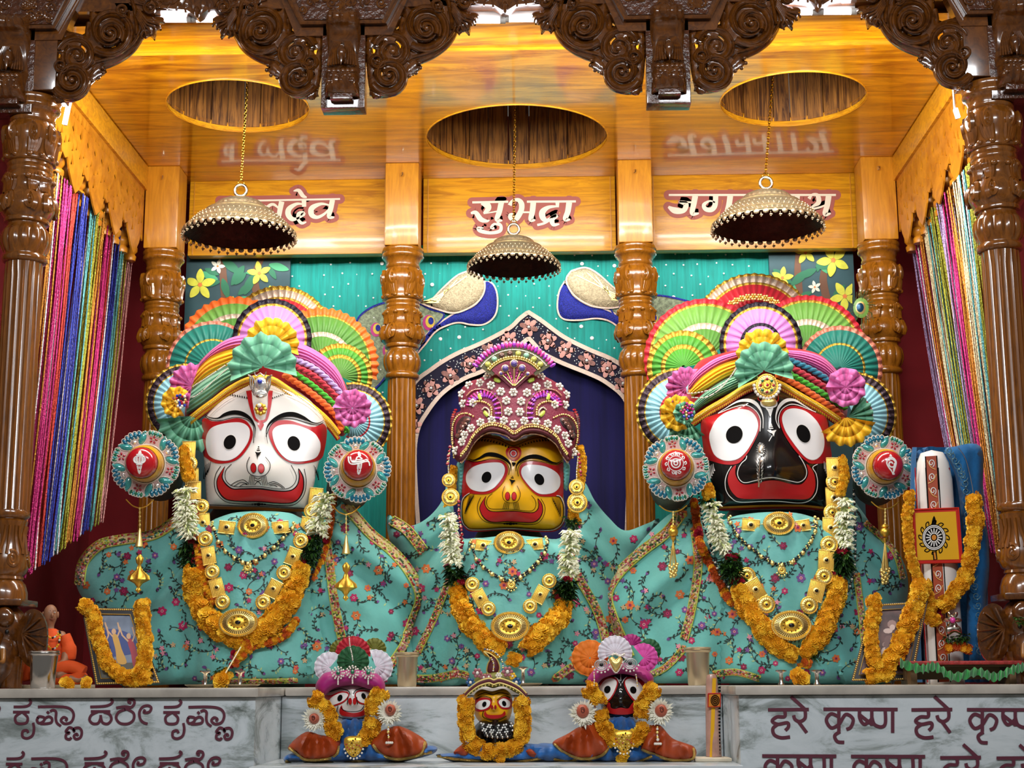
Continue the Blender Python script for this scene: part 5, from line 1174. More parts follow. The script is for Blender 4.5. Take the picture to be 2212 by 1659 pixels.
FS.f(mb, A, linek, 2); FS.f(mb, [(570, 1110), (532, 1163), (497, 1232), (496, 1290), (532, 1368), (602, 1430), (700, 1450), (860, 1440), (1060, 1450), (1180, 1455), (1270, 1430), (1330, 1360), (1350, 1280), (1335, 1200), (1294, 1145), (1306, 1212), (1291, 1280), (1230, 1326), (1130, 1326), (1000, 1310), (860, 1310), (700, 1316), (608, 1296), (560, 1230), (549, 1172)], redm, 3); mb.build('mouth', FS.o)
for x in (870, 960): mb = MB(); FS.e(mb, x, 1096, 36, 60, 0, linek, 3); FS.e(mb, x, 1096, 29, 53, 0, redm, 4); mb.build('nostril', FS.o)
mb = MB(); FS.f(mb, [(955, 412), (1040, 430), (1062, 500), (1030, 570), (960, 610), (890, 570), (845, 500), (870, 430)], redm, 2)
for q, m in ((78, ochre), (66, redm), (50, linek), (42, linew), (34, redm)): FS.e(mb, 952, 508, q, q, 0, m, 3+(78-q)*.03)
mb.build('forehead_mark', FS.o)
# black face
s_ = 5.721; FJ = Face(CRP(1490, 820, s_), [(140, 480), (138, 620), (160, 800), (190, 960), (235, 1060), (262, 1250), (325, 1470), (362, 1620), (900, 1610), (1400, 1605), (1715, 1635), (1725, 1250), (1742, 1010), (1738, 800), (1700, 470), (1500, 330), (1200, 130), (950, 90), (750, 130), (450, 310), (250, 420)], 1658, 5.60, 145, (1000, 1100, 50), faceb, tJ)
eye(FJ, [(145, 520), (330, 425), (560, 348), (700, 330), (800, 380), (850, 450), (870, 540), (850, 650), (780, 800), (700, 930), (600, 1035), (450, 1050), (300, 1015), (195, 965), (160, 780)],
    [(240, 720), (270, 600), (340, 482), (460, 400), (600, 365), (730, 380), (810, 450), (845, 550), (830, 650), (770, 780), (690, 900), (600, 978), (500, 1005), (390, 990), (292, 910)], (550, 680, 100, 112, .55), linew)
eye(FJ, [(1110, 500), (1130, 400), (1200, 340), (1300, 325), (1420, 350), (1560, 410), (1690, 490), (1735, 800), (1738, 1000), (1520, 1040), (1430, 1000), (1330, 910), (1230, 780), (1150, 640)],
    [(1140, 490), (1170, 400), (1240, 360), (1340, 360), (1450, 400), (1560, 500), (1630, 620), (1665, 750), (1650, 880), (1600, 960), (1530, 995), (1450, 975), (1370, 900), (1270, 770), (1180, 630)], (1405, 668, 80, 116, -.42), linew)
mb = MB()
for L in ([(350, 412, 4), (450, 350, 8), (590, 272, 22), (720, 256, 42), (810, 292, 44), (872, 372, 26), (905, 470, 12), (905, 602, 7)], [(1108, 602, 6), (1066, 500, 10), (1076, 400, 22), (1122, 312, 40), (1200, 256, 42), (1300, 256, 28), (1400, 312, 14), (1550, 402, 5)]): FJ.l(mb, L, 10, linew, 3, s_)
mb.build('brow', FJ.o)
mb = MB()
for L in ([(350, 418), (560, 335), (700, 316), (815, 385), (872, 490), (868, 640)], [(1110, 600), (1096, 480), (1132, 375), (1222, 312), (1320, 310), (1450, 358), (1560, 402)],
          [(705, 940), (692, 985), (642, 1030), (602, 1100), (592, 1180), (630, 1250), (690, 1273), (800, 1250), (940, 1216), (1050, 1213), (1200, 1242), (1340, 1268), (1420, 1222), (1445, 1150), (1430, 1080), (1390, 1000), (1350, 940)],
          [(515, 1070), (462, 1160), (437, 1260), (450, 1370), (512, 1460), (620, 1515), (900, 1505), (1100, 1505), (1350, 1525), (1480, 1495), (1560, 1400), (1580, 1270), (1560, 1160), (1520, 1085), (1580, 1045)]): FJ.l(mb, L, 9, linew, 5, s_)
for k in range(5): FJ.l(mb, [(290-18*k, 1040+10*k, 5), (296-16*k, 1090+22*k, 9), (306-16*k, 1130+30*k, 20)], 8, linew, 3, s_); FJ.l(mb, [(1660+16*k, 1010+14*k, 5), (1662+14*k, 1060+24*k, 8), (1665+12*k, 1105+28*k, 16)], 8, linew, 3, s_)
FJ.l(mb, [(885, 268), (898, 318), (985, 342), (1062, 318), (1066, 268)], 28, linew, 3, s_); FJ.f(mb, [(940, 352), (985, 362), (1030, 352), (1020, 392), (995, 458), (966, 392)], linew, 3); FJ.f(mb, [(958, 624), (1010, 632), (1068, 624), (1050, 655), (1038, 702), (1020, 668), (990, 655)], linew, 3)
for y, h in ((602, 26), (580, 19), (564, 12), (550, 7)): FJ.l(mb, [(1006-h, y), (1006+h, y)], 12, linew, 3, s_)
FJ.l(mb, [(1020, 690), (990, 740), (980, 760)], 9, linew, 3, s_)
FJ.l(mb, [(365, 1582), (640, 1572), (900, 1562), (1200, 1558), (1420, 1562), (1708, 1592)], 26, ochre, 2, s_); FJ.l(mb, [(368, 1608), (900, 1588), (1420, 1590), (1712, 1618)], 22, redm, 1, s_)
FJ.l(mb, [(850, 215), (850, 250), (920, 275), (1060, 272), (1095, 240), (1085, 180)], 14, redp, 3, s_)
mb.build('painted_lines', FJ.o, smooth=False)
mb = MB(); FJ.f(mb, [(570, 1055), (502, 1120), (470, 1230), (490, 1332), (550, 1422), (640, 1470), (900, 1475), (1200, 1475), (1430, 1478), (1510, 1432), (1550, 1330), (1545, 1200), (1510, 1110), (1445, 1045), (1465, 1150), (1440, 1230), (1370, 1295), (1250, 1290), (1100, 1252), (980, 1247), (850, 1272), (700, 1297), (620, 1270), (570, 1190), (562, 1120)], redm, 3); mb.build('mouth', FJ.o)
# silver nose ornament hangs on the black face
mb = MB(); N_ = CRP(1490, 820, 5.721); cx, cy = N_([(878, 862)])[0]
for k in range(18):
    a = 2*PI*k/18; p = [(cx+9*q*math.cos(a), cy+15*q*math.sin(a)) for q in (.55, 1)]; pillow(mb, ell((p[0][0]+p[1][0])/2, (p[0][1]+p[1][1])/2, 3.6, 1.4, 8, math.atan2(p[1][1]-p[0][1], p[1][0]-p[0][0])), FJ.S, crystal, .004, None, 2, .008)
pillow(mb, ell(cx, cy, 6, 9.5, 14), FJ.S, silver, .006, None, 3, .010)
for k in range(7):
    for e in (-1, 1):
        q = N_([(865+e*(8+10*math.sin(k*.5)), 985+k*46)])[0]; pillow(mb, ell(q[0]+e*3.2*(1-k/9), q[1], 7-k*.5, 1.5, 8, -e*1.15), FJ.S, crystal, .003, None, 2, .008)
tubepx(mb, N_([(868, 960), (860, 1100), (855, 1220), (852, 1325)]), 1.6, FJ.S, silver, .008)
o = mb.build('nose_ornament'); tag(o, 'silver flower-and-feather nose ornament on the black face', 'jewel')
# plain wooden bodies inside the robes
for t, x, y, Y, r, h in ((tB, 545, 1478, 5.92, .20, .72), (tS, 1100, 1478, 5.98, .15, .62), (tJ, 1690, 1478, 5.92, .20, .72)):
    p = W(x, y, Y); mb = MB(); mb.lathe([(r, ZA), (r*1.02, ZA+.2), (r*.95, ZA+h*.9), (r*.7, ZA+h)], greyb, 28, Matrix.Translation((p.x, p.y, 0))); mb.build('body', t)
# ---- arms with painted hands ---------------------------------------
knobr = mat('knob_red', '#b5121d', .2, coat=.8); knoby = mat('knob_yellow', '#d69a12', .3, coat=.5, var=.3, vscale=15)
pinkd = mat('disc_pink', '#d9b6b2', .5, bump=.3, bscale=200); turq = mat('stone_turquoise', '#3f9f9b', .15, coat=1, var=.4, vscale=300); tealst = mat('stone_teal', '#136a86', .12, coat=1); wire = mat('wire_white', '#e3ded0', .4)
arms = {}
def arm(t, cx, cy, kx, ky, R, Y, shoulder, lb, glyph, rot):
    # cylindrical arm from the shoulder to a red-ended hand, wearing a round jewelled disc
    s = SC(cx, cy, Y); c = W(cx, cy, Y); k = W(kx, ky, Y-.16); d = (k-c).normalized(); sh = W(*shoulder)
    mb = MB(); mb.tube([sh, sh.lerp(c, .5), c+d*.02], [.085, .088, .078], greyb, 24); ring = FR(sh.lerp(c, .72), (c-sh).normalized())
    beads_ = [ring @ Vector((.088*math.cos(a), .088*math.sin(a), 0)) for a in [2*PI*i/40 for i in range(40)]]
    for p in beads_: mb.ball(p, .006, mat('brown_bead', '#3a2218', .4), 6, 4)
    o = mb.build('arm', t); M_ = FR(c, d); r0 = R*s
    mb = MB(); mb.lathe([(r0*.54, -.01), (r0*.55, .05), (r0*.53, .085), (r0*.46, .098)], knoby, 32, M_, cap=False); mb.lathe([(r0*.46, .096), (r0*.45, .12), (r0*.40, .140), (r0*.22, .150), (0, .152)], knobr, 32, M_, cap=False)
    mb.lathe([(r0*.465, .092), (r0*.47, .10)], linek, 32, M_, cap=False); h = mb.build('hand', t)
    if glyph:
        mb = MB()
        for L, w in glyph:
            P = sm(L, 5) if len(L) > 2 else L; pts = [M_ @ Vector((x*r0*.40, y*r0*.40, .1415+.011*max(0, 1-(x*x+y*y)))) for x, y in P]; mb.tube(pts, w*r0*.4, linew, 5, .4)
        mb.build('emblem', h)
    u = thing('jewelled_disc', lb, 'armlet', c, 'round jewelled hand discs'); G = M_ @ Matrix.Rotation(rot, 4, 'Z')
    mb = MB(); n = 96                              # scalloped plate with a hole
    vs = []; fs = []
    for z in (.030, .016):
        for q in range(3):
            for i in range(n):
                a = 2*PI*i/n; rr = r0*(.56, .8, .97+.035*math.cos(8*a)*1+.03*abs(math.sin(16*a)))[q]; vs.append(G @ Vector((rr*math.cos(a), rr*math.sin(a), z)))
    for b in (0, 3):
        for q in range(2):
            for i in range(n): fs.append(((b+q)*n+i, (b+q)*n+(i+1) % n, (b+q+1)*n+(i+1) % n, (b+q+1)*n+i))
    for q in (0, 2):
        for i in range(n): fs.append((q*n+i, q*n+(i+1) % n, (q+3)*n+(i+1) % n, (q+3)*n+i))
    mb.add(vs, fs, pinkd)
    mb.tube([G @ Vector((r0*.58*math.cos(a), r0*.58*math.sin(a), .032)) for a in [2*PI*i/40 for i in range(40)]], .0025, wire, 5, closed=True); mb.build('plate', u)
    stone = lambda mb, a, q, rl, rw, m, aa: mb.ball(G @ Vector((q*r0*math.cos(a), q*r0*math.sin(a), .031)), (rl*r0, rw*r0, .006), m, 10, 5, M=(G.to_3x3() @ Matrix.Rotation(aa, 3, 'Z')))
    def ringed(mb, a, q, rl, rw, m, aa):
        rl *= 1.28; rw *= 1.32; stone(mb, a, q, rl, rw, m, aa); p0 = G @ Vector((q*r0*math.cos(a), q*r0*math.sin(a), .033)); R3 = G.to_3x3() @ Matrix.Rotation(aa, 3, 'Z'); mb.tube([p0+R3 @ Vector((rl*1.12*r0*math.cos(b), rw*1.2*r0*math.sin(b), 0)) for b in [2*PI*i/12 for i in range(12)]], .0013, wire, 4, closed=True)
    ms, mp = MB(), MB()
    for k in range(4):
        mf = MB()
        a0 = k*PI/2
        for j in range(5): b = a0+(j-2)*.135; ringed(ms, b, .92-.015*abs(j-2), .088, .050, tealst, b)       # outer fans of teal stones
        stone(mf, a0, .73, .065, .085, crystal, a0); ms.tube([G @ Vector((r0*(.735*math.cos(a0)+.13*math.cos(q)), r0*(.735*math.sin(a0)+.13*math.sin(q)), .031)) for q in [a0-1.7+.34*i for i in range(11)]], .0016, linek, 4)
        for sg in (-1, 1):                        # paisleys either side
            b = a0+sg*.36; ringed(mp, b, .77, .155, .078, turq, b+sg*.55); stone(mp, b+sg*.10, .95, .07, .03, turq, b+sg*1.3); stone(mf, b+sg*.10, .985, .018, .018, pearl, 0)
        a1 = a0+PI/4
        for j in range(5): an = 2*PI*j/5+a1; p = Vector((.75*math.cos(a1)+.085*math.cos(an), .75*math.sin(a1)+.085*math.sin(an))); stone(mf, math.atan2(p.y, p.x), p.length, .048, .034, ruby, an)
        stone(mf, a1, .76, .02, .02, goldy, 0)
        for j in range(5): b = a1+(j-2)*.085; ringed(ms, b, .93, .060, .034, turq if j % 2 else emerald, b)
        mf.build('ruby_flower', u)
    ms.build('teal_stones', u); mp.build('paisley_stones', u)
    return c, r0, M_
wheel = [([(math.cos(a)*.55, math.sin(a)*.55) for a in [2*PI*i/16 for i in range(17)]], .05), ([(math.cos(a)*.33, math.sin(a)*.33) for a in [2*PI*i/14 for i in range(15)]], .05), ([(math.cos(a)*.14, math.sin(a)*.14) for a in [2*PI*i/10 for i in range(11)]], .05)]+[([(.62*math.cos(a), .62*math.sin(a)), (.74*math.cos(a+.2), .74*math.sin(a+.2)), (.8*math.cos(a), .8*math.sin(a)), (.66*math.cos(a-.15), .66*math.sin(a-.15))], .04) for a in [2*PI*i/10 for i in range(10)]]+[([(0, .62), (0, .92)], .05), ([(0, -.6), (0, -.85)], .06)]
shell = [([(.1+r*math.cos(a), .05+r*math.sin(a)) for r, a in [(.06+.022*i, i*.55) for i in range(16)]], .06), ([(.05, .55), (.3, .45), (.45, .2), (.4, -.1), (.3, -.4), (.2, -.7), (.34, -.72)], .07), ([(-.15, .45), (-.25, .1), (-.1, -.25), (.1, -.5), (.2, -.7)], .06), ([(-.1, .5), (.25, .52)], .08), ([(-.02, .64), (.18, .66)], .07), ([(.07, .66), (.08, .8)], .06), ([(.34, .1), (.26, -.3), (.2, -.55)], .05)]
mace = [([(math.cos(a)*.40, .18+math.sin(a)*.27) for a in [2*PI*i/16 for i in range(17)]], .07), ([(-.38, .22), (.38, .22)], .06), ([(-.36, .08), (.36, .08)], .06), ([(0, .44), (0, -.08)], .05), ([(-.18, .42), (-.2, .1), (-.14, -.06)], .05), ([(.18, .42), (.2, .1), (.14, -.06)], .05), ([(-.24, .52), (0, .56), (.24, .52)], .07), ([(-.08, .62), (0, .82), (.08, .62)], .06), ([(-.22, -.16), (.22, -.16)], .07), ([(-.14, -.26), (0, -.82), (.14, -.26)], .06), ([(0, -.3), (0, -.7)], .05)]
plough = [([(-.75, .5), (-.68, .05), (-.4, -.12), (.1, -.05), (.5, .1), (.78, .1), (.86, -.2)], .06), ([(-.6, .48), (-.5, .12), (-.3, .02), (.2, .1), (.6, .25), (.74, .18)], .06), ([(-.2, .05), (-.1, .4), (.1, .45), (.3, .25)], .06), ([(.02, .5), (.04, .85), (.16, .5)], .07), ([(.0, -.1), (-.04, -.5), (.04, -.85), (.18, -.5), (.24, -.05)], .06), ([(.08, -.1), (.07, -.6)], .05), ([(-.1, .2), (.3, .25)], .06)]
dB1 = arm(tB, 318, 1003, 300, 998, 72, 5.42, (348, 1036, 5.90), 'round turquoise disc on the left hand of the white-faced statue', mace, .5)
dB2 = arm(tB, 772, 1018, 774, 998, 70, 5.42, (752, 1058, 5.90), 'round turquoise disc on the right hand of the white-faced statue', plough, .1)
dJ1 = arm(tJ, 1460, 1014, 1460, 1000, 70, 5.42, (1452, 1056, 5.90), 'round turquoise disc on the left hand of the black-faced statue', wheel, .9)
dJ2 = arm(tJ, 1906, 1010, 1924, 1003, 68, 5.42, (1890, 1046, 5.90), 'round turquoise disc on the right hand of the black-faced statue', shell, .3)
# gold tassels hung from the discs
def tassel(lb, x, y0, y1, Y, kind):
    s = SC(x, y0, Y); t = thing('gold_tassel', lb, 'tassel', W(x, y0, Y), 'gold tassels under the hands'); v = lambda y, dx=0: W(x+dx, y0+(y1-y0)*y, Y)
    mb = MB(); n = 14
    for i in range(n): mb.ball(v(.0+.22*i/n), 1.6*s*(1+.6*(i % 3 == 0)), goldy, 6, 4)
    for e in (-1, 1): mb.tube(sm([v(-.10, e*30), v(-.03, e*16), v(.0, 0)], 5), .0022, gold, 5)
    mb.build('chain', t); mb = MB()
    if kind == 0:
        mb.lathe([(1, 0), (3, -6), (4, -14), (9, -40), (8, -41), (0, -38)], goldy, 14, Matrix.Translation(v(.22)) @ Matrix.Scale(s, 4)); mb.lathe([(2, 0), (8, -8), (6, -18), (3, -22), (7, -34), (20, -46), (22, -54), (8, -62), (3, -70), (6, -76), (1, -82)], gold, 18, Matrix.Translation(v(.52)) @ Matrix.Scale(s, 4), mod=lambda i, a: 1+.12*math.cos(9*a))
    else:
        mb.ball(v(.30), 11*s, gold, 14, 8); mb.lathe([(6, 0), (9, -5), (4, -8)], gold, 12, Matrix.Translation(v(.2)) @ Matrix.Scale(s, 4)); mb.lathe([(7, 0), (3, -6), (2, -10)], gold, 12, Matrix.Translation(v(.38)) @ Matrix.Scale(s, 4))
        for j in range(8): a = 2*PI*j/8; mb.tube([v(.42), v(.72)+Vector((6*s*math.cos(a), 6*s*math.sin(a), 0)), v(.82)+Vector((8*s*math.cos(a), 8*s*math.sin(a), 0))], .0018, goldy, 4)
        for j in range(26): a = j*2.4; mb.ball(v(.78+.2*j/26)+Vector((9*s*math.cos(a)*(1-j/60), 9*s*math.sin(a)*(1-j/60), 0)), 3.4*s, goldy, 6, 4)
    mb.build('pendant', t)
tassel('gold tassel with bell hanging under the left hand of the white-faced statue', 302, 1098, 1290, 5.42, 0)
tassel('gold tassel with bell hanging under the right hand of the white-faced statue', 748, 1112, 1310, 5.42, 0)
tassel('gold ball tassel hanging under the left hand of the black-faced statue', 1454, 1106, 1250, 5.42, 1)
tassel('gold ball tassel hanging under the right hand of the black-faced statue', 1912, 1100, 1265, 5.42, 1)
# ================================================================ TURBANS AND CROWN
def cl(n, c, **k): return mat('silk_'+n, c, k.pop('rough', .55), sheen=.1, bump=.25, bscale=60, **k)
pinkS = cl('pink', '#dd6fb0'); yelS = cl('yellow', '#f8c01a'); grnS = cl('sea_green', '#6fb492'); redS = cl('red', '#c0162a'); lilS = cl('lilac', '#c07cc4'); grassS = cl('grass', '#4f8430'); ltgS = cl('light_green', '#6a9e40'); tealS = cl('fan_teal', '#077062'); skyS = cl('sky', '#92c9d4'); limeS = cl('lime', '#459426')
grnW = cl('sea_green_lit', '#8fcbab'); oranS = cl('orange', '#ee6a1a'); ropeO = mat('rope_orange', '#f26a18', .8, sheen=.4); ropeG = mat('rope_green', '#3fb321', .8, sheen=.4); ropeR = mat('rope_red', '#c31f38', .8, sheen=.4); ropeL = mat('rope_lilac', '#bda2dc', .8, sheen=.4); ropeT = mat('rope_teal', '#1f7f9c', .8, sheen=.4)  # wrap green: the sea green lightened in its colour to offset shade
laceK = mat('lace_dark', '#1c1426', .4, .3, bump=.8, bscale=200, var=.6, vscale=150); laceG = mat('lace_gold', '#c9a440', .35, .7, bump=.8, bscale=200); peach = mat('lace_peach', '#d0806a', .4, .4, bump=.8, bscale=180); checks = mat('lace_check', '#4a3b46', .4, .4, bump=1, bscale=120, var=.9, vscale=110); silL = mat('lace_silver', '#cdb7a5', .4, .5, bump=.6, bscale=200)
def headdress(lb, x, y): return thing('festive_turban', lb, 'headdress', W(x, y, 5.75), 'fan-decked turbans')
def mkfan(t, K, c, R, a0, a1, n, bands, Y, amp=.008, bowl=0, ey=1.0, nm='pleated_fan', lab=None, sc=.008, seed=0):
    (x, y), = K([c]); mb = MB(); fan(mb, x, y, R, a0, a1, n, bands, Y, amp, bowl, sc, ey, seed); o = mb.build(nm, t, smooth=False)
    o.data.polygons.foreach_set('use_smooth', [True]*len(o.data.polygons))
    if lab: lbl(o, lab)
    return o
def rosette(t, K, c, R, a0, a1, n, m, Y, lab, seed=0, ey=1.0): return mkfan(t, K, c, R, a0, a1, n, [(.03, .35, m), (.35, .7, m), (.7, 1, m)], Y, .022, .045, ey, 'pleated_rosette', lab, .05, seed)
def brim(t, K, pts, D):
    mb = MB(); P = sm(K(pts), 10); tubepx(mb, P, 6.5, D, yelS, .01, 8); beads(mb, P, 1.5, D, [goldy], .052, 1.2)
    Q = [(x, y+11) for x, y in P]; tubepx(mb, Q, 5.5, D, redS, .004, 8)
    for i in range(0, len(Q)-1): pillow(mb, [(Q[i][0]-2.5, Q[i][1]-3), (Q[i][0]+2.5, Q[i][1]-3), (Q[i][0], Q[i][1]+4)], D, yelS, .003, None, 3, .035)
    mb.build('ribbon_brim', t)
# ---- white-faced statue's turban
K5 = CRP(300, 600, 3.318); r5 = 1/3.318
tb = headdress('festive turban with orange-rimmed green fans and pleated rosettes on the white-faced statue', 560, 850)
mkfan(tb, K5, (1010, 450), 392*r5, -150, -30, 16, [(.5, .76, redS), (.76, .80, laceG), (.80, .93, silL), (.93, 1, laceG)], 6.04, lab='red fan with gold lace rim')
mkfan(tb, K5, (690, 545), 410*r5, -205, -40, 18, [(.1, .62, grassS), (.62, .70, silL), (.70, .88, ltgS), (.88, 1, oranS)], 6.00, lab='green fan with orange rim', sc=.018)
mkfan(tb, K5, (1305, 625), 410*r5, -125, 15, 18, [(.1, .5, grassS), (.5, .58, silL), (.58, .85, grassS), (.85, .88, laceG), (.88, 1, oranS)], 6.00, lab='green fan with orange rim', sc=.018)
mkfan(tb, K5, (530, 645), 335*r5, 170, 320, 14, [(.05, .58, tealS), (.58, .62, laceG), (.62, .93, tealS), (.93, 1, peach)], 5.95, lab='dark teal fan with peach lace rim')
mkfan(tb, K5, (1440, 705), 235*r5, -170, 25, 18, [(.05, .55, grassS), (.55, .66, laceG), (.66, .86, limeS), (.86, 1, laceG)], 5.94, lab='small green fan with gold lace rim')
mkfan(tb, K5, (955, 435), 285*r5, -205, 25, 17, [(.1, .82, lilS), (.82, .88, laceG), (.88, 1, laceK)], 5.90, lab='lilac fan with dark lace rim')
mkfan(tb, K5, (335, 905), 290*r5, 85, 300, 20, [(.05, .55, skyS), (.55, .78, skyS), (.78, .81, laceG), (.81, .95, checks), (.95, 1, laceG)], 5.90, lab='pale blue fan with checked lace rim')
mkfan(tb, K5, (1535, 1030), 282*r5, -100, 115, 20, [(.05, .40, skyS), (.40, .44, redS), (.44, .78, skyS), (.78, .81, laceG), (.81, .95, checks), (.95, 1, laceG)], 5.90, lab='pale blue fan with checked lace rim')
ZB = lambda x, y: 5.70+.16*((x-565)/190)**2
mb = MB(); TBp = sm(K5([(330, 990), (350, 850), (400, 660), (520, 520), (700, 430), (960, 400), (1180, 480), (1350, 580), (1470, 740), (1510, 900), (1500, 1080), (1430, 1130), (1250, 940), (1050, 800), (860, 740), (700, 780), (520, 900), (400, 1000)]), 5, True)
pillow(mb, TBp, ZB, redS, .06, 24, 10, 0, 5); mb.build('turban_base', tb)
TD = lambda x, y: ZB(x, y)-.045
for T_, B_, m, n, h, nm in (([(400, 650), (540, 500), (700, 418), (960, 400)], [(370, 720), (500, 590), (640, 520), (800, 500)], pinkS, 4, .05, 'pink_wrap'), ([(380, 690), (500, 560), (640, 508), (760, 490)], [(340, 860), (460, 740), (620, 650), (780, 590)], yelS, 5, .06, 'yellow_wrap'), ([(352, 800), (500, 690), (680, 600), (860, 590)], [(340, 985), (460, 910), (640, 770), (860, 670)], grnW, 6, .07, 'green_wrap'),
                     ([(1100, 450), (1230, 500), (1360, 585), (1450, 700), (1510, 900)], [(1110, 600), (1200, 620), (1320, 700), (1420, 800), (1500, 900)], pinkS, 6, .05, 'pink_wrap')):
    mb = MB(); loft(mb, K5(T_), K5(B_), TD, m, h, n, seed=n); mb.build(nm, tb)
for L, m, r in (([(1120, 590), (1250, 645), (1370, 745), (1490, 880)], ropeL, 6.5), ([(1100, 630), (1240, 695), (1360, 800), (1510, 950)], ropeR, 6.5), ([(1090, 670), (1230, 760), (1370, 880), (1455, 980), (1490, 1110)], ropeG, 6.2), ([(1040, 695), (1200, 800), (1330, 905), (1420, 1000), (1455, 1090)], ropeO, 6.8)):
    mb = MB(); rope(mb, K5(L), r, TD, m, .055); mb.build('twisted_rope', tb)
brim(tb, K5, [(375, 1005), (450, 945), (540, 880), (640, 805), (760, 740), (870, 715), (970, 735), (1090, 815), (1230, 915), (1350, 1020), (1430, 1120)], lambda x, y: 5.61+.14*((x-560)/180)**2)
rosette(tb, K5, (950, 480), 195*r5, -195, 20, 9, yelS, 5.62, 'yellow pleated rosette', 1); rosette(tb, K5, (890, 640), 240*r5, -205, 15, 8, grnS, 5.56, 'sea-green pleated rosette', 2)
rosette(tb, K5, (380, 775), 160*r5, 100, 290, 8, pinkS, 5.66, 'pink pleated rosette', 3); rosette(tb, K5, (385, 990), 255*r5, 35, 175, 7, grnS, 5.68, 'sea-green pleated rosette', 4); rosette(tb, K5, (270, 890), 110*r5, 60, 320, 7, yelS, 5.62, 'yellow pleated rosette', 5); rosette(tb, K5, (1530, 935), 135*r5, -180, 180, 11, pinkS, 5.64, 'pink pleated rosette', 6)
mb = MB()
for L in ([(700, 575), (600, 640), (480, 720), (360, 800), (330, 850)], [(710, 600), (600, 680), (480, 790), (400, 850), (345, 860)]): beads(mb, K5(L), 1.7, TD, [pearl], .085, 1.0)
mb.build('pearl_string', tb)
mb = MB(); (x, y), = K5([(300, 885)])
for k in range(22): a = k*2.4; mb.ball(W(x+13*math.sqrt(k/22)*math.cos(a), y+16*math.sqrt(k/22)*math.sin(a), 5.56), .006, rnd.choice([ruby, goldy, sapphire, laceK, pearl]), 6, 4)
mb.build('bead_cluster', tb)
mb = MB(); K_ = CRP(420, 780, 5.028); BD = 5.53
for sg in (-1, 1):
    for q in range(3): tubepx(mb, sm([(562+sg*(4+q*4), 858-q*2), (562+sg*(13+q*4), 842-q*4), (562+sg*(12+q*5), 825-q*5), (562+sg*(18+q*4), 812-q)], 6), 1.7, BD, silver, .01)
    tubepx(mb, sm([(562, 806), (562+sg*9, 812), (562+sg*13, 803)], 6), 1.5, BD, silver, .01)
pillow(mb, ell(563, 828, 13, 14), BD, crystal, .012, None, 4, .01); pillow(mb, ell(563, 850, 15, 10), BD, crystal, .012, None, 4, .01); pillow(mb, ell(562, 856, 9, 5), BD, silver, .01, None, 3, .02); mb.ball(W(561, 824, BD-.026), 5.6*1.72e-3, sapphire, 10, 6)
mb.build('silver_brooch', tb)
mb = MB(); flower_jewel(mb, 563, 884, 15, BD, .025, gold, ruby, 8); mb.ball(W(560, 876, BD-.035), .008, pearl, 8, 6); mb.build('gold_pendant', tb)
# ---- black-faced statue's turban
K7 = CRP(1360, 560, 2.963); r7 = 1/2.963
tj = headdress('festive turban with red-rimmed green fans and pleated rosettes on the black-faced statue', 1660, 840)
mkfan(tj, K7, (800, 490), 400*r7, -155, -25, 18, [(.4, .82, redS), (.82, .86, laceG), (.86, .96, silL), (.96, 1, laceG)], 6.05, lab='red fan with gold lace rim')
mb = MB()
for k in range(9): a = math.radians(-125+k*8.5); flower_jewel(mb, 1630+88*math.cos(a), 725+84*math.sin(a), 9, 6.02, 0, goldy, gold, 6)
mb.build('sequin_row', tj)
mkfan(tj, K7, (480, 640), 388*r7, -200, -35, 18, [(.1, .5, grassS), (.5, .60, silL), (.60, .88, ltgS), (.88, .92, laceG), (.92, 1, redS)], 6.0, lab='green fan with red rim')
mkfan(tj, K7, (1140, 610), 380*r7, -130, 0, 17, [(.1, .5, grassS), (.5, .60, silL), (.60, .88, ltgS), (.88, .92, laceG), (.92, 1, redS)], 6.0, lab='green fan with red rim')
mkfan(tj, K7, (345, 690), 235*r7, -205, -10, 16, [(.05, .5, limeS), (.5, .62, laceG), (.62, .86, limeS), (.86, 1, laceG)], 5.95, lab='small green fan with gold lace rim')
mkfan(tj, K7, (1345, 700), 275*r7, -165, 20, 17, [(.05, .55, tealS), (.55, .60, laceG), (.60, .90, tealS), (.90, 1, peach)], 5.95, lab='dark teal fan with peach lace rim')
mkfan(tj, K7, (840, 540), 266*r7, -200, 20, 17, [(.1, .42, lilS), (.42, .5, laceK), (.5, .84, lilS), (.84, .90, laceG), (.90, 1, laceK)], 5.90, lab='lilac fan with dark lace rim')
mkfan(tj, K7, (320, 975), 280*r7, 95, 300, 20, [(.05, .40, skyS), (.40, .46, redS), (.46, .78, skyS), (.78, .81, laceG), (.81, .95, checks), (.95, 1, laceG)], 5.90, lab='pale blue fan with checked lace rim')
mkfan(tj, K7, (1430, 1000), 280*r7, -110, 75, 20, [(.05, .40, skyS), (.40, .46, redS), (.46, .78, skyS), (.78, .81, laceG), (.81, .95, checks), (.95, 1, laceG)], 5.90, lab='pale blue fan with checked lace rim')
ZJ = lambda x, y: 5.70+.16*((x-1650)/190)**2
mb = MB(); pillow(mb, sm(K7([(390, 1010), (370, 850), (420, 680), (560, 610), (850, 560), (1120, 580), (1260, 640), (1380, 790), (1400, 900), (1380, 1040), (1320, 1050), (1180, 920), (1000, 810), (880, 770), (760, 800), (600, 900)]), 5, True), ZJ, redS, .06, 24, 10, 0, 5); mb.build('turban_base', tj)
TJ = lambda x, y: ZJ(x, y)-.045
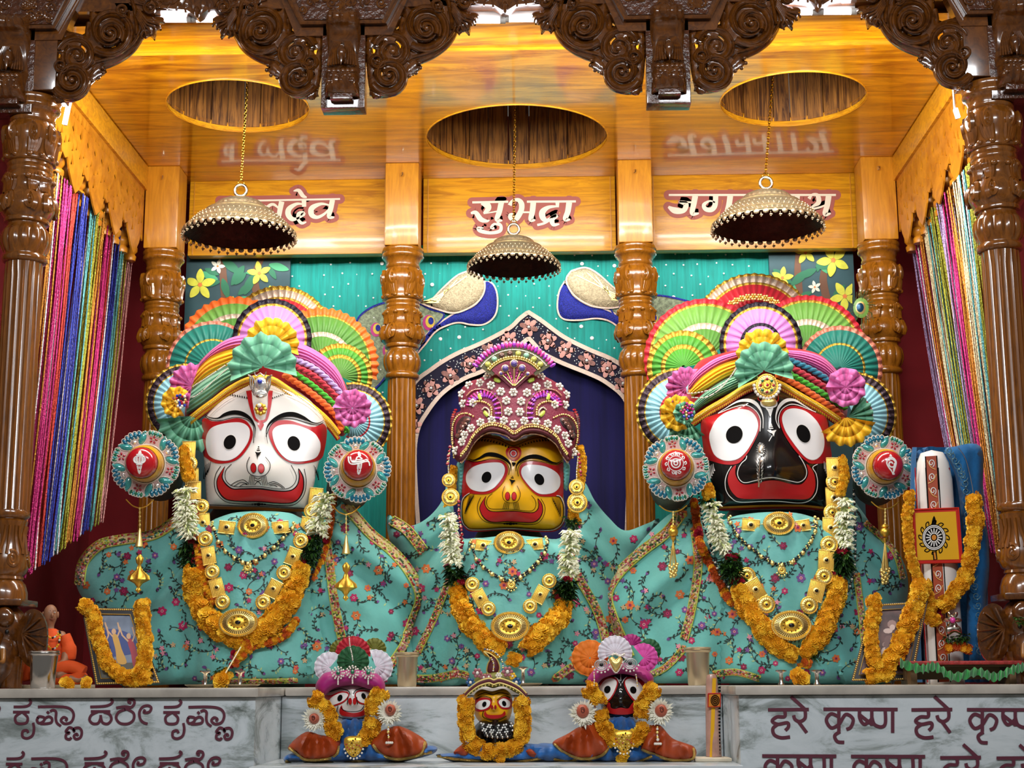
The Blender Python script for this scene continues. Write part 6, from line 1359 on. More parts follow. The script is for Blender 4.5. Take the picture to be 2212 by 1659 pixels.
for T_, B_, m, n, h, nm in (([(380, 780), (450, 700), (560, 630), (700, 590), (850, 570)], [(380, 850), (450, 770), (580, 680), (720, 630), (850, 620)], pinkS, 4, .05, 'pink_wrap'), ([(375, 840), (450, 750), (570, 670), (720, 625)], [(400, 880), (500, 830), (620, 760), (760, 700)], yelS, 5, .06, 'yellow_wrap'), ([(400, 930), (480, 850), (620, 760), (800, 700)], [(420, 975), (560, 890), (700, 830), (830, 770)], grnW, 7, .07, 'green_wrap'),
                     ([(980, 580), (1120, 590), (1240, 630), (1330, 720), (1400, 830)], [(1010, 650), (1120, 680), (1240, 740), (1320, 800), (1390, 850)], pinkS, 6, .05, 'pink_wrap')):
    mb = MB(); loft(mb, K7(T_), K7(B_), TJ, m, h, n, seed=n+3); mb.build(nm, tj)
for L, m, r in (([(1010, 640), (1150, 700), (1260, 765), (1370, 850)], ropeT, 6.5), ([(1010, 680), (1130, 745), (1260, 825), (1400, 915)], ropeR, 6.8), ([(1000, 720), (1140, 800), (1270, 880), (1385, 955)], ropeG, 6.8), ([(940, 735), (1090, 815), (1220, 900), (1330, 980), (1370, 1035)], ropeO, 7.2)):
    mb = MB(); rope(mb, K7(L), r, TJ, m, .055); mb.build('twisted_rope', tj)
brim(tj, K7, [(395, 1035), (500, 965), (620, 895), (740, 820), (870, 775), (960, 795), (1090, 870), (1220, 945), (1340, 1025)], lambda x, y: 5.61+.14*((x-1650)/180)**2)
rosette(tj, K7, (850, 610), 165*r7, -200, 20, 9, yelS, 5.62, 'yellow pleated rosette', 1); rosette(tj, K7, (860, 715), 185*r7, -215, 15, 9, grnS, 5.56, 'sea-green pleated rosette', 2)
rosette(tj, K7, (365, 820), 130*r7, 90, 300, 9, pinkS, 5.66, 'pink pleated rosette', 3); rosette(tj, K7, (310, 985), 115*r7, 60, 330, 8, yelS, 5.63, 'yellow pleated rosette', 4); rosette(tj, K7, (350, 985), 70*r7, -180, 180, 8, grnS, 5.60, 'sea-green pleated rosette', 5); rosette(tj, K7, (370, 1030), 140*r7, 40, 160, 6, grnS, 5.68, 'sea-green pleated rosette', 6)
rosette(tj, K7, (1385, 820), 125*r7, -180, 180, 9, pinkS, 5.66, 'pink pleated rosette', 7); rosette(tj, K7, (1400, 1010), 160*r7, -65, 40, 6, grnS, 5.70, 'sea-green pleated rosette', 8); rosette(tj, K7, (1385, 1010), 185*r7, 10, 150, 6, yelS, 5.66, 'yellow pleated rosette', 9)
mb = MB()
for L in ([(690, 680), (640, 760), (560, 820), (460, 850), (370, 860)], [(690, 690), (600, 810), (500, 880), (400, 885)]): beads(mb, K7(L), 1.8, TJ, [pearl], .085, 1.0)
mb.build('pearl_string', tj)
mb = MB(); (x, y), = K7([(370, 970)])
for k in range(20): a = k*2.4; mb.ball(W(x+15*math.sqrt(k/20)*math.cos(a), y+18*math.sqrt(k/20)*math.sin(a), 5.55), .006, rnd.choice([ruby, goldy, sapphire, mag, pearl]), 6, 4)
mb.build('bead_cluster', tj)
mb = MB(); bx, by = K7([(880, 808)])[0]; medallion(mb, bx, by, 25, 26, 5.54, .0, 24, ruby)
for k in range(8): a = 2*PI*k/8; mb.ball(W(bx+14*math.cos(a), by+14*math.sin(a), 5.515), .006, (ruby, emerald)[k % 2], 8, 5)
for k in range(13): a = math.radians(k*15); mb.ball(W(bx+28*math.cos(a), by+28*math.sin(a), 5.53), .0065, pearl, 6, 5)
pillow(mb, ell(bx+4, by+35, 17, 10), 5.54, goldy, .015, None, 4); mb.build('gold_brooch', tj)
# ---- crown of the yellow-faced statue
K8 = CRP(940, 720, 5.924)
tc_ = thing('ornate_headdress', 'tall magenta jewelled headdress with pearl flowers on the yellow-faced statue', 'headdress', W(1110, 900, 5.7))
cl_out = sm(K8([(225, 1440), (205, 1300), (215, 1150), (260, 1030), (325, 985), (300, 860), (315, 740), (430, 625), (570, 575), (690, 515), (790, 500), (1010, 470), (1230, 500), (1370, 535), (1560, 635), (1690, 740), (1720, 850), (1690, 980), (1790, 1020), (1838, 1150), (1830, 1330), (1800, 1440), (1755, 1580), (1700, 1640), (1640, 1560), (1560, 1420), (1420, 1320), (1270, 1280), (1130, 1300), (1010, 1370), (900, 1300), (740, 1260), (600, 1290), (480, 1400), (400, 1550), (320, 1650), (245, 1590)]), 5, True)
CD = lambda x, y: 5.60+.10*((x-1110)/125)**2+.0005*(940-y)
crim = mat('crown_crimson', '#741432', .55, bump=.5, bscale=150); violet = mat('violet_stone', '#9a35b8', .12, coat=1); pinkst = mat('pink_stone', '#d8409a', .12, coat=1); limest = mat('lime_leaf', '#b4c44a', .4); maroonv = mat('maroon_velvet', '#5a1420', .6)
CS = Relief(cl_out, CD, .05, 14); mb = MB(); pillow(mb, cl_out, CD, crim, .05, 14, 8, 0, 3); mb.build('crown_body', tc_)
for x, y in K8([(580, 1140), (725, 1110), (880, 1115), (1005, 1165), (1140, 1120), (1290, 1130), (1440, 1155), (1560, 1230), (1660, 1310), (1700, 1410), (460, 1215), (380, 1300), (345, 1390), (270, 1500), (1770, 1520), (935, 1000), (1085, 1005), (910, 860), (1100, 870), (840, 745), (1000, 755), (1175, 760), (715, 665), (575, 635), (435, 665), (345, 775), (360, 900), (1295, 685), (1440, 655), (1585, 685), (1675, 785), (1660, 915), (670, 555), (1355, 560), (485, 890), (1530, 910)]):
    mb = MB(); flower_jewel(mb, x, y, 10.5, CS, .006, pearl, silver, 6, rnd.random()); mb.build('pearl_flower', tc_); mb = MB()
mb = MB(); e1 = K8([(330, 1640), (410, 1540), (490, 1390), (610, 1280), (740, 1245), (900, 1285), (1010, 1355), (1130, 1285), (1270, 1265), (1420, 1305), (1555, 1405), (1630, 1540), (1700, 1640)])
tubepx(mb, sm([(x, y-4) for x, y in e1], 6), 4.2, CS, maroonv, .006, 8); tubepx(mb, sm([(x, y+3) for x, y in e1], 6), 2.6, CS, mat('rose_gold', '#e2b8a0', .25, 1), .014, 8); beads(mb, [(x, y-12) for x, y in e1], 2.6, CS, [goldy], .006, .95); beads(mb, [(x, y-17) for x, y in e1], 1.7, CS, [goldy], .006, 1)
for sd in (K8([(240, 1590), (225, 1450), (215, 1300), (235, 1150), (300, 1050), (400, 1025), (500, 1070)]), K8([(1760, 1590), (1800, 1450), (1825, 1300), (1800, 1150), (1720, 1060), (1620, 1040), (1500, 1090)])): beads(mb, sd, 2.4, CS, [goldy], .006, .95)
mb.build('bead_edging', tc_)
mb = MB()
for cxp, sg in ((370, 1), (1690, -1)):              # dark mirrored lobes at the sides
    pillow(mb, sm(K8([(cxp-90, 1330), (cxp-100, 1180), (cxp-20, 1070), (cxp+80, 1080), (cxp+60, 1180), (cxp-10, 1260), (cxp-40, 1380)] if sg > 0 else [(cxp+100, 1330), (cxp+100, 1180), (cxp+20, 1080), (cxp-90, 1090), (cxp-60, 1180), (cxp+20, 1260), (cxp+50, 1380)]), 5, True), CS, mat('crown_dark', '#2a1014', .4), .006, None, 5, .002)
    for j in range(5): q = K8([(cxp+sg*(30-j*28), 1110+j*45+(j > 2)*20)])[0]; pillow(mb, ell(q[0], q[1], 7, 5, 10, j*.6), CS, mat('dark_mirror', '#7a5a52', .15, .6), .004, None, 3, .009)
for k in range(15):
    y = 1400-k*30; 
    for x in (222-8*math.sin(k*.22), 1826+8*math.sin(k*.22)): q = K8([(x+(60*((k-9)/6)**2 if k > 9 else 0)*(1 if x < 900 else -1), y)])[0]; pillow(mb, ell(q[0], q[1], 4.4, 2.6, 8, 0), CS, ruby, .004, None, 2, .004)
mb.build('side_lobes', tc_)
mb = MB()
for sg in (1, -1):
    X = lambda p: K8([(1010+sg*(x-1010), y) for x, y in p])
    for rr_, m in ((1.0, pinkst), (.78, violet), (.9, pinkst)):
        for k in range(16):
            t = k/15; a = math.radians(-175+185*t); R = (205 if rr_ == 1 else 150 if rr_ < .8 else 178); cxx, cyy = 1340-300+ (0), 930
            q = X([(1350-725+R*math.cos(a)*1.05, 930+R*math.sin(a)*.9+max(0, t-.7)*420)])[0]; pillow(mb, ell(q[0], q[1], 4.6, 2.5, 8, a), CS, m if (k+int(rr_*10)) % 4 else violet, .004, None, 2, .005)
    beads(mb, X([(480, 890), (560, 870), (650, 890), (715, 950), (720, 1050)]), 2.6, CS, [goldy], .007, .95); tubepx(mb, sm(X([(400, 800), (480, 730), (600, 715), (720, 760), (820, 860), (850, 960), (850, 1060)]), 6), 1.6, CS, mat('rose_gold', ''), .006)
    for p, a in (((650, 1030), .9), ((570, 810), 1.3), ((790, 600), .4)): q = X([p])[0]; pillow(mb, ell(q[0], q[1], 9, 4.5, 10, a*sg), CS, limest, .005, None, 3, .006)
    tubepx(mb, sm(X([(600, 980), (640, 950), (690, 990), (690, 1060)]), 6), 2, CS, silL, .006)
mb.build('paisley_work', tc_)
mb = MB(); c0 = (1010, 730)                         # plume fan on top
P = lambda R, a: K8([(c0[0]+R*math.cos(math.radians(a)), c0[1]+R*math.sin(math.radians(a)))])[0]
FD = lambda x, y: 5.60
arc = lambda R, a, b, n=20: [P(R, a+(b-a)*i/n) for i in range(n+1)]
fill(mb, arc(600, -146, -34)+arc(330, -34, -146), FD, mat('crown_olive', '#6a6238', .5, bump=.6, bscale=120), 0, 10, .015); fill(mb, arc(385, -138, -42)+[P(30, -42), P(30, -138)], FD, crim, .006, 10, .02)
for k in range(25): a = -147+114*k/24; q = P(590, a); pillow(mb, ell(q[0], q[1], 7.5, 4, 10, math.radians(a)), FD, (violet, pinkst, pinkst)[k % 3], .007, None, 3, .004)
beads(mb, arc(520, -144, -36), 1.8, FD, [pearl], .006, 1); beads(mb, arc(430, -140, -40), 3, FD, [goldy], .006, .95); beads(mb, arc(405, -140, -40), 2, FD, [goldy], .006, .95)
for k in range(8): a = -135+90*k/7; q = P(475, a); mb.ball(W(q[0], q[1], 5.592), (.011, .005, .011), rnd.choice([mat('yellow_mirror', '#c8c860', .2, .3), mat('dark_mirror', ''), mat('aqua_mirror', '#8fc0a0', .2, .3)]), 10, 5)
for a, R, s in ((-90, 340, 8), (-112, 300, 7.5), (-70, 300, 7.5), (-128, 270, 4), (-50, 270, 4)):
    q = P(R, a); mb.ball(W(q[0], q[1], 5.585), s*1.7e-3, mat('amethyst', '#5a4a8a', .08, coat=1), 10, 6); tubepx(mb, ell(q[0], q[1], s, n=16), 1.2, FD, goldy, .012); tubepx(mb, [q, P(60, a*.3-63)], 1.3, FD, goldy, .010)
for a in (-120, -104, -80, -62): beads(mb, [P(260, a), P(90, a*.4-54)], 1.7, FD, [pinkst], .010, 1)
mb.build('plume_fan', tc_)
# ================================================================ NECKLACES AND GARLANDS OF THE LARGE STATUES
C2, C3, C4 = CRP(360, 1060, 3.771), CRP(840, 1080, 3.95), CRP(1280, 1060, 3.253)
def necklace(nm, lb, S, K, sc, grp='gold necklaces of the large statues'):
    return thing(nm, lb, 'necklace', W(*K([(sc[0], sc[1])])[0], 5.5), grp)
HD = lambda S, o=0: (lambda x, y: min(S(x, y), 5.50)-o)
def choker(lb, S, K, med, plates, s):
    t = necklace('gold_choker', lb, S, K, med[:2]); mb = MB(); x, y = K([med[:2]])[0]; medallion(mb, x, y, med[2]/s, med[3]/s, S, .012, 40, onyx); mb.build('medallion', t)
    for px, py, w, h, r in plates: mb = MB(); x, y = K([(px, py)])[0]; plate(mb, x, y, w/s, h/s, r, S, .010); mb.build('plate', t)
    mb = MB(); beads(mb, K([(plates[0][0]-90, plates[0][1]+20), plates[0][:2], med[:2], plates[1][:2], (plates[1][0]+80, plates[1][1]+10)]), 1.5, S, [goldy], .005, 1); mb.build('bead_cord', t)
def mangal(lb, S, K, pts, pend, s):
    t = necklace('black_bead_necklace', lb, S, K, pend[:2], 'black and gold bead necklaces'); mb = MB(); P = K(pts)
    for o in (-2.1, 2.3): beads(mb, [(x+o*.4, y+o) for x, y in P], 1.9, S, [goldy, onyx, goldy, onyx, onyx], .008, .95, [2.3, 2.9, 2.3, 2.9, 2.6])
    mb.build('beads', t); mb = MB(); Q = sm(P, 4)
    for i in range(1, len(Q)-1, 3): mb.ball(W(Q[i][0], Q[i][1]+2, S(*Q[i])-.012), (.0075, .005, .0085), goldy, 8, 5)
    for e in (P[0], P[-1]):
        for j in range(7): mb.ball(W(e[0]+rnd.uniform(-5, 5), e[1]+j*4-6, S(*e)-.012), .006, goldy, 6, 4)
    mb.build('gold_drops', t); mb = MB(); x, y = K([pend])[0]; rosettej(mb, x, y, 9, S, .01)
    for j in range(5): a = math.radians(30+30*j); mb.ball(W(x+12*math.cos(a), y+13*math.sin(a), S(x, y)-.012), .004, goldy, 6, 4)
    mb.build('pendant', t)
def longchain(lb, S, K, items, med, s):
    t = necklace('gold_plate_necklace', lb, S, K, med[:2], 'long gold plate necklaces')
    for i, (x, y, k, *r) in enumerate(items):
        mb = MB(); px, py = K([(x, y)])[0]
        if k == 'p': plate(mb, px, py, 112/s, 150/s, r[0] if r else 0, S, .022); mb.build('plate', t)
        else: rosettej(mb, px, py, 63/s, S, .024); mb.build('roundel', t)
    mb = MB(); x, y = K([med[:2]])[0]; medallion(mb, x, y, med[2]/s, med[3]/s, S, .058, 44); mb.build('medallion', t)
who = ['white-faced', 'yellow-faced', 'black-faced']
choker('short gold choker with round medallion under the chin of the white-faced statue', SB, C2, (703, 285, 128, 106), [(490, 300, 135, 105, -.12), (925, 300, 140, 100, .08)], 3.771)
choker('short gold choker with round medallion under the chin of the yellow-faced statue', SS, C3, (1025, 365, 132, 100), [(805, 388, 135, 95, -.14), (1247, 380, 140, 95, .12)], 3.95)
choker('short gold choker with round medallion under the chin of the black-faced statue', SJ, C4, (1310, 230, 112, 84), [(1112, 242, 125, 85, -.12), (1480, 245, 100, 80, .15)], 3.253)
mangal('black and gold bead necklace on the chest of the white-faced statue', SB, C2, [(375, 280), (420, 410), (500, 510), (600, 570), (660, 590), (750, 555), (850, 480), (950, 380), (1040, 285)], (660, 622), 3.771)
mangal('black and gold bead necklace on the chest of the yellow-faced statue', SS, C3, [(705, 370), (745, 500), (830, 590), (930, 655), (1040, 690), (1150, 640), (1250, 550), (1330, 450), (1355, 340)], (1045, 725), 3.95)
mangal('black and gold bead necklace on the chest of the black-faced statue', SJ, C4, [(960, 200), (1020, 310), (1130, 415), (1240, 492), (1330, 520), (1430, 480), (1520, 375), (1565, 280), (1570, 205)], (1330, 558), 3.253)
longchain('long gold plate necklace with bottom medallion on the white-faced statue', SB, C2, [(180, -330, 'p', 0), (190, -220, 'r'), (205, -110, 'p', .05), (225, 0, 'p', .05), (285, 130, 'r'), (298, 260, 'p', .1), (315, 392, 'r'), (342, 530, 'p', .2), (370, 660, 'r'), (410, 790, 'p', .3), (455, 905, 'r'), (1215, 50, 'p', -.1), (1180, 165, 'r'), (1142, 290, 'p', -.2), (1092, 408, 'r'), (1030, 538, 'p', -.35), (955, 668, 'r'), (870, 800, 'p', -.45), (785, 908, 'r')], (585, 1075, 162, 116), 3.771)
longchain('long gold plate necklace with bottom medallion on the yellow-faced statue', SS, C3, [(712, 720, 'r'), (780, 838, 'p', .5), (850, 928, 'r'), (1368, 690, 'r'), (1292, 808, 'p', -.5), (1205, 908, 'r')], (1035, 1080, 168, 126), 3.95)
longchain('long gold plate necklace with bottom medallion on the black-faced statue', SJ, C4, [(1085, 600, 'r'), (1145, 695, 'p', .5), (1222, 800, 'r'), (1700, -160, 'p', 0), (1702, -60, 'r'), (1695, 50, 'p', 0), (1685, 155, 'r'), (1672, 262, 'p', -.05), (1662, 380, 'r'), (1642, 490, 'p', -.1), (1628, 602, 'r'), (1572, 705, 'p', -.3), (1522, 805, 'r')], (1395, 948, 144, 106), 3.253)
def garland(lb, parts):
    t = thing('flower_garland', lb, 'garland', W(*parts[0][1][0][:2], 5.5), 'flower garlands of the large statues')
    r = random.Random(len(lb)*7)
    for nm, pts, R, S, off, *x in parts:
        mb = MB()
        if nm == 'marigold_strand': strand(mb, pts, R, S, off, None, r, x[0] if x else None)
        elif nm == 'jasmine_section': jasmine(mb, pts, R, S, x[0], off, r); strand(mb, pts, R*.3, S, off-.004, 6, r, [petg, petw])
        elif nm == 'leaf_bunch': tuft(mb, pts, R, S, x[0], off, r)
        elif nm == 'rose_cluster': roses(mb, pts, R, S, x[0], off, r)
        mb.build(nm, t)
ORG = MGc+MGo
garland('garland of marigold, white jasmine and dark leaves around the white-faced statue', [
    ('jasmine_section', C2([(165, -10), (150, 120), (160, 250), (185, 370)]), 26, HD(SB), .02, 150), ('jasmine_section', C2([(1290, 40), (1265, 160), (1235, 270), (1220, 340)]), 25, HD(SB), .02, 120),
    ('leaf_bunch', C2([(180, 420), (185, 520), (200, 610)]), 24, SB, .02, 240), ('leaf_bunch', C2([(1190, 380), (1180, 470), (1150, 560)]), 24, SB, .02, 240), ('rose_cluster', C2([(195, 400), (210, 630)]), 12, SB, .015, 6), ('rose_cluster', C2([(235, 130), (240, 200)]), 11, SB, .02, 5), ('rose_cluster', C2([(1180, 345), (1110, 590)]), 12, SB, .015, 6),
    ('marigold_strand', C2([(235, 660, 22), (225, 780, 23), (270, 930, 23), (360, 1060, 24), (460, 1150, 22), (580, 1220, 17), (650, 1260, 17)]), 22, SB, .02), ('marigold_strand', C2([(1090, 640, 21), (1050, 780, 23), (980, 920, 23), (880, 1050, 24), (780, 1150, 22), (690, 1230, 16)]), 22, SB, .02),
    ('marigold_strand', C2([(240, 380, 8), (262, 520, 8), (285, 660, 8), (330, 800, 9), (390, 930, 9)]), 8, SB, .015, ORG), ('marigold_strand', [(398, 966, 10), (400, 1000, 12), (408, 1035, 13)], 12, lambda x, y: 5.55, .02), ('marigold_strand', [(640, 1340, 9), (610, 1376, 9), (560, 1392, 9), (520, 1402, 9)], 9, SB, .02, ORG),
    ('marigold_strand', C2([(650, 1240, 13), (640, 1310, 14), (580, 1360, 9), (560, 1420, 8)]), 12, SB, .035, ORG), ('marigold_strand', C2([(500, 1490, 14), (440, 1540, 15)]), 15, SB, .03), ('rose_cluster', C2([(540, 1260), (530, 1430)]), 9, SB, .02, 6), ('leaf_bunch', C2([(470, 1450), (420, 1470)]), 14, SB, .02, 50)])
garland('garland of marigold, white jasmine and dark leaves around the yellow-faced statue', [
    ('jasmine_section', C3([(500, 130), (515, 280), (530, 420), (545, 530)]), 22, HD(SS, .03), .03, 150), ('jasmine_section', C3([(1555, 270), (1540, 400), (1530, 520), (1530, 640)]), 22, HD(SS, .03), .03, 140),
    ('leaf_bunch', C3([(560, 580), (580, 650), (590, 700)]), 26, SS, .02, 200), ('leaf_bunch', C3([(1520, 700), (1510, 770), (1500, 830)]), 28, SS, .02, 200), ('leaf_bunch', C3([(1560, 170), (1570, 210)]), 18, SS, .08, 70), ('rose_cluster', C3([(540, 710), (630, 705)]), 10, SS, .02, 7), ('rose_cluster', C3([(1520, 655)]), 12, SS, .035, 4), ('rose_cluster', C3([(1440, 830), (1530, 850)]), 10, SS, .02, 7), ('rose_cluster', C3([(600, 320), (620, 430)]), 9, SS, .03, 8),
    ('marigold_strand', C3([(590, 750, 19), (610, 860, 22), (660, 990, 22), (740, 1110, 22), (840, 1220, 21), (960, 1290, 18)]), 22, SS, .02), ('marigold_strand', C3([(1490, 870, 19), (1450, 980, 24), (1360, 1090, 24), (1260, 1190, 23), (1170, 1280, 18)]), 22, SS, .02),
    ('marigold_strand', C3([(1030, 1350, 14), (1100, 1370, 14)]), 16, SS, .03), ('leaf_bunch', C3([(1075, 1270), (1110, 1320)]), 12, SS, .02, 40), ('marigold_strand', [(1252, 965, 9), (1258, 1010, 10), (1250, 1060, 10), (1238, 1110, 11), (1244, 1130, 11)], 10, lambda x, y: 5.72, .0), ('marigold_strand', [(980, 1010, 8), (975, 1060, 9), (968, 1100, 9)], 9, lambda x, y: 5.74, 0)])
garland('garland of marigold, white jasmine and dark leaves around the black-faced statue', [
    ('jasmine_section', C4([(835, 90), (850, 200), (880, 320), (920, 430)]), 22, HD(SJ), .02, 160), ('jasmine_section', C4([(1775, 70), (1770, 180), (1765, 300), (1765, 395)]), 23, HD(SJ), .02, 150),
    ('leaf_bunch', C4([(960, 480), (980, 560), (1000, 610)]), 28, SJ, .02, 260), ('leaf_bunch', C4([(1755, 450), (1750, 510), (1745, 560)]), 26, SJ, .02, 240), ('leaf_bunch', C4([(800, 60), (810, 90)]), 16, HD(SJ), .02, 60), ('rose_cluster', C4([(940, 465), (1000, 475)]), 10, SJ, .02, 6), ('rose_cluster', C4([(990, 650), (1060, 640)]), 13, SJ, .02, 8), ('rose_cluster', C4([(1720, 430), (1800, 435)]), 11, SJ, .02, 7), ('rose_cluster', C4([(1690, 600), (1740, 610)]), 10, SJ, .02, 6), ('rose_cluster', C4([(1700, 195), (1700, 230)]), 9, SJ, .03, 4),
    ('marigold_strand', C4([(1040, 690, 19), (1080, 800, 22), (1150, 910, 22), (1230, 1010, 22), (1320, 1100, 20), (1420, 1160, 16)]), 21, SJ, .02), ('marigold_strand', C4([(1725, 650, 20), (1700, 760, 21), (1660, 880, 21), (1610, 990, 21), (1540, 1090, 18), (1480, 1160, 15)]), 21, SJ, .02),
    ('marigold_strand', C4([(1470, 1200, 13), (1520, 1215, 11)]), 14, SJ, .03, ORG), ('leaf_bunch', C4([(1500, 1130), (1560, 1165)]), 16, SJ, .02, 70), ('marigold_strand', C4([(805, -30, 12), (815, 20, 14), (820, 50, 12)]), 13, HD(SJ), .03), ('marigold_strand', [(1818, 990, 9), (1824, 1030, 11), (1815, 1066, 10)], 10, lambda x, y: 5.50, .0)])
def cord(nm, lb, cat, pts, S, fn, grp=None): t = thing(nm, lb, cat, W(pts[0][0], pts[0][1], 5.5), grp); mb = MB(); fn(mb); mb.build('strand', t)
P1 = C2([(1330, 0), (1305, 200), (1280, 400), (1220, 590), (1130, 800), (1010, 1000), (860, 1110)])
cord('black_pearl_string', 'string of shiny black pearls down the right side of the white-faced statue', 'necklace', P1, SB, lambda mb: beads(mb, P1, 3.2, SB, [onyx, onyx, mat('blue_black', '#20243c', .1)], .03, 1.0, [3.4, 2.6, 3.0]), 'black pearl strings')
P2 = C4([(745, 20), (770, 200), (830, 390), (890, 580), (965, 690)])
cord('black_pearl_string', 'string of black pearls down the left side of the black-faced statue', 'necklace', P2, SJ, lambda mb: beads(mb, P2, 2.6, SJ, [onyx, onyx, pearl], .03, 1.0), 'black pearl strings')
P3 = C4([(1835, 0), (1845, 180), (1848, 350), (1842, 520), (1815, 650), (1770, 790)])
cord('black_pearl_string', 'string of black and white pearls down the right side of the black-faced statue', 'necklace', P3, SJ, lambda mb: beads(mb, P3, 2.8, SJ, [onyx, pearl, onyx], .03, 1.0), 'black pearl strings')
P4 = C2([(1375, 20), (1350, 200), (1310, 420), (1260, 570), (1190, 700)])
cord('thin_flower_string', 'thin orange flower string behind the black pearls of the white-faced statue', 'garland', P4, SB, lambda mb: (strand(mb, P4, 5, SB, .02, 6, rnd, MGo+MGc[:1]), roses(mb, C2([(1310, 400)]), 9, SB, 4, .03)), 'thin flower strings')
P5 = C4([(715, 80), (735, 240), (765, 400), (850, 560), (935, 730), (990, 800)])
cord('thin_flower_string', 'thin orange flower string behind the black pearls of the black-faced statue', 'garland', P5, SJ, lambda mb: (strand(mb, P5, 8, SJ, .015, 8, rnd, MGo+MGc[:1]), roses(mb, C4([(750, 290)]), 13, SJ, 6, .03)), 'thin flower strings')
mb = MB()
for q in ([(340, 1180), (385, 1180), (372, 1345), (345, 1350)], [(950, 1185), (992, 1190), (980, 1330), (955, 1310)]): pillow(mb, sm(K6(q), 4, True), lambda x, y: 5.76+.004*math.sin(x*1.2), aqua, .02, None, 4); mb.build('veil_edge', tS); mb = MB()
# ear ornaments of the yellow-faced statue
E6 = K6
for lb, items, top in (('pair of linked gold discs beside the left cheek of the yellow-faced statue', [(292, 1278, 40), (303, 1376, 53)], (300, 1100)), ('pair of linked gold discs beside the right cheek of the yellow-faced statue', [(1032, 1318, 46), (1036, 1408, 60)], (1045, 1110))):
    t = thing('gold_ear_ornament', lb, 'earring', W(*E6([items[0][:2]])[0], 5.6), 'gold ear ornaments'); DD = lambda x, y: 5.60
    for x, y, r in items: mb = MB(); px, py = E6([(x, y)])[0]; medallion(mb, px, py, r/2.676, r/2.676, DD, .0, 26); mb.build('disc', t)
    mb = MB(); (ax, ay), (bx, by) = E6([top, items[0][:2]]); beads(mb, [(ax, ay), ((ax+bx)/2-2, (ay+by)/2), (bx, by-14)], 1.6, DD, [goldy, pearl], 0, 1); mb.build('chain', t)
for lb, L in (('string of red beads hanging left of the yellow face', [(300, 1085), (288, 1150), (285, 1190)]), ('string of red beads hanging right of the yellow face', [(1045, 1130), (1052, 1200), (1058, 1260)]), ('long string of red beads beside the white jasmine of the yellow-faced statue', [(350, 1400), (352, 1480), (365, 1560), (372, 1640)])):
    Pq = E6(L); t = MB(); beads(t, Pq, 4, lambda x, y: 5.56, [ruby, ruby, goldy], 0, 1.0, [4, 3, 2]); o = t.build('red_bead_string'); tag(o, lb, 'bead string')
# ================================================================ THINGS ON THE ALTAR
def onaltar(px, Y): p = W(px, 1480, Y); p.z = ZA+.0005; return p
def tumbler(lb, px, Y, h, r, m):
    c = onaltar(px, Y); t = thing('steel_tumbler', lb, 'tumbler', c, 'metal tumblers on the altar'); M_ = Matrix.Translation(c)
    mb = MB(); mb.lathe([(0, 0), (r*.76, 0), (r*.80, .004), (r*.86, h*.5), (r*.93, h*.93), (r*.93, h), (r*.90, h), (r*.83, h*.5), (r*.76, .008), (0, .008)], m, 40, M_, cap=False); mb.build('cup', t)
    mb = MB(); mb.lathe([(r*.93, h*.86), (r*1.0, h*.88), (r*1.06, h*.90), (r*1.06, h*.925), (r*.98, h*.94), (r*1.04, h*.955), (r*1.06, h*.98), (r*.98, h)], m, 40, M_, cap=False); mb.build('rim', t)
brs = mat('tarnished_steel', '#d6c6a6', .3, .85)
tumbler('plain steel tumbler at the far left in front of the seated orange figurine', 92, 4.90, .118, .047, steel)
tumbler('tarnished metal tumbler between the white-faced and yellow-faced statues', 879, 5.28, .115, .040, brs)
tumbler('tarnished metal tumbler left of the black-faced statue, behind the small standing log', 1509, 5.28, .127, .044, brs)
# small spool-shaped incense holders on dishes
def spool(lb, px, Y, h, dish):
    c = onaltar(px, Y); t = thing('incense_holder', lb, 'incense holder', c, 'spool-shaped incense holders'); M_ = Matrix.Translation(c)
    mb = MB(); mb.lathe([(.011, 0), (.011, .004), (.0065, .01), (.0065, h-.012), (.010, h-.008), (.018, h-.005), (.018, h-.001), (.006, h), (0, h)], steel, 20, M_, cap=False); mb.build('stem', t)
    if dish: mb = MB(); mb.lathe([(0, 0), (.05, 0), (.066, .009), (.064, .010), (.049, .002), (0, .002)], brs, 36, M_, cap=False); mb.build('dish', t)
spool('incense holder on a dish, left one below the white-faced statue', 443, 5.02, .055, 1); spool('incense holder on a dish, right one below the white-faced statue', 518, 5.02, .055, 1)
spool('incense holder right of the small yellow-faced statue', 1130, 5.26, .065, 1); spool('incense holder left of the marigold under the black-faced statue', 1688, 5.02, .048, 0); spool('incense holder right of the marigold under the black-faced statue', 1765, 5.02, .048, 0)
p = W(520, 1398, 5.1); q = W(486, 1456, 5.0); mb = MB(); mb.tube([p, q], .0022, mat('incense', '#d8cfa8', .7), 6); tag(mb.build('incense_stick'), 'pale incense stick in front of the white-faced statue', 'incense stick')
# loose marigolds on the altar edge
def bloom(lb, px, Y, s, cols=None, sq=.75):
    c = onaltar(px, Y); mb = MB(); r = random.Random(int(px)); 
    for k in range(5): stamp(mb, MG[k % 4], c+Vector((r.uniform(-.4, .4)*s, r.uniform(-.3, .1)*s, s*(.45+.12*k))), (r.uniform(-.6, .6), -1, r.uniform(-.1, .8)), s*.72, r.choice(cols or MGc), k)
    tag(mb.build('marigold_bloom'), lb, 'flower', 'loose marigolds on the altar')
bloom('loose marigold beside the steel tumbler at the far left', 145, 4.86, .022); bloom('loose marigold at the left foot of the left picture frame', 190, 4.86, .022)
bloom('loose marigold between the two incense holders under the white-faced statue', 478, 4.98, .030); bloom('large loose marigold between two incense holders under the black-faced statue', 1725, 4.98, .033)
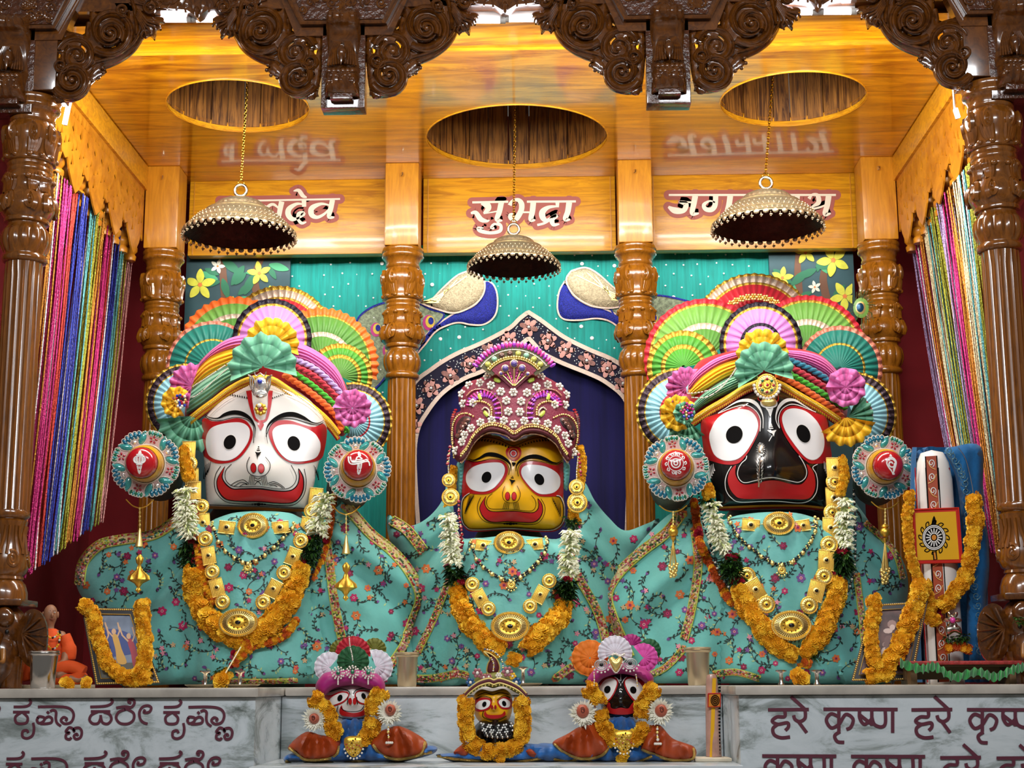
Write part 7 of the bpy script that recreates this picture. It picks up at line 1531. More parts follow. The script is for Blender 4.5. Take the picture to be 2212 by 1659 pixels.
# ---- framed pictures with garlands -----------------------------------
framek = mat('frame_black', '#120c0a', .3); gline = mat('frame_gold', '#d9b25a', .35, .7); mount = mat('photo_paper', '#7c8aa0', .4, var=.5, vscale=14)
def frame(lb, corners, Y, tilt, pic, seed):
    (x0, y0), (x1, y1), (x2, y2), (x3, y3) = corners   # tl tr br bl
    D = lambda x, y: Y+tilt*(1-(y-min(y0, y1))/(max(y2, y3)-min(y0, y1))); c = onaltar((x2+x3)/2, Y); t = thing('picture_frame', lb, 'picture frame', c, 'garlanded picture frames')
    L = lambda u, v: ((x0*(1-u)+x1*u)*(1-v)+(x3*(1-u)+x2*u)*v, (y0*(1-u)+y1*u)*(1-v)+(y3*(1-u)+y2*u)*v)
    mb = MB(); fill(mb, [L(0, 0), L(1, 0), L(1, 1), L(0, 1)], D, framek, 0, 30, .018); w = .115
    fill(mb, [L(0, 0), L(1, 0), L(1, 1), L(0, 1)], D, framek, .006, 30, .006, [[L(w, w*.8), L(1-w, w*.8), L(1-w, 1-w*.8), L(w, 1-w*.8)]]); mb.build('frame', t)
    mb = MB()
    for a, b in (((.03, .02), (.97, .02)), ((.97, .02), (.97, .98)), ((.97, .98), (.03, .98)), ((.03, .98), (.03, .02))):
        A, B = L(*a), L(*b); n = int(math.hypot(A[0]-B[0], A[1]-B[1])/4.4)
        for k in range(n): q = (A[0]+(B[0]-A[0])*k/n, A[1]+(B[1]-A[1])*k/n); mb.ball(W(q[0], q[1], D(*q)-.007), (.0042, .002, .0030), gline, 6, 3, M=Matrix.Rotation(.6, 3, 'Y'))
    P = [L(w-.01, w*.8-.01), L(1-w+.01, w*.8-.01), L(1-w+.01, 1-w*.8+.01), L(w-.01, 1-w*.8+.01)]; tubepx(mb, P+P[:1], 1.1, D, gline, .007); mb.build('gilt_edge', t)
    mb = MB(); fill(mb, [L(w, w*.8), L(1-w, w*.8), L(1-w, 1-w*.8), L(w, 1-w*.8)], D, mount if pic else mat('sepia_paper', '#6b4a44', .4, var=.6, vscale=20), .001, 30)
    if pic:
        fill(mb, sm([L(.18, .42), L(.3, .30), L(.55, .28), L(.8, .36), L(.84, .55), L(.6, .62), L(.25, .62)], 4, True), D, mat('photo_blue', '#3c4f8e', .4), .0015, 30)
        fill(mb, [L(w, .72), L(1-w, .72), L(1-w, 1-w*.8), L(w, 1-w*.8)], D, mat('photo_ground', '#5d5a4c', .4), .0016, 30)
        for u, h, cc in ((.5, .36, '#d8a84e'), (.28, .42, '#c9a08a'), (.74, .42, '#b23a4a')):
            sk = mat('photo_skin', '#d9b08a', .4); cm = mat('photo_cloth'+cc[1:], cc, .4); v = lambda a, b: L(u+a*.9, h+b)
            fill(mb, sm([v(-.05, 0), v(.05, 0), v(.06, .18), v(.08, .36), v(-.08, .36), v(-.06, .18)], 4, True), D, cm, .002, 30); fill(mb, ell(*v(0, -.05), 5, 6.5, 10), D, sk, .0022, 30)
            for e in (-1, 1): stroke(mb, [v(e*.04, .02), v(e*.12, -.06), v(e*.13, -.17)], 3.4, D, sk, .0022)
    else:
        for k in range(16):
            a = rnd.uniform(0, 6); u, vv = .45+.22*math.cos(a)*rnd.random(), .5+.3*math.sin(a)*rnd.random(); fill(mb, ell(*L(u, vv), rnd.uniform(5, 12), rnd.uniform(5, 12), 9), D, (mat('sepia_light', '#d8bfb4', .4), mat('sepia_mid', '#a3837a', .4), mat('sepia_dark', '#7a5a54', .4))[k % 3], .0015+.00004*k, 30)
    mb.build('picture', t)
    mb = MB(); top = L(.5, .25); b = W(top[0], top[1], D(*top)); mb.tube([b+Vector((0, .018, 0)), Vector((b.x+.01, b.y+.13, ZA+.004))], .006, framek, 6); mb.build('stand', t)
    return D
fD = frame('framed blue picture of dancing figures on the left of the altar, hung with marigolds', [(176, 1312), (288, 1314), (347, 1476), (206, 1480)], 5.02, .06, 1, 1)
gD = frame('framed sepia picture on the right of the altar, hung with marigolds', [(1882, 1305), (2004, 1298), (1972, 1470), (1838, 1472)], 5.04, .06, 0, 2)
def fgar(lb, runs, D):
    t = thing('marigold_garland', lb, 'garland', W(*runs[0][0][0][:2], 5), 'marigold garlands on frames and log'); r = random.Random(len(lb))
    for pts, R in runs: mb = MB(); strand(mb, pts, R, D, .022, R*.62, r, None, .92); mb.build('strand', t)
    return t
fgar('marigold garland draped over the left picture frame', [([(178, 1306), (196, 1316), (205, 1345), (214, 1380), (224, 1412), (240, 1442), (262, 1456)], 15), ([(306, 1305), (310, 1340), (314, 1380), (314, 1420), (306, 1450), (290, 1462), (262, 1458)], 16), ([(262, 1462), (290, 1468), (322, 1466)], 14)], fD)
fgar('marigold garland draped over the right picture frame', [([(1888, 1292), (1886, 1330), (1882, 1370), (1884, 1410), (1896, 1440), (1924, 1446)], 15), ([(1990, 1262), (1976, 1310), (1958, 1360), (1936, 1410), (1912, 1440)], 19), ([(1876, 1462), (1905, 1458), (1925, 1452)], 15)], gD)
# ---- seated figurine ---------------------------------------------------
skin = mat('figurine_skin', '#9a6a4c', .5, var=.15, vscale=30); robe = mat('orange_robe', '#dc5010', .8, bump=.4, bscale=60)
fx = onaltar(108, 5.16); ft = thing('seated_figurine', 'small seated bald figurine in an orange robe at the far left of the altar', 'figurine', fx)
def fp(x, y, d=0): return W(x, y, 5.16-d)
mb = MB(); sF = SC(108, 1400, 5.16)
def skin_body(name, verts, edges, radii, m, parent, root=0, sub=2):
    me = bpy.data.meshes.new(name); me.from_pydata([tuple(v) for v in verts], edges, []); o = bpy.data.objects.new(name, me); COL.objects.link(o)
    o.modifiers.new('s', 'SKIN'); sl = me.skin_vertices[0].data
    for i, r in enumerate(radii): sl[i].radius = (r, r) if not isinstance(r, tuple) else r
    sl[root].use_root = True; md = o.modifiers.new('u', 'SUBSURF'); md.levels = md.render_levels = sub
    dg = bpy.context.evaluated_depsgraph_get(); m2 = bpy.data.meshes.new_from_object(o.evaluated_get(dg)); bpy.data.objects.remove(o)
    for p_ in m2.polygons: p_.use_smooth = True
    m2.materials.clear(); m2.materials.append(m); o = bpy.data.objects.new(name, m2); COL.objects.link(o); o.parent = parent; o.matrix_parent_inverse = parent.matrix_world.inverted(); return o
V = [fp(106, 1458), fp(106, 1420), fp(108, 1385), fp(109, 1362), fp(110, 1350), fp(110, 1335, .006), fp(110, 1318, .004), fp(86, 1372), fp(78, 1402, .02), fp(88, 1430, .045), fp(108, 1440, .06), fp(134, 1374), fp(144, 1404, .02), fp(138, 1432, .045), fp(118, 1440, .06), fp(80, 1455, .05), fp(126, 1458, .09), fp(150, 1450, .05), fp(118, 1462, .09), fp(172, 1466, .06)]
E = [(0, 1), (1, 2), (2, 3), (3, 4), (4, 5), (5, 6), (2, 7), (7, 8), (8, 9), (9, 10), (2, 11), (11, 12), (12, 13), (13, 14), (0, 15), (15, 16), (0, 17), (17, 18)]
E = E[:18]; V = V[:19]
skin_body('body', V, E, [.036, .036, .034, .012, .010, .024, .022, .020, .016, .012, .009, .020, .016, .012, .009, .026, .014, .026, .014], skin, ft)
mb = MB()                                            # robe: torso wrap, sleeves and lap
prof = [(1472, 46, 40), (1455, 52, 44), (1430, 42, 30), (1400, 40, 26), (1378, 38, 22), (1366, 26, 16), (1358, 12, 12)]
vs = []; n = 28
for y, rx, ry in prof:
    c = fp(108 if y < 1440 else 112, y)
    for k in range(n): a = 2*PI*k/n; w = 1+.05*math.sin(a*7+y*.2); vs.append(c+Vector((rx*sF*math.cos(a)*w, ry*sF*math.sin(a)*w, 0)))
mb.add(vs, [(i*n+k, i*n+(k+1) % n, (i+1)*n+(k+1) % n, (i+1)*n+k) for i in range(len(prof)-1) for k in range(n)], robe)
for L, R in (([(80, 1374), (68, 1400), (66, 1440), (70, 1468)], [.022, .030, .032, .028]), ([(138, 1374), (148, 1400), (146, 1424)], [.022, .026, .022])): mb.tube([fp(x, y, .015) for x, y in sm(L, 5)], [R[min(int(i/5), len(R)-1)] for i in range(len(sm(L, 5)))], robe, 14)
for L in ([(80, 1452), (110, 1450), (150, 1440), (182, 1452)], [(178, 1450), (160, 1468), (120, 1468), (80, 1470)]): mb.tube([fp(x, y, .07) for x, y in sm(L, 6)], .021, robe, 12)
mb.build('robe', ft)
mb = MB(); mb.ball(fp(109, 1326, .004), (.0225, .024, .031), skin, 20, 14)
for e in (-1, 1):
    mb.ball(fp(109+e*16, 1328), (.004, .006, .011), skin, 8, 6); mb.ball(fp(112+e*6, 1323, .025), (.0035, .002, .002), white, 8, 5); mb.ball(fp(112+e*6, 1323, .0265), (.0015, .0012, .0015), black, 6, 4); mb.tube([fp(112+e*2.5, 1319, .026), fp(112+e*9, 1319, .023)], .0012, mat('brow_grey', '#6a5040', .6), 5)
mb.ball(fp(113, 1329, .028), (.004, .006, .007), skin, 8, 6); mb.tube([fp(107, 1337, .023), fp(113, 1338, .026), fp(118, 1337, .022)], .0016, mat('lip', '#7a4436', .5), 5); mb.build('head', ft)
mb = MB(); 
for L in ([(96, 1362), (98, 1385), (112, 1402), (126, 1392), (130, 1366)], [(96, 1362), (100, 1372), (112, 1378), (124, 1372), (130, 1362)]): beads(mb, L, 2.6, lambda x, y: 5.16, [MGc[0], black, white, MGc[1]], .055, 1.0)
mb.build('bead_garland', ft)
for e, c in ((0, (104, 1438)), (1, (116, 1438))):     # folded hands with five fingers each
    mb = MB(); p = fp(c[0], c[1], .075); mb.ball(p, (.011, .009, .006), skin, 10, 6)
    for k in range(4): mb.tube([p+Vector((.006*(1 if e == 0 else -1), -.004, .004-.003*k)), p+Vector((.014*(1 if e == 0 else -1), -.008, .004-.003*k)), p+Vector((.019*(1 if e == 0 else -1), -.004, .003-.003*k))], [.0022, .002, .0014], skin, 6)
    mb.tube([p+Vector((.0, -.006, .005)), p+Vector((.007*(1 if e == 0 else -1), -.008, .009))], [.0024, .0016], skin, 6); mb.build('hand', ft)
mb = MB(); mb.tube([fp(150, 1466, .085), fp(168, 1468, .08), fp(184, 1464, .075)], [.012, .011, .007], skin, 10)
for k in range(5): mb.ball(fp(184, 1460+k*2.2, .08-.003*k), .0042, skin, 6, 4)
mb.build('foot', ft); mb = MB(); pp = fp(118, 1476); mb.box((pp.x, pp.y-.02, ZA+.006), (.24, .16, .012), mat('ivory_base', '#b7a88a', .5), bev=.003); mb.build('base_plate', ft)
# ---- tall log in blue cloth ------------------------------------------------
KL = CRP(1800, 940, 2.9635); lw = mat('log_white', '#e2ded8', .35); blueC = mat('blue_velvet', '#075a90', .9, sheen=.1, bump=.3, bscale=120, var=.25, vscale=10); embz = mat('blue_zari', '#6a92a0', .4, .5); rusty = mat('scroll_rust', '#a8431c', .45)
lt_ = thing('painted_log', 'tall white painted log with yellow wheel plaque, wrapped in blue velvet on the right', 'statue', onaltar(2030, 5.22))
c1, c0 = W(2014, 1000, 5.22), onaltar(2042, 5.22); ax = (c1-c0); hL = ax.length; axn = ax.normalized(); LM = FR(c0, axn, (0, -1, 0)); LM.translation = c0; rl = SC(2030, 1300, 5.22)*41
mb = MB(); mb.lathe([(rl, .0), (rl, hL*.8), (rl*.98, hL*.92), (rl*.85, hL*1.0), (rl*.6, hL*1.045), (0, hL*1.06)], lw, 40, LM, cap=False); mb.build('log', lt_)
Dlog = lambda x, y: 5.22-math.sqrt(max(1e-5, rl**2-((x-(2014+28*(y-1000)/480))*SC(2030, 1200, 5.22))**2))-.001
mb = MB()
cxl = lambda y, k: 2014+28*(y-1000)/480+k
stroke(mb, [(cxl(y, -2), y) for y in range(985, 1476, 8)], 27, Dlog, linek, .001); stroke(mb, [(cxl(y, -2), y) for y in range(985, 1476, 8)], 22, Dlog, rusty, .002)
for e in (-15, 12, -38, 36): stroke(mb, [(cxl(y, e), y) for y in range(1010, 1476, 8)], 2.4, Dlog, linek if abs(e) < 20 else redm, .0022)
for k in range(16):
    y = 1000+k*30; x = cxl(y, -2); s = 1 if k % 2 else -1
    stroke(mb, [(x+s*q[0]*.8, q[1]+y) for q in [(a, b) for a, b in spiral(0, 0, 9, 2, 2, 1.3, 18)]], 1.8, Dlog, linew, .003); stroke(mb, sm([(x-s*9, y+14), (x+s*2, y+8), (x+s*9, y-6)], 4), 2.0, Dlog, mat('scroll_gold', '#e0a860', .4), .003)
mb.build('painted_scroll', lt_, smooth=False)
PQ = KL([(505, 478), (800, 466), (826, 815), (522, 822)]); PD = lambda x, y: 5.22-rl-.012
pl = MB(); fill(pl, PQ, PD, mat('plaque_red', '#c3261c', .3), .0, 30, .02); cc = np.mean(np.array(PQ), 0); I_ = [(cc[0]+(x-cc[0])*.88, cc[1]+(y-cc[1])*.88) for x, y in PQ]; fill(pl, I_, PD, mat('plaque_yellow', '#e0a80e', .35), .002, 30, .002)
E0 = KL([(505, 478), (800, 466), (826, 815), (522, 822)]); tubepx(pl, E0+E0[:1], 2.4, PD, mat('plaque_red', ''), .002); po = pl.build('plaque', lt_)
mb = MB(); wx, wy = KL([(645, 655)])[0]
for R, w, m in ((24, 24, linek), ): fill(mb, ell(wx, wy, 26, 29, 32), PD, linek, .003, 30)
for R in (23.5, 20.5, 8.5): stroke(mb, ell(wx, wy, R, R*1.1, 32)+ell(wx, wy, R, R*1.1, 32)[:1], 2.0, PD, linew, .0042)
for k in range(16): a = 2*PI*k/16; stroke(mb, [(wx+10*math.cos(a), wy+11*math.sin(a)), (wx+17.5*math.cos(a), wy+19.5*math.sin(a))], 2.4, PD, linew, .0042)
fill(mb, ell(wx, wy, 5, 6, 14), PD, ochre, .0045, 30)
for k in range(12):
    a = 2*PI*k/12-PI/2; pts = [(wx+R*math.cos(a+d), wy+R*1.1*math.sin(a+d)) for R, d in ((26, -.2), (32, -.05), (33, .14), (27, .1))]; stroke(mb, sm(pts, 4), 2.2, PD, linek, .003)
fill(mb, sm([(wx-5, wy-30), (wx, wy-47), (wx+5, wy-30)], 3, True), PD, linek, .003, 30); stroke(mb, [(wx+1, wy+30), (wx+3, wy+48)], 9, PD, linek, .003); stroke(mb, [(wx+1, wy+32), (wx+3, wy+47)], 4, PD, ochre, .004); mb.build('wheel_emblem', po, smooth=False)
# velvet hood
mb = MB(); vs = []; N = 30; rows = []
for y, rI, rO, dx in ((966, 46, 60, 2), (985, 52, 66, 6), (1040, 58, 74, 12), (1120, 62, 80, 16), (1220, 62, 80, 20), (1330, 60, 78, 24), (1474, 58, 76, 28)):
    rows.append((y, rO, dx))
for y, r_, dx in rows:
    for k in range(N+1):
        a = PI*(-.22)+ (PI*1.40)*k/N; rr_ = r_*(1+.04*math.sin(k*1.9)); px = 2030+dx+rr_*math.cos(a)*1.0; p = W(px, y, 5.27+rr_*1.6e-3*math.sin(a)*1.0); vs.append(p)
fs = [(i*(N+1)+k, i*(N+1)+k+1, (i+1)*(N+1)+k+1, (i+1)*(N+1)+k) for i in range(len(rows)-1) for k in range(N)]
mb.add(vs, fs, blueC)
HO = lambda x, y: 5.19
hood = sm(KL([(512, 470), (510, 160), (540, 100), (620, 72), (700, 85), (760, 75), (945, 75), (960, 380), (1000, 800), (975, 1100), (955, 1400), (965, 1560), (890, 1560), (860, 1300), (850, 900), (830, 640), (790, 300), (735, 150), (690, 110), (640, 95), (590, 110), (550, 200), (540, 470)]), 5, True)
pillow(mb, hood, lambda x, y: 5.20+.00055*abs(x-2075), blueC, .035, 16, 9, 0, 1.2, fn=lambda x, y: .006*math.sin(x*.22+y*.02)); mb.build('velvet_wrap', lt_)
mb = MB()
for k in range(26):
    t_ = k/25; q = sm(KL([(720, 95), (790, 210), (830, 330), (850, 620), (880, 900), (915, 1150), (920, 1380)]), 8); q = q[int(t_*(len(q)-1))]; s = 1 if k % 2 else -1
    tubepx(mb, [(q[0]+6+s*a, q[1]+b) for a, b in spiral(0, 0, 9, 2, 0, 1.3, 14)], .9, lambda x, y: 5.165, embz, 0, 4); mb.ball(W(q[0]+8, q[1]+8, 5.163), .0035, embz, 6, 4)
tubepx(mb, sm(KL([(800, 80), (850, 160), (890, 330), (900, 420)]), 6), .8, lambda x, y: 5.16, silver); mb.build('zari_work', lt_)
fgar('marigold garland hanging around the blue-wrapped log', [(KL([(490, 370), (475, 520), (480, 660), (500, 800), (540, 910), (600, 1010)]), 11), (KL([(895, 410), (910, 520), (895, 660), (870, 800), (840, 920), (790, 990), (730, 1070), (690, 1100)]), 16), (KL([(600, 1010), (625, 1080), (620, 1190), (670, 1180)]), 12), (KL([(690, 1100), (720, 1080)]), 12)], lambda x, y: 5.15)
mb = MB(); roses(mb, KL([(670, 1120), (680, 1190)]), 9, lambda x, y: 5.14, 6); tag(mb.build('rose_bunch'), 'bunch of dark red petals at the garland joint in front of the log', 'flower')
# silver idol with leaves, and dressed tray in front of the log
t = thing('silver_idol', 'tiny silver flower-shaped idol with flowers on the tray before the blue log', 'figurine', W(2062, 1385, 5.08)); mb = MB()
for k in range(6): a = 2*PI*k/6; pillow(mb, ell(2058+11*math.cos(a), 1340+12*math.sin(a), 9, 5, 12, a), 5.08, silver, .01, None, 3)
mb.ball(W(2058, 1340, 5.065), .010, pinkst, 8, 6); pillow(mb, sm([(2044, 1352), (2072, 1352), (2078, 1372), (2062, 1366), (2046, 1374)], 4, True), 5.08, silver, .01, None, 4); mb.build('figure', t)
mb = MB(); tuft(mb, [(2045, 1378), (2070, 1382), (2085, 1376)], 16, lambda x, y: 5.08, 110); mb.build('leaves', t)
mb = MB(); strand(mb, [(2042, 1402), (2070, 1396), (2098, 1404)], 10, lambda x, y: 5.08, 0, 7, rnd, MGo+MGc); mb.build('flowers', t)
TY = 4.98; t = thing('offering_tray', 'low tray dressed in red cloth with a pleated green ribbon edge on the right', 'tray', onaltar(2075, TY)); ctr = onaltar(2075, TY)
mb = MB(); mb.box(ctr+Vector((0, .03, .058)), (.36, .18, .008), mat('tray_wood', '#6a5030', .5), bev=.002); mb.box(ctr+Vector((-.02, .03, .035)), (.30, .03, .04), mat('tray_wood', ''))
for x in (-.155, .155): mb.box(ctr+Vector((x, .03, .028)), (.02, .14, .056), mat('tray_wood', ''))
mb.build('tray', t); mb = MB(); rc = mat('red_zari_cloth', '#a8302c', .6, bump=.6, bscale=120, var=.4, vscale=60); mb.box(ctr+Vector((0, .02, .066)), (.37, .19, .012), rc, bev=.005); mb.build('cloth', t)
mb = MB(); gr = mat('green_ribbon', '#1d8f3a', .45, sheen=.4); P_ = sm([(1944, 1432), (1990, 1445), (2020, 1440), (2060, 1462), (2110, 1452), (2150, 1462), (2190, 1446), (2215, 1440)], 14); vs = []
for i, (x, y) in enumerate(P_):
    w = 9+3*math.sin(i*1.3); z = .010*math.sin(i*1.6); vs += [W(x, y-w, TY-.095-z), W(x+2*math.sin(i), y+w, TY-.095+z)]
mb.add(vs, [(2*i, 2*i+1, 2*i+3, 2*i+2) for i in range(len(P_)-1)], gr); mb.build('pleated_ribbon', t, smooth=False)
# small leafy sprig at the right edge
mb = MB(); tuft(mb, [(2195, 1335), (2205, 1345)], 14, lambda x, y: 4.9, 30, 0, rnd, [leafm]); tag(mb.build('leaf_sprig'), 'small green leaf sprig on the right elephant base', 'leaves')
# ================================================================ THREE SMALL STATUES ON THE LOWER STEP
YS = 4.96; ZS = .968
K9, KA = CRP(600, 1340, 3.687), CRP(1160, 1340, 4.424)
silkO = mat('silk_rust', '#a23c0c', .45, bump=.2, bscale=40, var=.25, vscale=14); silkB = mat('silk_blue', '#1260a8', .5, sheen=.3, var=.45, vscale=26); zari = mat('zari_gold', '#d6b060', .35, .6, bump=.8, bscale=200); magS = mat('silk_magenta', '#a00f6c', .5, sheen=.1, bump=.2, bscale=60); paperW = mat('paper_white', '#e2dbe2', .7); paperG = mat('paper_green', '#1f5a30', .7); paperR = mat('paper_red', '#b01428', .7); paperO = mat('paper_orange', '#e87a1a', .7); paperP = mat('paper_pink', '#de55a8', .7); olive = mat('paper_olive', '#6a6a1c', .6); terra = mat('terracotta', '#b0553c', .5); mumW = mat('mum_white', '#e9e6d2', .6); purp = mat('silk_purple', '#6a3a9a', .5)
def small_statue(lb, K, s, outline, cx, m, eyes, mouth, nost, lines, linem, cap=None, nose=(600, 660, 14)):
    p = W(cx, 1640, YS); p.z = ZS; t = thing('small_statue', lb, 'statue', p, 'three small statues on the lower step'); Fc = Face(K, outline, cx, YS-.02, 45, nose, m, t, .12)
    for q in eyes:
        mb = MB(); 
        if q[3]: Fc.f(mb, q[3], redp, 0, True, 5)
        o = mb.build('eye_patch', Fc.o) if q[3] else Fc.o
        mb = MB(); Fc.f(mb, q[0], linew, 1, True, 5); mb.build('eyeball', Fc.o); mb = MB(); x, y, rx, ry, rot = q[1]; Fc.e(mb, x, y, rx, ry, rot, linek, 3); mb.build('pupil', Fc.o)
    mb = MB(); Fc.f(mb, mouth, redm, 2, True, 5); mb.build('mouth', Fc.o)
    for x, y, rx, ry in nost: mb = MB(); Fc.e(mb, x, y, rx, ry, 0, redm, 2); mb.build('nostril', Fc.o)
    mb = MB()
    for L in lines: Fc.l(mb, L, 6, linem, 3, s)
    if lines: mb.build('painted_lines', Fc.o, smooth=False)
    return t, Fc
def cloth(t, nm, K, pts, Y, m, h=.03, edge=None, amp=.011, R=16):
    P = [(x, min(y, 1646)) for x, y in sm(K(pts), 5, True)]; c = np.mean(np.array(P), 0); D = lambda x, y: Y+amp*math.sin(math.atan2(y-c[1]+60, x-c[0])*11)+amp*.6*math.sin(x*.21)
    mb = MB(); S = Relief(P, D, h, R); pillow(mb, P, D, m, h, R, 6, 0, 1.0); o = mb.build(nm, t)
    if edge: mb = MB(); e = sm(K(edge), 6); stroke(mb, e, 6, S, zari, .004, .002); tubepx(mb, e, 1.2, S, zari, .004, 5); mb.build('gold_border', o)
    return S
def mum(lb, K, c, R, hand, hr, s):
    (x, y), (hx, hy) = K([c, hand]); t = thing('white_flower_rosette', lb, 'flower rosette', W(x, y, YS-.08), 'white rosettes on the small hands'); mb = MB(); r = random.Random(int(x)); C = W(x, y, YS-.075); k = SC(x, y, YS)*R/s
    for lay in range(4):
        for j in range(22): a = 2*PI*j/22+lay*.14+r.uniform(-.08, .08); d = Vector((math.cos(a), -.25-.22*lay, math.sin(a))); l = k*(1-.13*lay)*r.uniform(.85, 1.08); e = Vector((-math.sin(a), 0, math.cos(a)))*k*.075; b = C+d*l*.35; mb.add([b-e*.6, C+d*l*.75-e, C+d*l+Vector((0, .004, 0)), C+d*l*.75+e, b+e*.6], [(0, 1, 2, 3, 4)], mumW)
    mb.build('petals', t)
    return W(hx, hy, YS-.10), SC(x, y, YS)*hr/s
def hands(t, who_, K, s, items):
    for side, c, R, hd, hr in items:
        p, r = mum('white flower rosette around the %s hand of the small %s statue' % (side, who_), K, c, R, hd, hr, s); mb = MB(); M_ = FR(p+Vector((0, .03, 0)), (0, -1, .1)); mb.lathe([(r*.9, -.05), (r, 0), (r*.96, .022), (r*.6, .034), (0, .036)], terra, 20, M_, cap=False)
        h = mb.build('hand', t); mb = MB(); mb.tube([M_ @ Vector((r*.4*q*math.cos(a), r*.55*q*math.sin(a), .037)) for q, a in [(.3+.04*i, i*.6) for i in range(16)]], .0012, mat('brown_line', '#5a2418', .5), 4); mb.build('emblem', h)
def smallgar(lb, K, runs): 
    t = thing('marigold_garland', lb, 'garland', W(*K([runs[0][0]])[0][:2], YS-.06), 'marigold garlands on the small statues'); r = random.Random(len(lb))
    for L in runs: mb = MB(); strand(mb, K(L), 17, lambda x, y: YS-.065, 0, 11, r, None, .95); mb.build('strand', t)
def pfan(t, K, c, R, s, a0, a1, n, m, Y, bowl=.0, rim=None): return mkfan(t, K, c, R/s, a0, a1, n, [(.04, .55, m), (.55, .93, m), (.93, 1, rim or m)], Y, .004, bowl, 1.0, 'paper_fan', None, .02)
def pend(t, K, c, w, h, s):
    mb = MB(); x, y = K([c])[0]; Y = YS-.085; k = w/s/2
    pillow(mb, sm([(x-k, y-k*.9), (x, y-k*1.2), (x+k, y-k*.9), (x+k*.8, y+k*.4), (x, y+k*1.1), (x-k*.8, y+k*.4)], 4, True), Y, gold, .008, None, 4)
    for j in range(26): a = j*2.4; q = math.sqrt(j/26); mb.ball(W(x+k*.85*q*math.cos(a), y+k*.95*q*math.sin(a), Y-.008), .0028, (goldy, ruby, goldy, golddark)[j % 4], 6, 4)
    for j in range(9): a = math.radians(10+20*j); mb.ball(W(x+k*1.0*math.cos(a), y+k*1.25*math.sin(a), Y-.004), .0036, pearl, 6, 4)
    o = mb.build('gold_pendant'); return o
# white
t1, f1 = small_statue('small white-faced statue with white paper fans, left on the lower step', K9, 3.687, [(372, 590), (368, 640), (400, 695), (455, 745), (485, 795), (600, 808), (705, 788), (735, 720), (762, 640), (760, 560), (680, 520), (560, 515), (440, 540)], 757, facew,
    [([(400, 660), (430, 612), (500, 578), (550, 582), (558, 602), (522, 642), (450, 672), (412, 676)], (495, 618, 19, 27, .4), 0, [(374, 600), (410, 596), (435, 592), (500, 566), (556, 570), (568, 602), (530, 650), (452, 684), (402, 690), (376, 650)]), ([(622, 590), (650, 570), (720, 570), (752, 598), (742, 640), (690, 660), (642, 640)], (684, 603, 17, 25, -.4), 0, [(612, 592), (645, 558), (722, 558), (764, 575), (764, 620), (748, 655), (690, 672), (634, 650)])],
    [(508, 676), (490, 720), (502, 752), (560, 768), (640, 768), (702, 750), (722, 710), (700, 668), (690, 700), (660, 728), (600, 738), (540, 724), (518, 704)], [(576, 645, 15, 28), (612, 645, 15, 28)],
    [[(385, 575), (440, 560), (500, 545), (560, 560), (575, 590)], [(600, 590), (625, 555), (690, 540), (750, 555)], [(480, 680), (470, 735), (500, 775), (600, 788), (700, 772), (735, 715)], [(500, 690), (530, 718), (600, 728), (660, 716), (688, 680)], [(560, 610), (552, 670)], [(628, 610), (636, 670)]], linek)
cloth(t1, 'skirt', K9, [(45, 1110), (100, 1062), (260, 1030), (500, 960), (720, 960), (1000, 1000), (1250, 1000), (1235, 1065), (1000, 1130), (860, 1185), (400, 1195), (150, 1190)], YS-.02, silkB, .05, [(60, 1120), (150, 1150), (330, 1120), (480, 1145), (640, 1125), (820, 1150), (1000, 1110), (1230, 1050)])
cloth(t1, 'sleeve', K9, [(80, 1012), (220, 890), (350, 915), (482, 930), (498, 1000), (470, 1080), (380, 1115), (220, 1118), (150, 1065)], YS-.06, silkO, .03, [(90, 1015), (155, 1070), (225, 1112), (380, 1108), (465, 1075), (492, 1000)]); cloth(t1, 'sleeve', K9, [(755, 920), (850, 870), (980, 845), (1182, 962), (1150, 1072), (1000, 1112), (880, 1102), (800, 1062), (740, 1000)], YS-.06, silkO, .03, [(760, 990), (805, 1055), (885, 1098), (1000, 1105), (1140, 1065), (1175, 965)])
cloth(t1, 'body', K9, [(520, 790), (690, 790), (740, 900), (730, 1050), (500, 1050), (480, 900)], YS-.02, silkB, .04)
mb = MB(); u = thing('fan_headdress', 'magenta turban with white, green and red paper fans on the small white-faced statue', 'headdress', W(757, 1450, YS), 'paper-fan turbans of the small statues')
pillow(mb, sm(K9([(325, 585), (300, 520), (340, 450), (400, 412), (600, 395), (780, 420), (852, 500), (838, 575), (740, 552), (600, 518), (450, 542), (375, 600)]), 5, True), YS-.04, magS, .04, 18, 6, 0, 2); mb.build('turban', u)
pfan(u, K9, (500, 245), 90, 3.687, -200, -20, 8, olive, YS+.05); pfan(u, K9, (770, 235), 95, 3.687, -160, 10, 8, olive, YS+.05); pfan(u, K9, (600, 265), 140, 3.687, -190, 10, 12, paperR, YS+.03); pfan(u, K9, (600, 330), 128, 3.687, -180, 180, 16, paperG, YS-.01, .01); pfan(u, K9, (415, 375), 125, 3.687, 60, 310, 11, paperW, YS-.0, .012); pfan(u, K9, (780, 370), 138, 3.687, -110, 110, 11, paperW, YS-.0, .012)
mb = MB()
for x, y in K9([(480, 420), (595, 412), (720, 418)]):
    for R, n in ((13, 12), (9, 9)): 
        for j in range(n): a = 2*PI*j/n; mb.ball(W(x+R*math.cos(a), y+R*math.sin(a), YS-.088), .0034, pearl, 6, 4)
    mb.ball(W(x, y, YS-.09), .0075, emerald, 8, 5)
    for j in range(4): mb.ball(W(x, y+15+j*3, YS-.086), .003, pearl, 6, 4)
beads(mb, K9([(568, 128), (575, 200), (590, 270), (597, 320)]), 1.6, lambda x, y: YS-.05, [pearl]); mb.build('pearl_jewels', u)
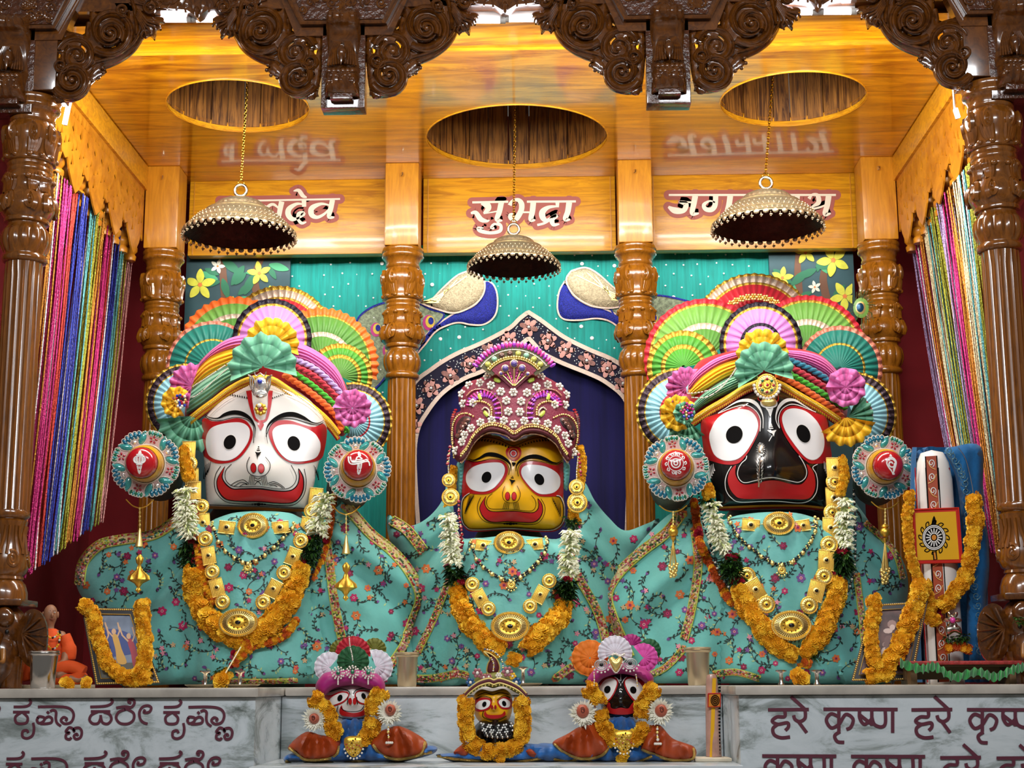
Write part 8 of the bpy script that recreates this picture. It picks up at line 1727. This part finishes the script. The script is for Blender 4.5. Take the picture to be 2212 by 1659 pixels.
hands(t1, 'white-faced', K9, 3.687, [('left', (300, 785), 108, (285, 788), 42), ('right', (888, 735), 112, (895, 718), 45)])
smallgar('marigold garland on the small white-faced statue', K9, [[(285, 620), (350, 680), (405, 760), (440, 850), (480, 920)], [(820, 575), (770, 660), (760, 740)], [(755, 800), (735, 880), (690, 950)]])
tag(pend(0, K9, (605, 1010), 150, 120, 3.687), 'gold pendant with pearl fringe on the small white-faced statue', 'pendant', 'gold pendants of the small statues')
# yellow
t2, f2 = small_statue('small yellow-faced statue inside a thick marigold garland, middle of the lower step', K9, 3.687, [(1560, 600), (1552, 700), (1590, 790), (1650, 830), (1760, 832), (1840, 795), (1868, 700), (1862, 600), (1800, 545), (1705, 565), (1620, 550)], 1064, facey,
    [([(1575, 690), (1600, 645), (1660, 632), (1692, 648), (1678, 690), (1622, 712)], (1645, 668, 16, 22, .4), 0, [(1560, 640), (1620, 615), (1690, 622), (1705, 650), (1685, 705), (1620, 725), (1570, 715)]), ([(1762, 642), (1800, 622), (1850, 648), (1842, 690), (1792, 692), (1766, 668)], (1803, 662, 16, 22, -.4), 0, [(1750, 640), (1800, 610), (1862, 630), (1858, 700), (1790, 705), (1755, 675)])],
    [(1652, 722), (1644, 758), (1690, 782), (1760, 780), (1812, 755), (1806, 722), (1782, 748), (1720, 754), (1670, 748)], [(1706, 692, 10, 18), (1733, 692, 10, 18)],
    [[(1575, 628), (1630, 605), (1690, 615), (1705, 640)], [(1745, 635), (1800, 600), (1855, 618)], [(1640, 720), (1632, 765), (1690, 795), (1765, 794), (1822, 762)], [(1590, 600), (1650, 575), (1710, 590), (1770, 575), (1840, 590)]], linek, nose=(1720, 695, 9))
cloth(t2, 'skirt', K9, [(1260, 1075), (1340, 1060), (1420, 1050), (1500, 980), (1900, 960), (2000, 980), (2200, 1000), (2240, 1060), (2150, 1110), (1950, 1160), (1600, 1170), (1400, 1130)], YS-.02, silkB, .05, [(1270, 1080), (1400, 1105), (1560, 1120), (1720, 1135), (1900, 1130), (2100, 1100), (2220, 1050)])
cloth(t2, 'sleeve', K9, [(1400, 1060), (1470, 990), (1540, 1010), (1520, 1075)], YS-.05, silkO, .02); cloth(t2, 'sleeve', K9, [(1960, 1010), (2090, 1050), (2070, 1095), (1950, 1060)], YS-.05, silkO, .02); cloth(t2, 'body', K9, [(1600, 810), (1870, 810), (1900, 1000), (1570, 1000)], YS-.015, black, .04)
u = thing('ornate_headdress', 'small beaded headdress with paisley plume on the small yellow-faced statue', 'headdress', W(1064, 1480, YS)); mb = MB()
mb2 = sm(K9([(1486, 600), (1530, 555), (1600, 505), (1680, 480), (1720, 492), (1770, 480), (1860, 510), (1930, 550), (1980, 600)]), 6); strokeD = lambda x, y: YS-.075
pillow(mb, sm(K9([(1486, 615), (1530, 530), (1600, 440), (1720, 410), (1840, 430), (1920, 500), (1982, 605), (1900, 580), (1800, 525), (1715, 540), (1640, 525), (1560, 570)]), 5, True), YS-.02, olive, .045, 14, 6, 0, 1.5); tubepx(mb, mb2, 5, strokeD, maroonv, 0, 8); tubepx(mb, [(x, y-5) for x, y in mb2], 1.8, strokeD, goldy, .004); tubepx(mb, [(x, y+5) for x, y in mb2], 1.8, strokeD, goldy, .004); beads(mb, [(x, y+9) for x, y in mb2], 2, strokeD, [goldy, olive]); mb.build('band', u)
mb = MB()
for x, y, r, m in ((1590, 420, 12, mat('dusty_pink', '#a8646c', .4)), (1640, 455, 9, mat('dusty_pink', '')), (1830, 410, 13, mat('dusty_pink', '')), (1870, 445, 9, yelS), (1535, 495, 11, mat('bead_blue', '#2c5a8a', .3)), (1900, 495, 12, mat('bead_blue', '')), (1760, 440, 8, pearl), (1680, 450, 8, mat('dusty_pink', ''))): q = K9([(x, y)])[0]; flower_jewel(mb, q[0], q[1], r, strokeD, .0, m, pearl)
mb.build('bead_flowers', u); mb = MB(); pl_ = sm(K9([(1640, 250), (1690, 265), (1745, 310), (1768, 380), (1745, 430), (1700, 440), (1665, 410), (1672, 350), (1690, 310), (1670, 275)]), 5, True); pillow(mb, pl_, YS-.02, maroonv, .012, None, 5, 0, 1); tubepx(mb, pl_+pl_[:1], 1.6, YS-.022, goldy, .004); beads(mb, K9([(1650, 230), (1720, 250), (1785, 320), (1790, 400), (1760, 460)]), 2.2, lambda x, y: YS-.02, [mat('bead_blue', ''), pearl, goldy]); beads(mb, K9([(1700, 300), (1720, 350), (1715, 410)]), 2, lambda x, y: YS-.034, [goldy, pearl]); mb.build('paisley_plume', u)
mb = MB()
for j in range(6):
    for i in range(13-(j > 3)*2): x, y = K9([(1620+i*20+(j % 2)*10+(j > 3)*20, 838+j*19+((i-6)**2)*-.5)])[0]; mb.ball(W(x, y, YS-.062-.002*j), (.0042, .003, .0038+.0016*(j > 3)), (crystal, crystal, onyx)[(i+j) % 3] if j < 4 else (onyx, silver)[i % 2], 6, 4)
tag(mb.build('silver_collar'), 'silver and black beaded collar on the small yellow-faced statue', 'necklace')
smallgar('thick marigold garland ringing the small yellow-faced statue', K9, [[(1500, 650), (1495, 750), (1500, 850), (1520, 950)], [(1540, 990), (1620, 1030), (1720, 1050), (1830, 1030), (1920, 990)], [(1945, 650), (1955, 750), (1955, 850), (1935, 950)], [(1760, 1120), (1775, 1122)]])
# black
t3, f3 = small_statue('small black-faced statue with orange, white and pink paper fans, right on the lower step', KA, 4.424, [(572, 600), (588, 700), (620, 860), (660, 930), (800, 952), (950, 935), (1000, 860), (1042, 700), (1046, 580), (950, 520), (800, 500), (660, 520)], 1342, faceb,
    [([(590, 720), (600, 640), (650, 570), (720, 555), (762, 590), (745, 660), (700, 740), (650, 770), (602, 755)], (672, 660, 30, 36, .4), 0, [(575, 700), (590, 620), (640, 555), (725, 540), (775, 585), (755, 670), (700, 760), (640, 790), (595, 770)]), ([(842, 590), (870, 560), (930, 560), (1000, 622), (1020, 700), (1000, 765), (950, 770), (900, 722), (860, 655)], (920, 665, 30, 34, -.4), 0, [(830, 590), (865, 545), (940, 545), (1030, 580), (1040, 700), (1010, 785), (945, 785), (890, 735), (845, 660)])],
    [(680, 786), (664, 840), (690, 886), (800, 902), (910, 890), (946, 840), (926, 782), (902, 802), (870, 842), (800, 834), (740, 846), (706, 832), (700, 796)], [], [[(740, 540), (770, 560), (790, 600)], [(860, 540), (835, 560), (812, 600)], [(800, 510), (800, 560)], [(800, 605), (800, 625)], [(640, 890), (700, 928), (800, 936), (920, 925), (985, 870)], [(785, 662), (800, 655), (818, 664)]], linew, nose=(800, 760, 14))
cloth(t3, 'skirt', KA, [(0, 1190), (160, 1180), (420, 1250), (700, 1150), (950, 1150), (1150, 1250), (1480, 1330), (1400, 1370), (1250, 1440), (400, 1440), (250, 1370), (0, 1330)], YS-.02, silkB, .05, [(160, 1330), (300, 1350), (440, 1320), (560, 1370), (760, 1390), (950, 1360), (1100, 1300)])
cloth(t3, 'sleeve', KA, [(148, 1170), (300, 1080), (420, 1010), (560, 985), (695, 1220), (600, 1310), (420, 1332), (250, 1262)], YS-.06, silkO, .03, [(165, 1180), (255, 1262), (420, 1325), (600, 1302), (690, 1220)]); cloth(t3, 'sleeve', KA, [(1050, 1040), (1170, 1000), (1300, 1130), (1505, 1212), (1492, 1332), (1280, 1342), (1100, 1282), (990, 1230)], YS-.06, silkO, .03, [(1000, 1235), (1105, 1278), (1280, 1336), (1485, 1325), (1498, 1220)])
cloth(t3, 'body', KA, [(700, 930), (920, 930), (980, 1060), (960, 1240), (660, 1240), (640, 1060)], YS-.02, silkB, .04)
u = thing('fan_headdress', 'magenta turban with orange, white and pink paper fans on the small black-faced statue', 'headdress', W(1342, 1450, YS), 'paper-fan turbans of the small statues'); mb = MB()
pillow(mb, sm(KA([(465, 605), (520, 500), (600, 440), (800, 400), (1000, 450), (1100, 520), (1112, 605), (1050, 610), (960, 545), (800, 512), (640, 552), (560, 625)]), 5, True), YS-.04, magS, .04, 18, 6, 0, 2); mb.build('turban', u)
pfan(u, KA, (900, 240), 110, 4.424, -170, 0, 8, magS, YS+.05); pfan(u, KA, (1070, 290), 115, 4.424, -160, 60, 9, paperG, YS+.04); pfan(u, KA, (505, 360), 175, 4.424, 0, 360, 15, paperO, YS-.0, .012); pfan(u, KA, (745, 310), 165, 4.424, -210, 30, 14, paperW, YS-.02, .012); pfan(u, KA, (1015, 360), 142, 4.424, -130, 130, 12, paperP, YS-.0, .012)
mb = MB()
for c, n in (((615, 425), 22), ((890, 412), 20)):
    x, y = KA([c])[0]
    for R in (14, 9.5, 5.5): tubepx(mb, ell(x, y, R, R*.8, 20)+ell(x, y, R, R*.8, 20)[:1], 1.5, YS-.088, crystal)
    mb.ball(W(x, y, YS-.09), .006, onyx, 8, 5)
    for j in range(7): a = math.radians(15+25*j); mb.ball(W(x+19*math.cos(a), y+17*math.sin(a), YS-.086), .0036, pearl, 6, 4)
x, y = KA([(755, 410)])[0]; pillow(mb, sm([(x-15, y-7), (x-8, y-14), (x, y-9), (x+8, y-14), (x+15, y-7), (x+9, y+10), (x, y+20), (x-9, y+10)], 4, True), YS-.075, goldy, .018, None, 4); beads(mb, [(x-16, y-6), (x-9, y+11), (x, y+21), (x+9, y+11), (x+16, y-6)], 1.7, lambda a, b: YS-.09, [pearl]); beads(mb, KA([(545, 500), (548, 560), (545, 630)]), 1.7, lambda a, b: YS-.09, [pearl, goldy]); beads(mb, KA([(945, 520), (955, 580), (960, 640)]), 1.7, lambda a, b: YS-.09, [pearl, goldy])
for j in range(8): mb.ball(W(*KA([(720+j*16, 330-10*math.sin(j))])[0], YS-.08), .004, pearl, 6, 4)
mb.build('silver_jewels', u)
hands(t3, 'black-faced', KA, 4.424, [('left', (440, 890), 142, (436, 872), 64), ('right', (1172, 872), 140, (1190, 866), 62)])
smallgar('marigold garland on the small black-faced statue', KA, [[(480, 650), (540, 700), (580, 770)], [(600, 900), (620, 980), (680, 1080), (730, 1150)], [(1120, 650), (1070, 720), (1010, 820), (1000, 930)], [(1020, 1030), (980, 1090), (900, 1150)], [(830, 1300), (840, 1305)]])
tag(pend(0, KA, (830, 1160), 190, 150, 4.424), 'gold pendant with pearl fringe on the small black-faced statue', 'pendant', 'gold pendants of the small statues')
for lb, K, a, b in (('gold earring drop under the right hand of the small white-faced statue', K9, (880, 850), (888, 975)), ('gold earring drop under the right hand of the small black-faced statue', KA, (1150, 1020), (1155, 1180))):
    (x, y), (x2, y2) = K([a, b]); mb = MB(); beads(mb, [(x, y), (x, (y+y2)/2), (x2, y2-8)], 3, lambda a, b: YS-.10, [goldy, pearl], 0, 1, [2, 3, 3.6])
    for j in (-6, -2, 2, 6): mb.ball(W(x2+j, y2, YS-.10), .0045, pearl, 6, 4)
    tag(mb.build('drop_earring'), lb, 'jewel', 'gold drops under small hands')
# ---- small painted log on folded cloth
YG = 4.98; t = thing('small_painted_log', 'small standing painted log with yellow stripe and square plaque, right on the lower step', 'statue', Vector((W(1542, 1636, YG).x, YG, ZS))); c = Vector((W(1542, 1636, YG).x, YG, ZS+.012)); top = W(1543, 1458, YG); hh = top.z-c.z; rr_ = SC(1540, 1550, YG)
pk = mat('log_rose', '#b98f7e', .25, coat=.6, var=.2, vscale=30); mb = MB(); mb.lathe([(17*rr_, 0), (15*rr_, hh*.6), (12.5*rr_, hh*.95), (10*rr_, hh), (0, hh+.004)], pk, 28, Matrix.Translation(c), cap=False); mb.build('log', t)
mb = MB(); DG = lambda x, y: YG-.0215
stroke(mb, [(1543, 1465), (1537, 1636)], 8, DG, mat('plaque_yellow', ''), .002, .01); 
for k in range(22): y = 1470+k*7.5; x = 1553-(y-1470)*.005; mb.add([W(a, b, DG(a, b)+.004) for a, b in ((x-3, y), (x+4, y-3), (x+4, y+3))], [(0, 1, 2)], linek)
mb.build('stripes', t, smooth=False); mb = MB(); Q = KA([(1636, 700), (1754, 698), (1752, 826), (1634, 828)]); fill(mb, Q, YG-.03, ochre, 0, 20, .01); tubepx(mb, Q+Q[:1], 1.5, YG-.031, redp); x, y = KA([(1702, 765)])[0]
for R in (11, 7, 3): tubepx(mb, ell(x, y, R*.8, R, 14)+ell(x, y, R*.8, R, 14)[:1], 1.1, YG-.032, linek)
mb.build('plaque', t); o = MB(); o.box(Vector((W(1535, 1640, YG).x, YG-.03, ZS+.0055)), (.115, .12, .011), mat('folded_cloth', '#d3c6ae', .8, bump=.4, bscale=60), bev=.004); tag(o.build('folded_cloth'), 'folded cream cloth under the small painted log', 'cloth')
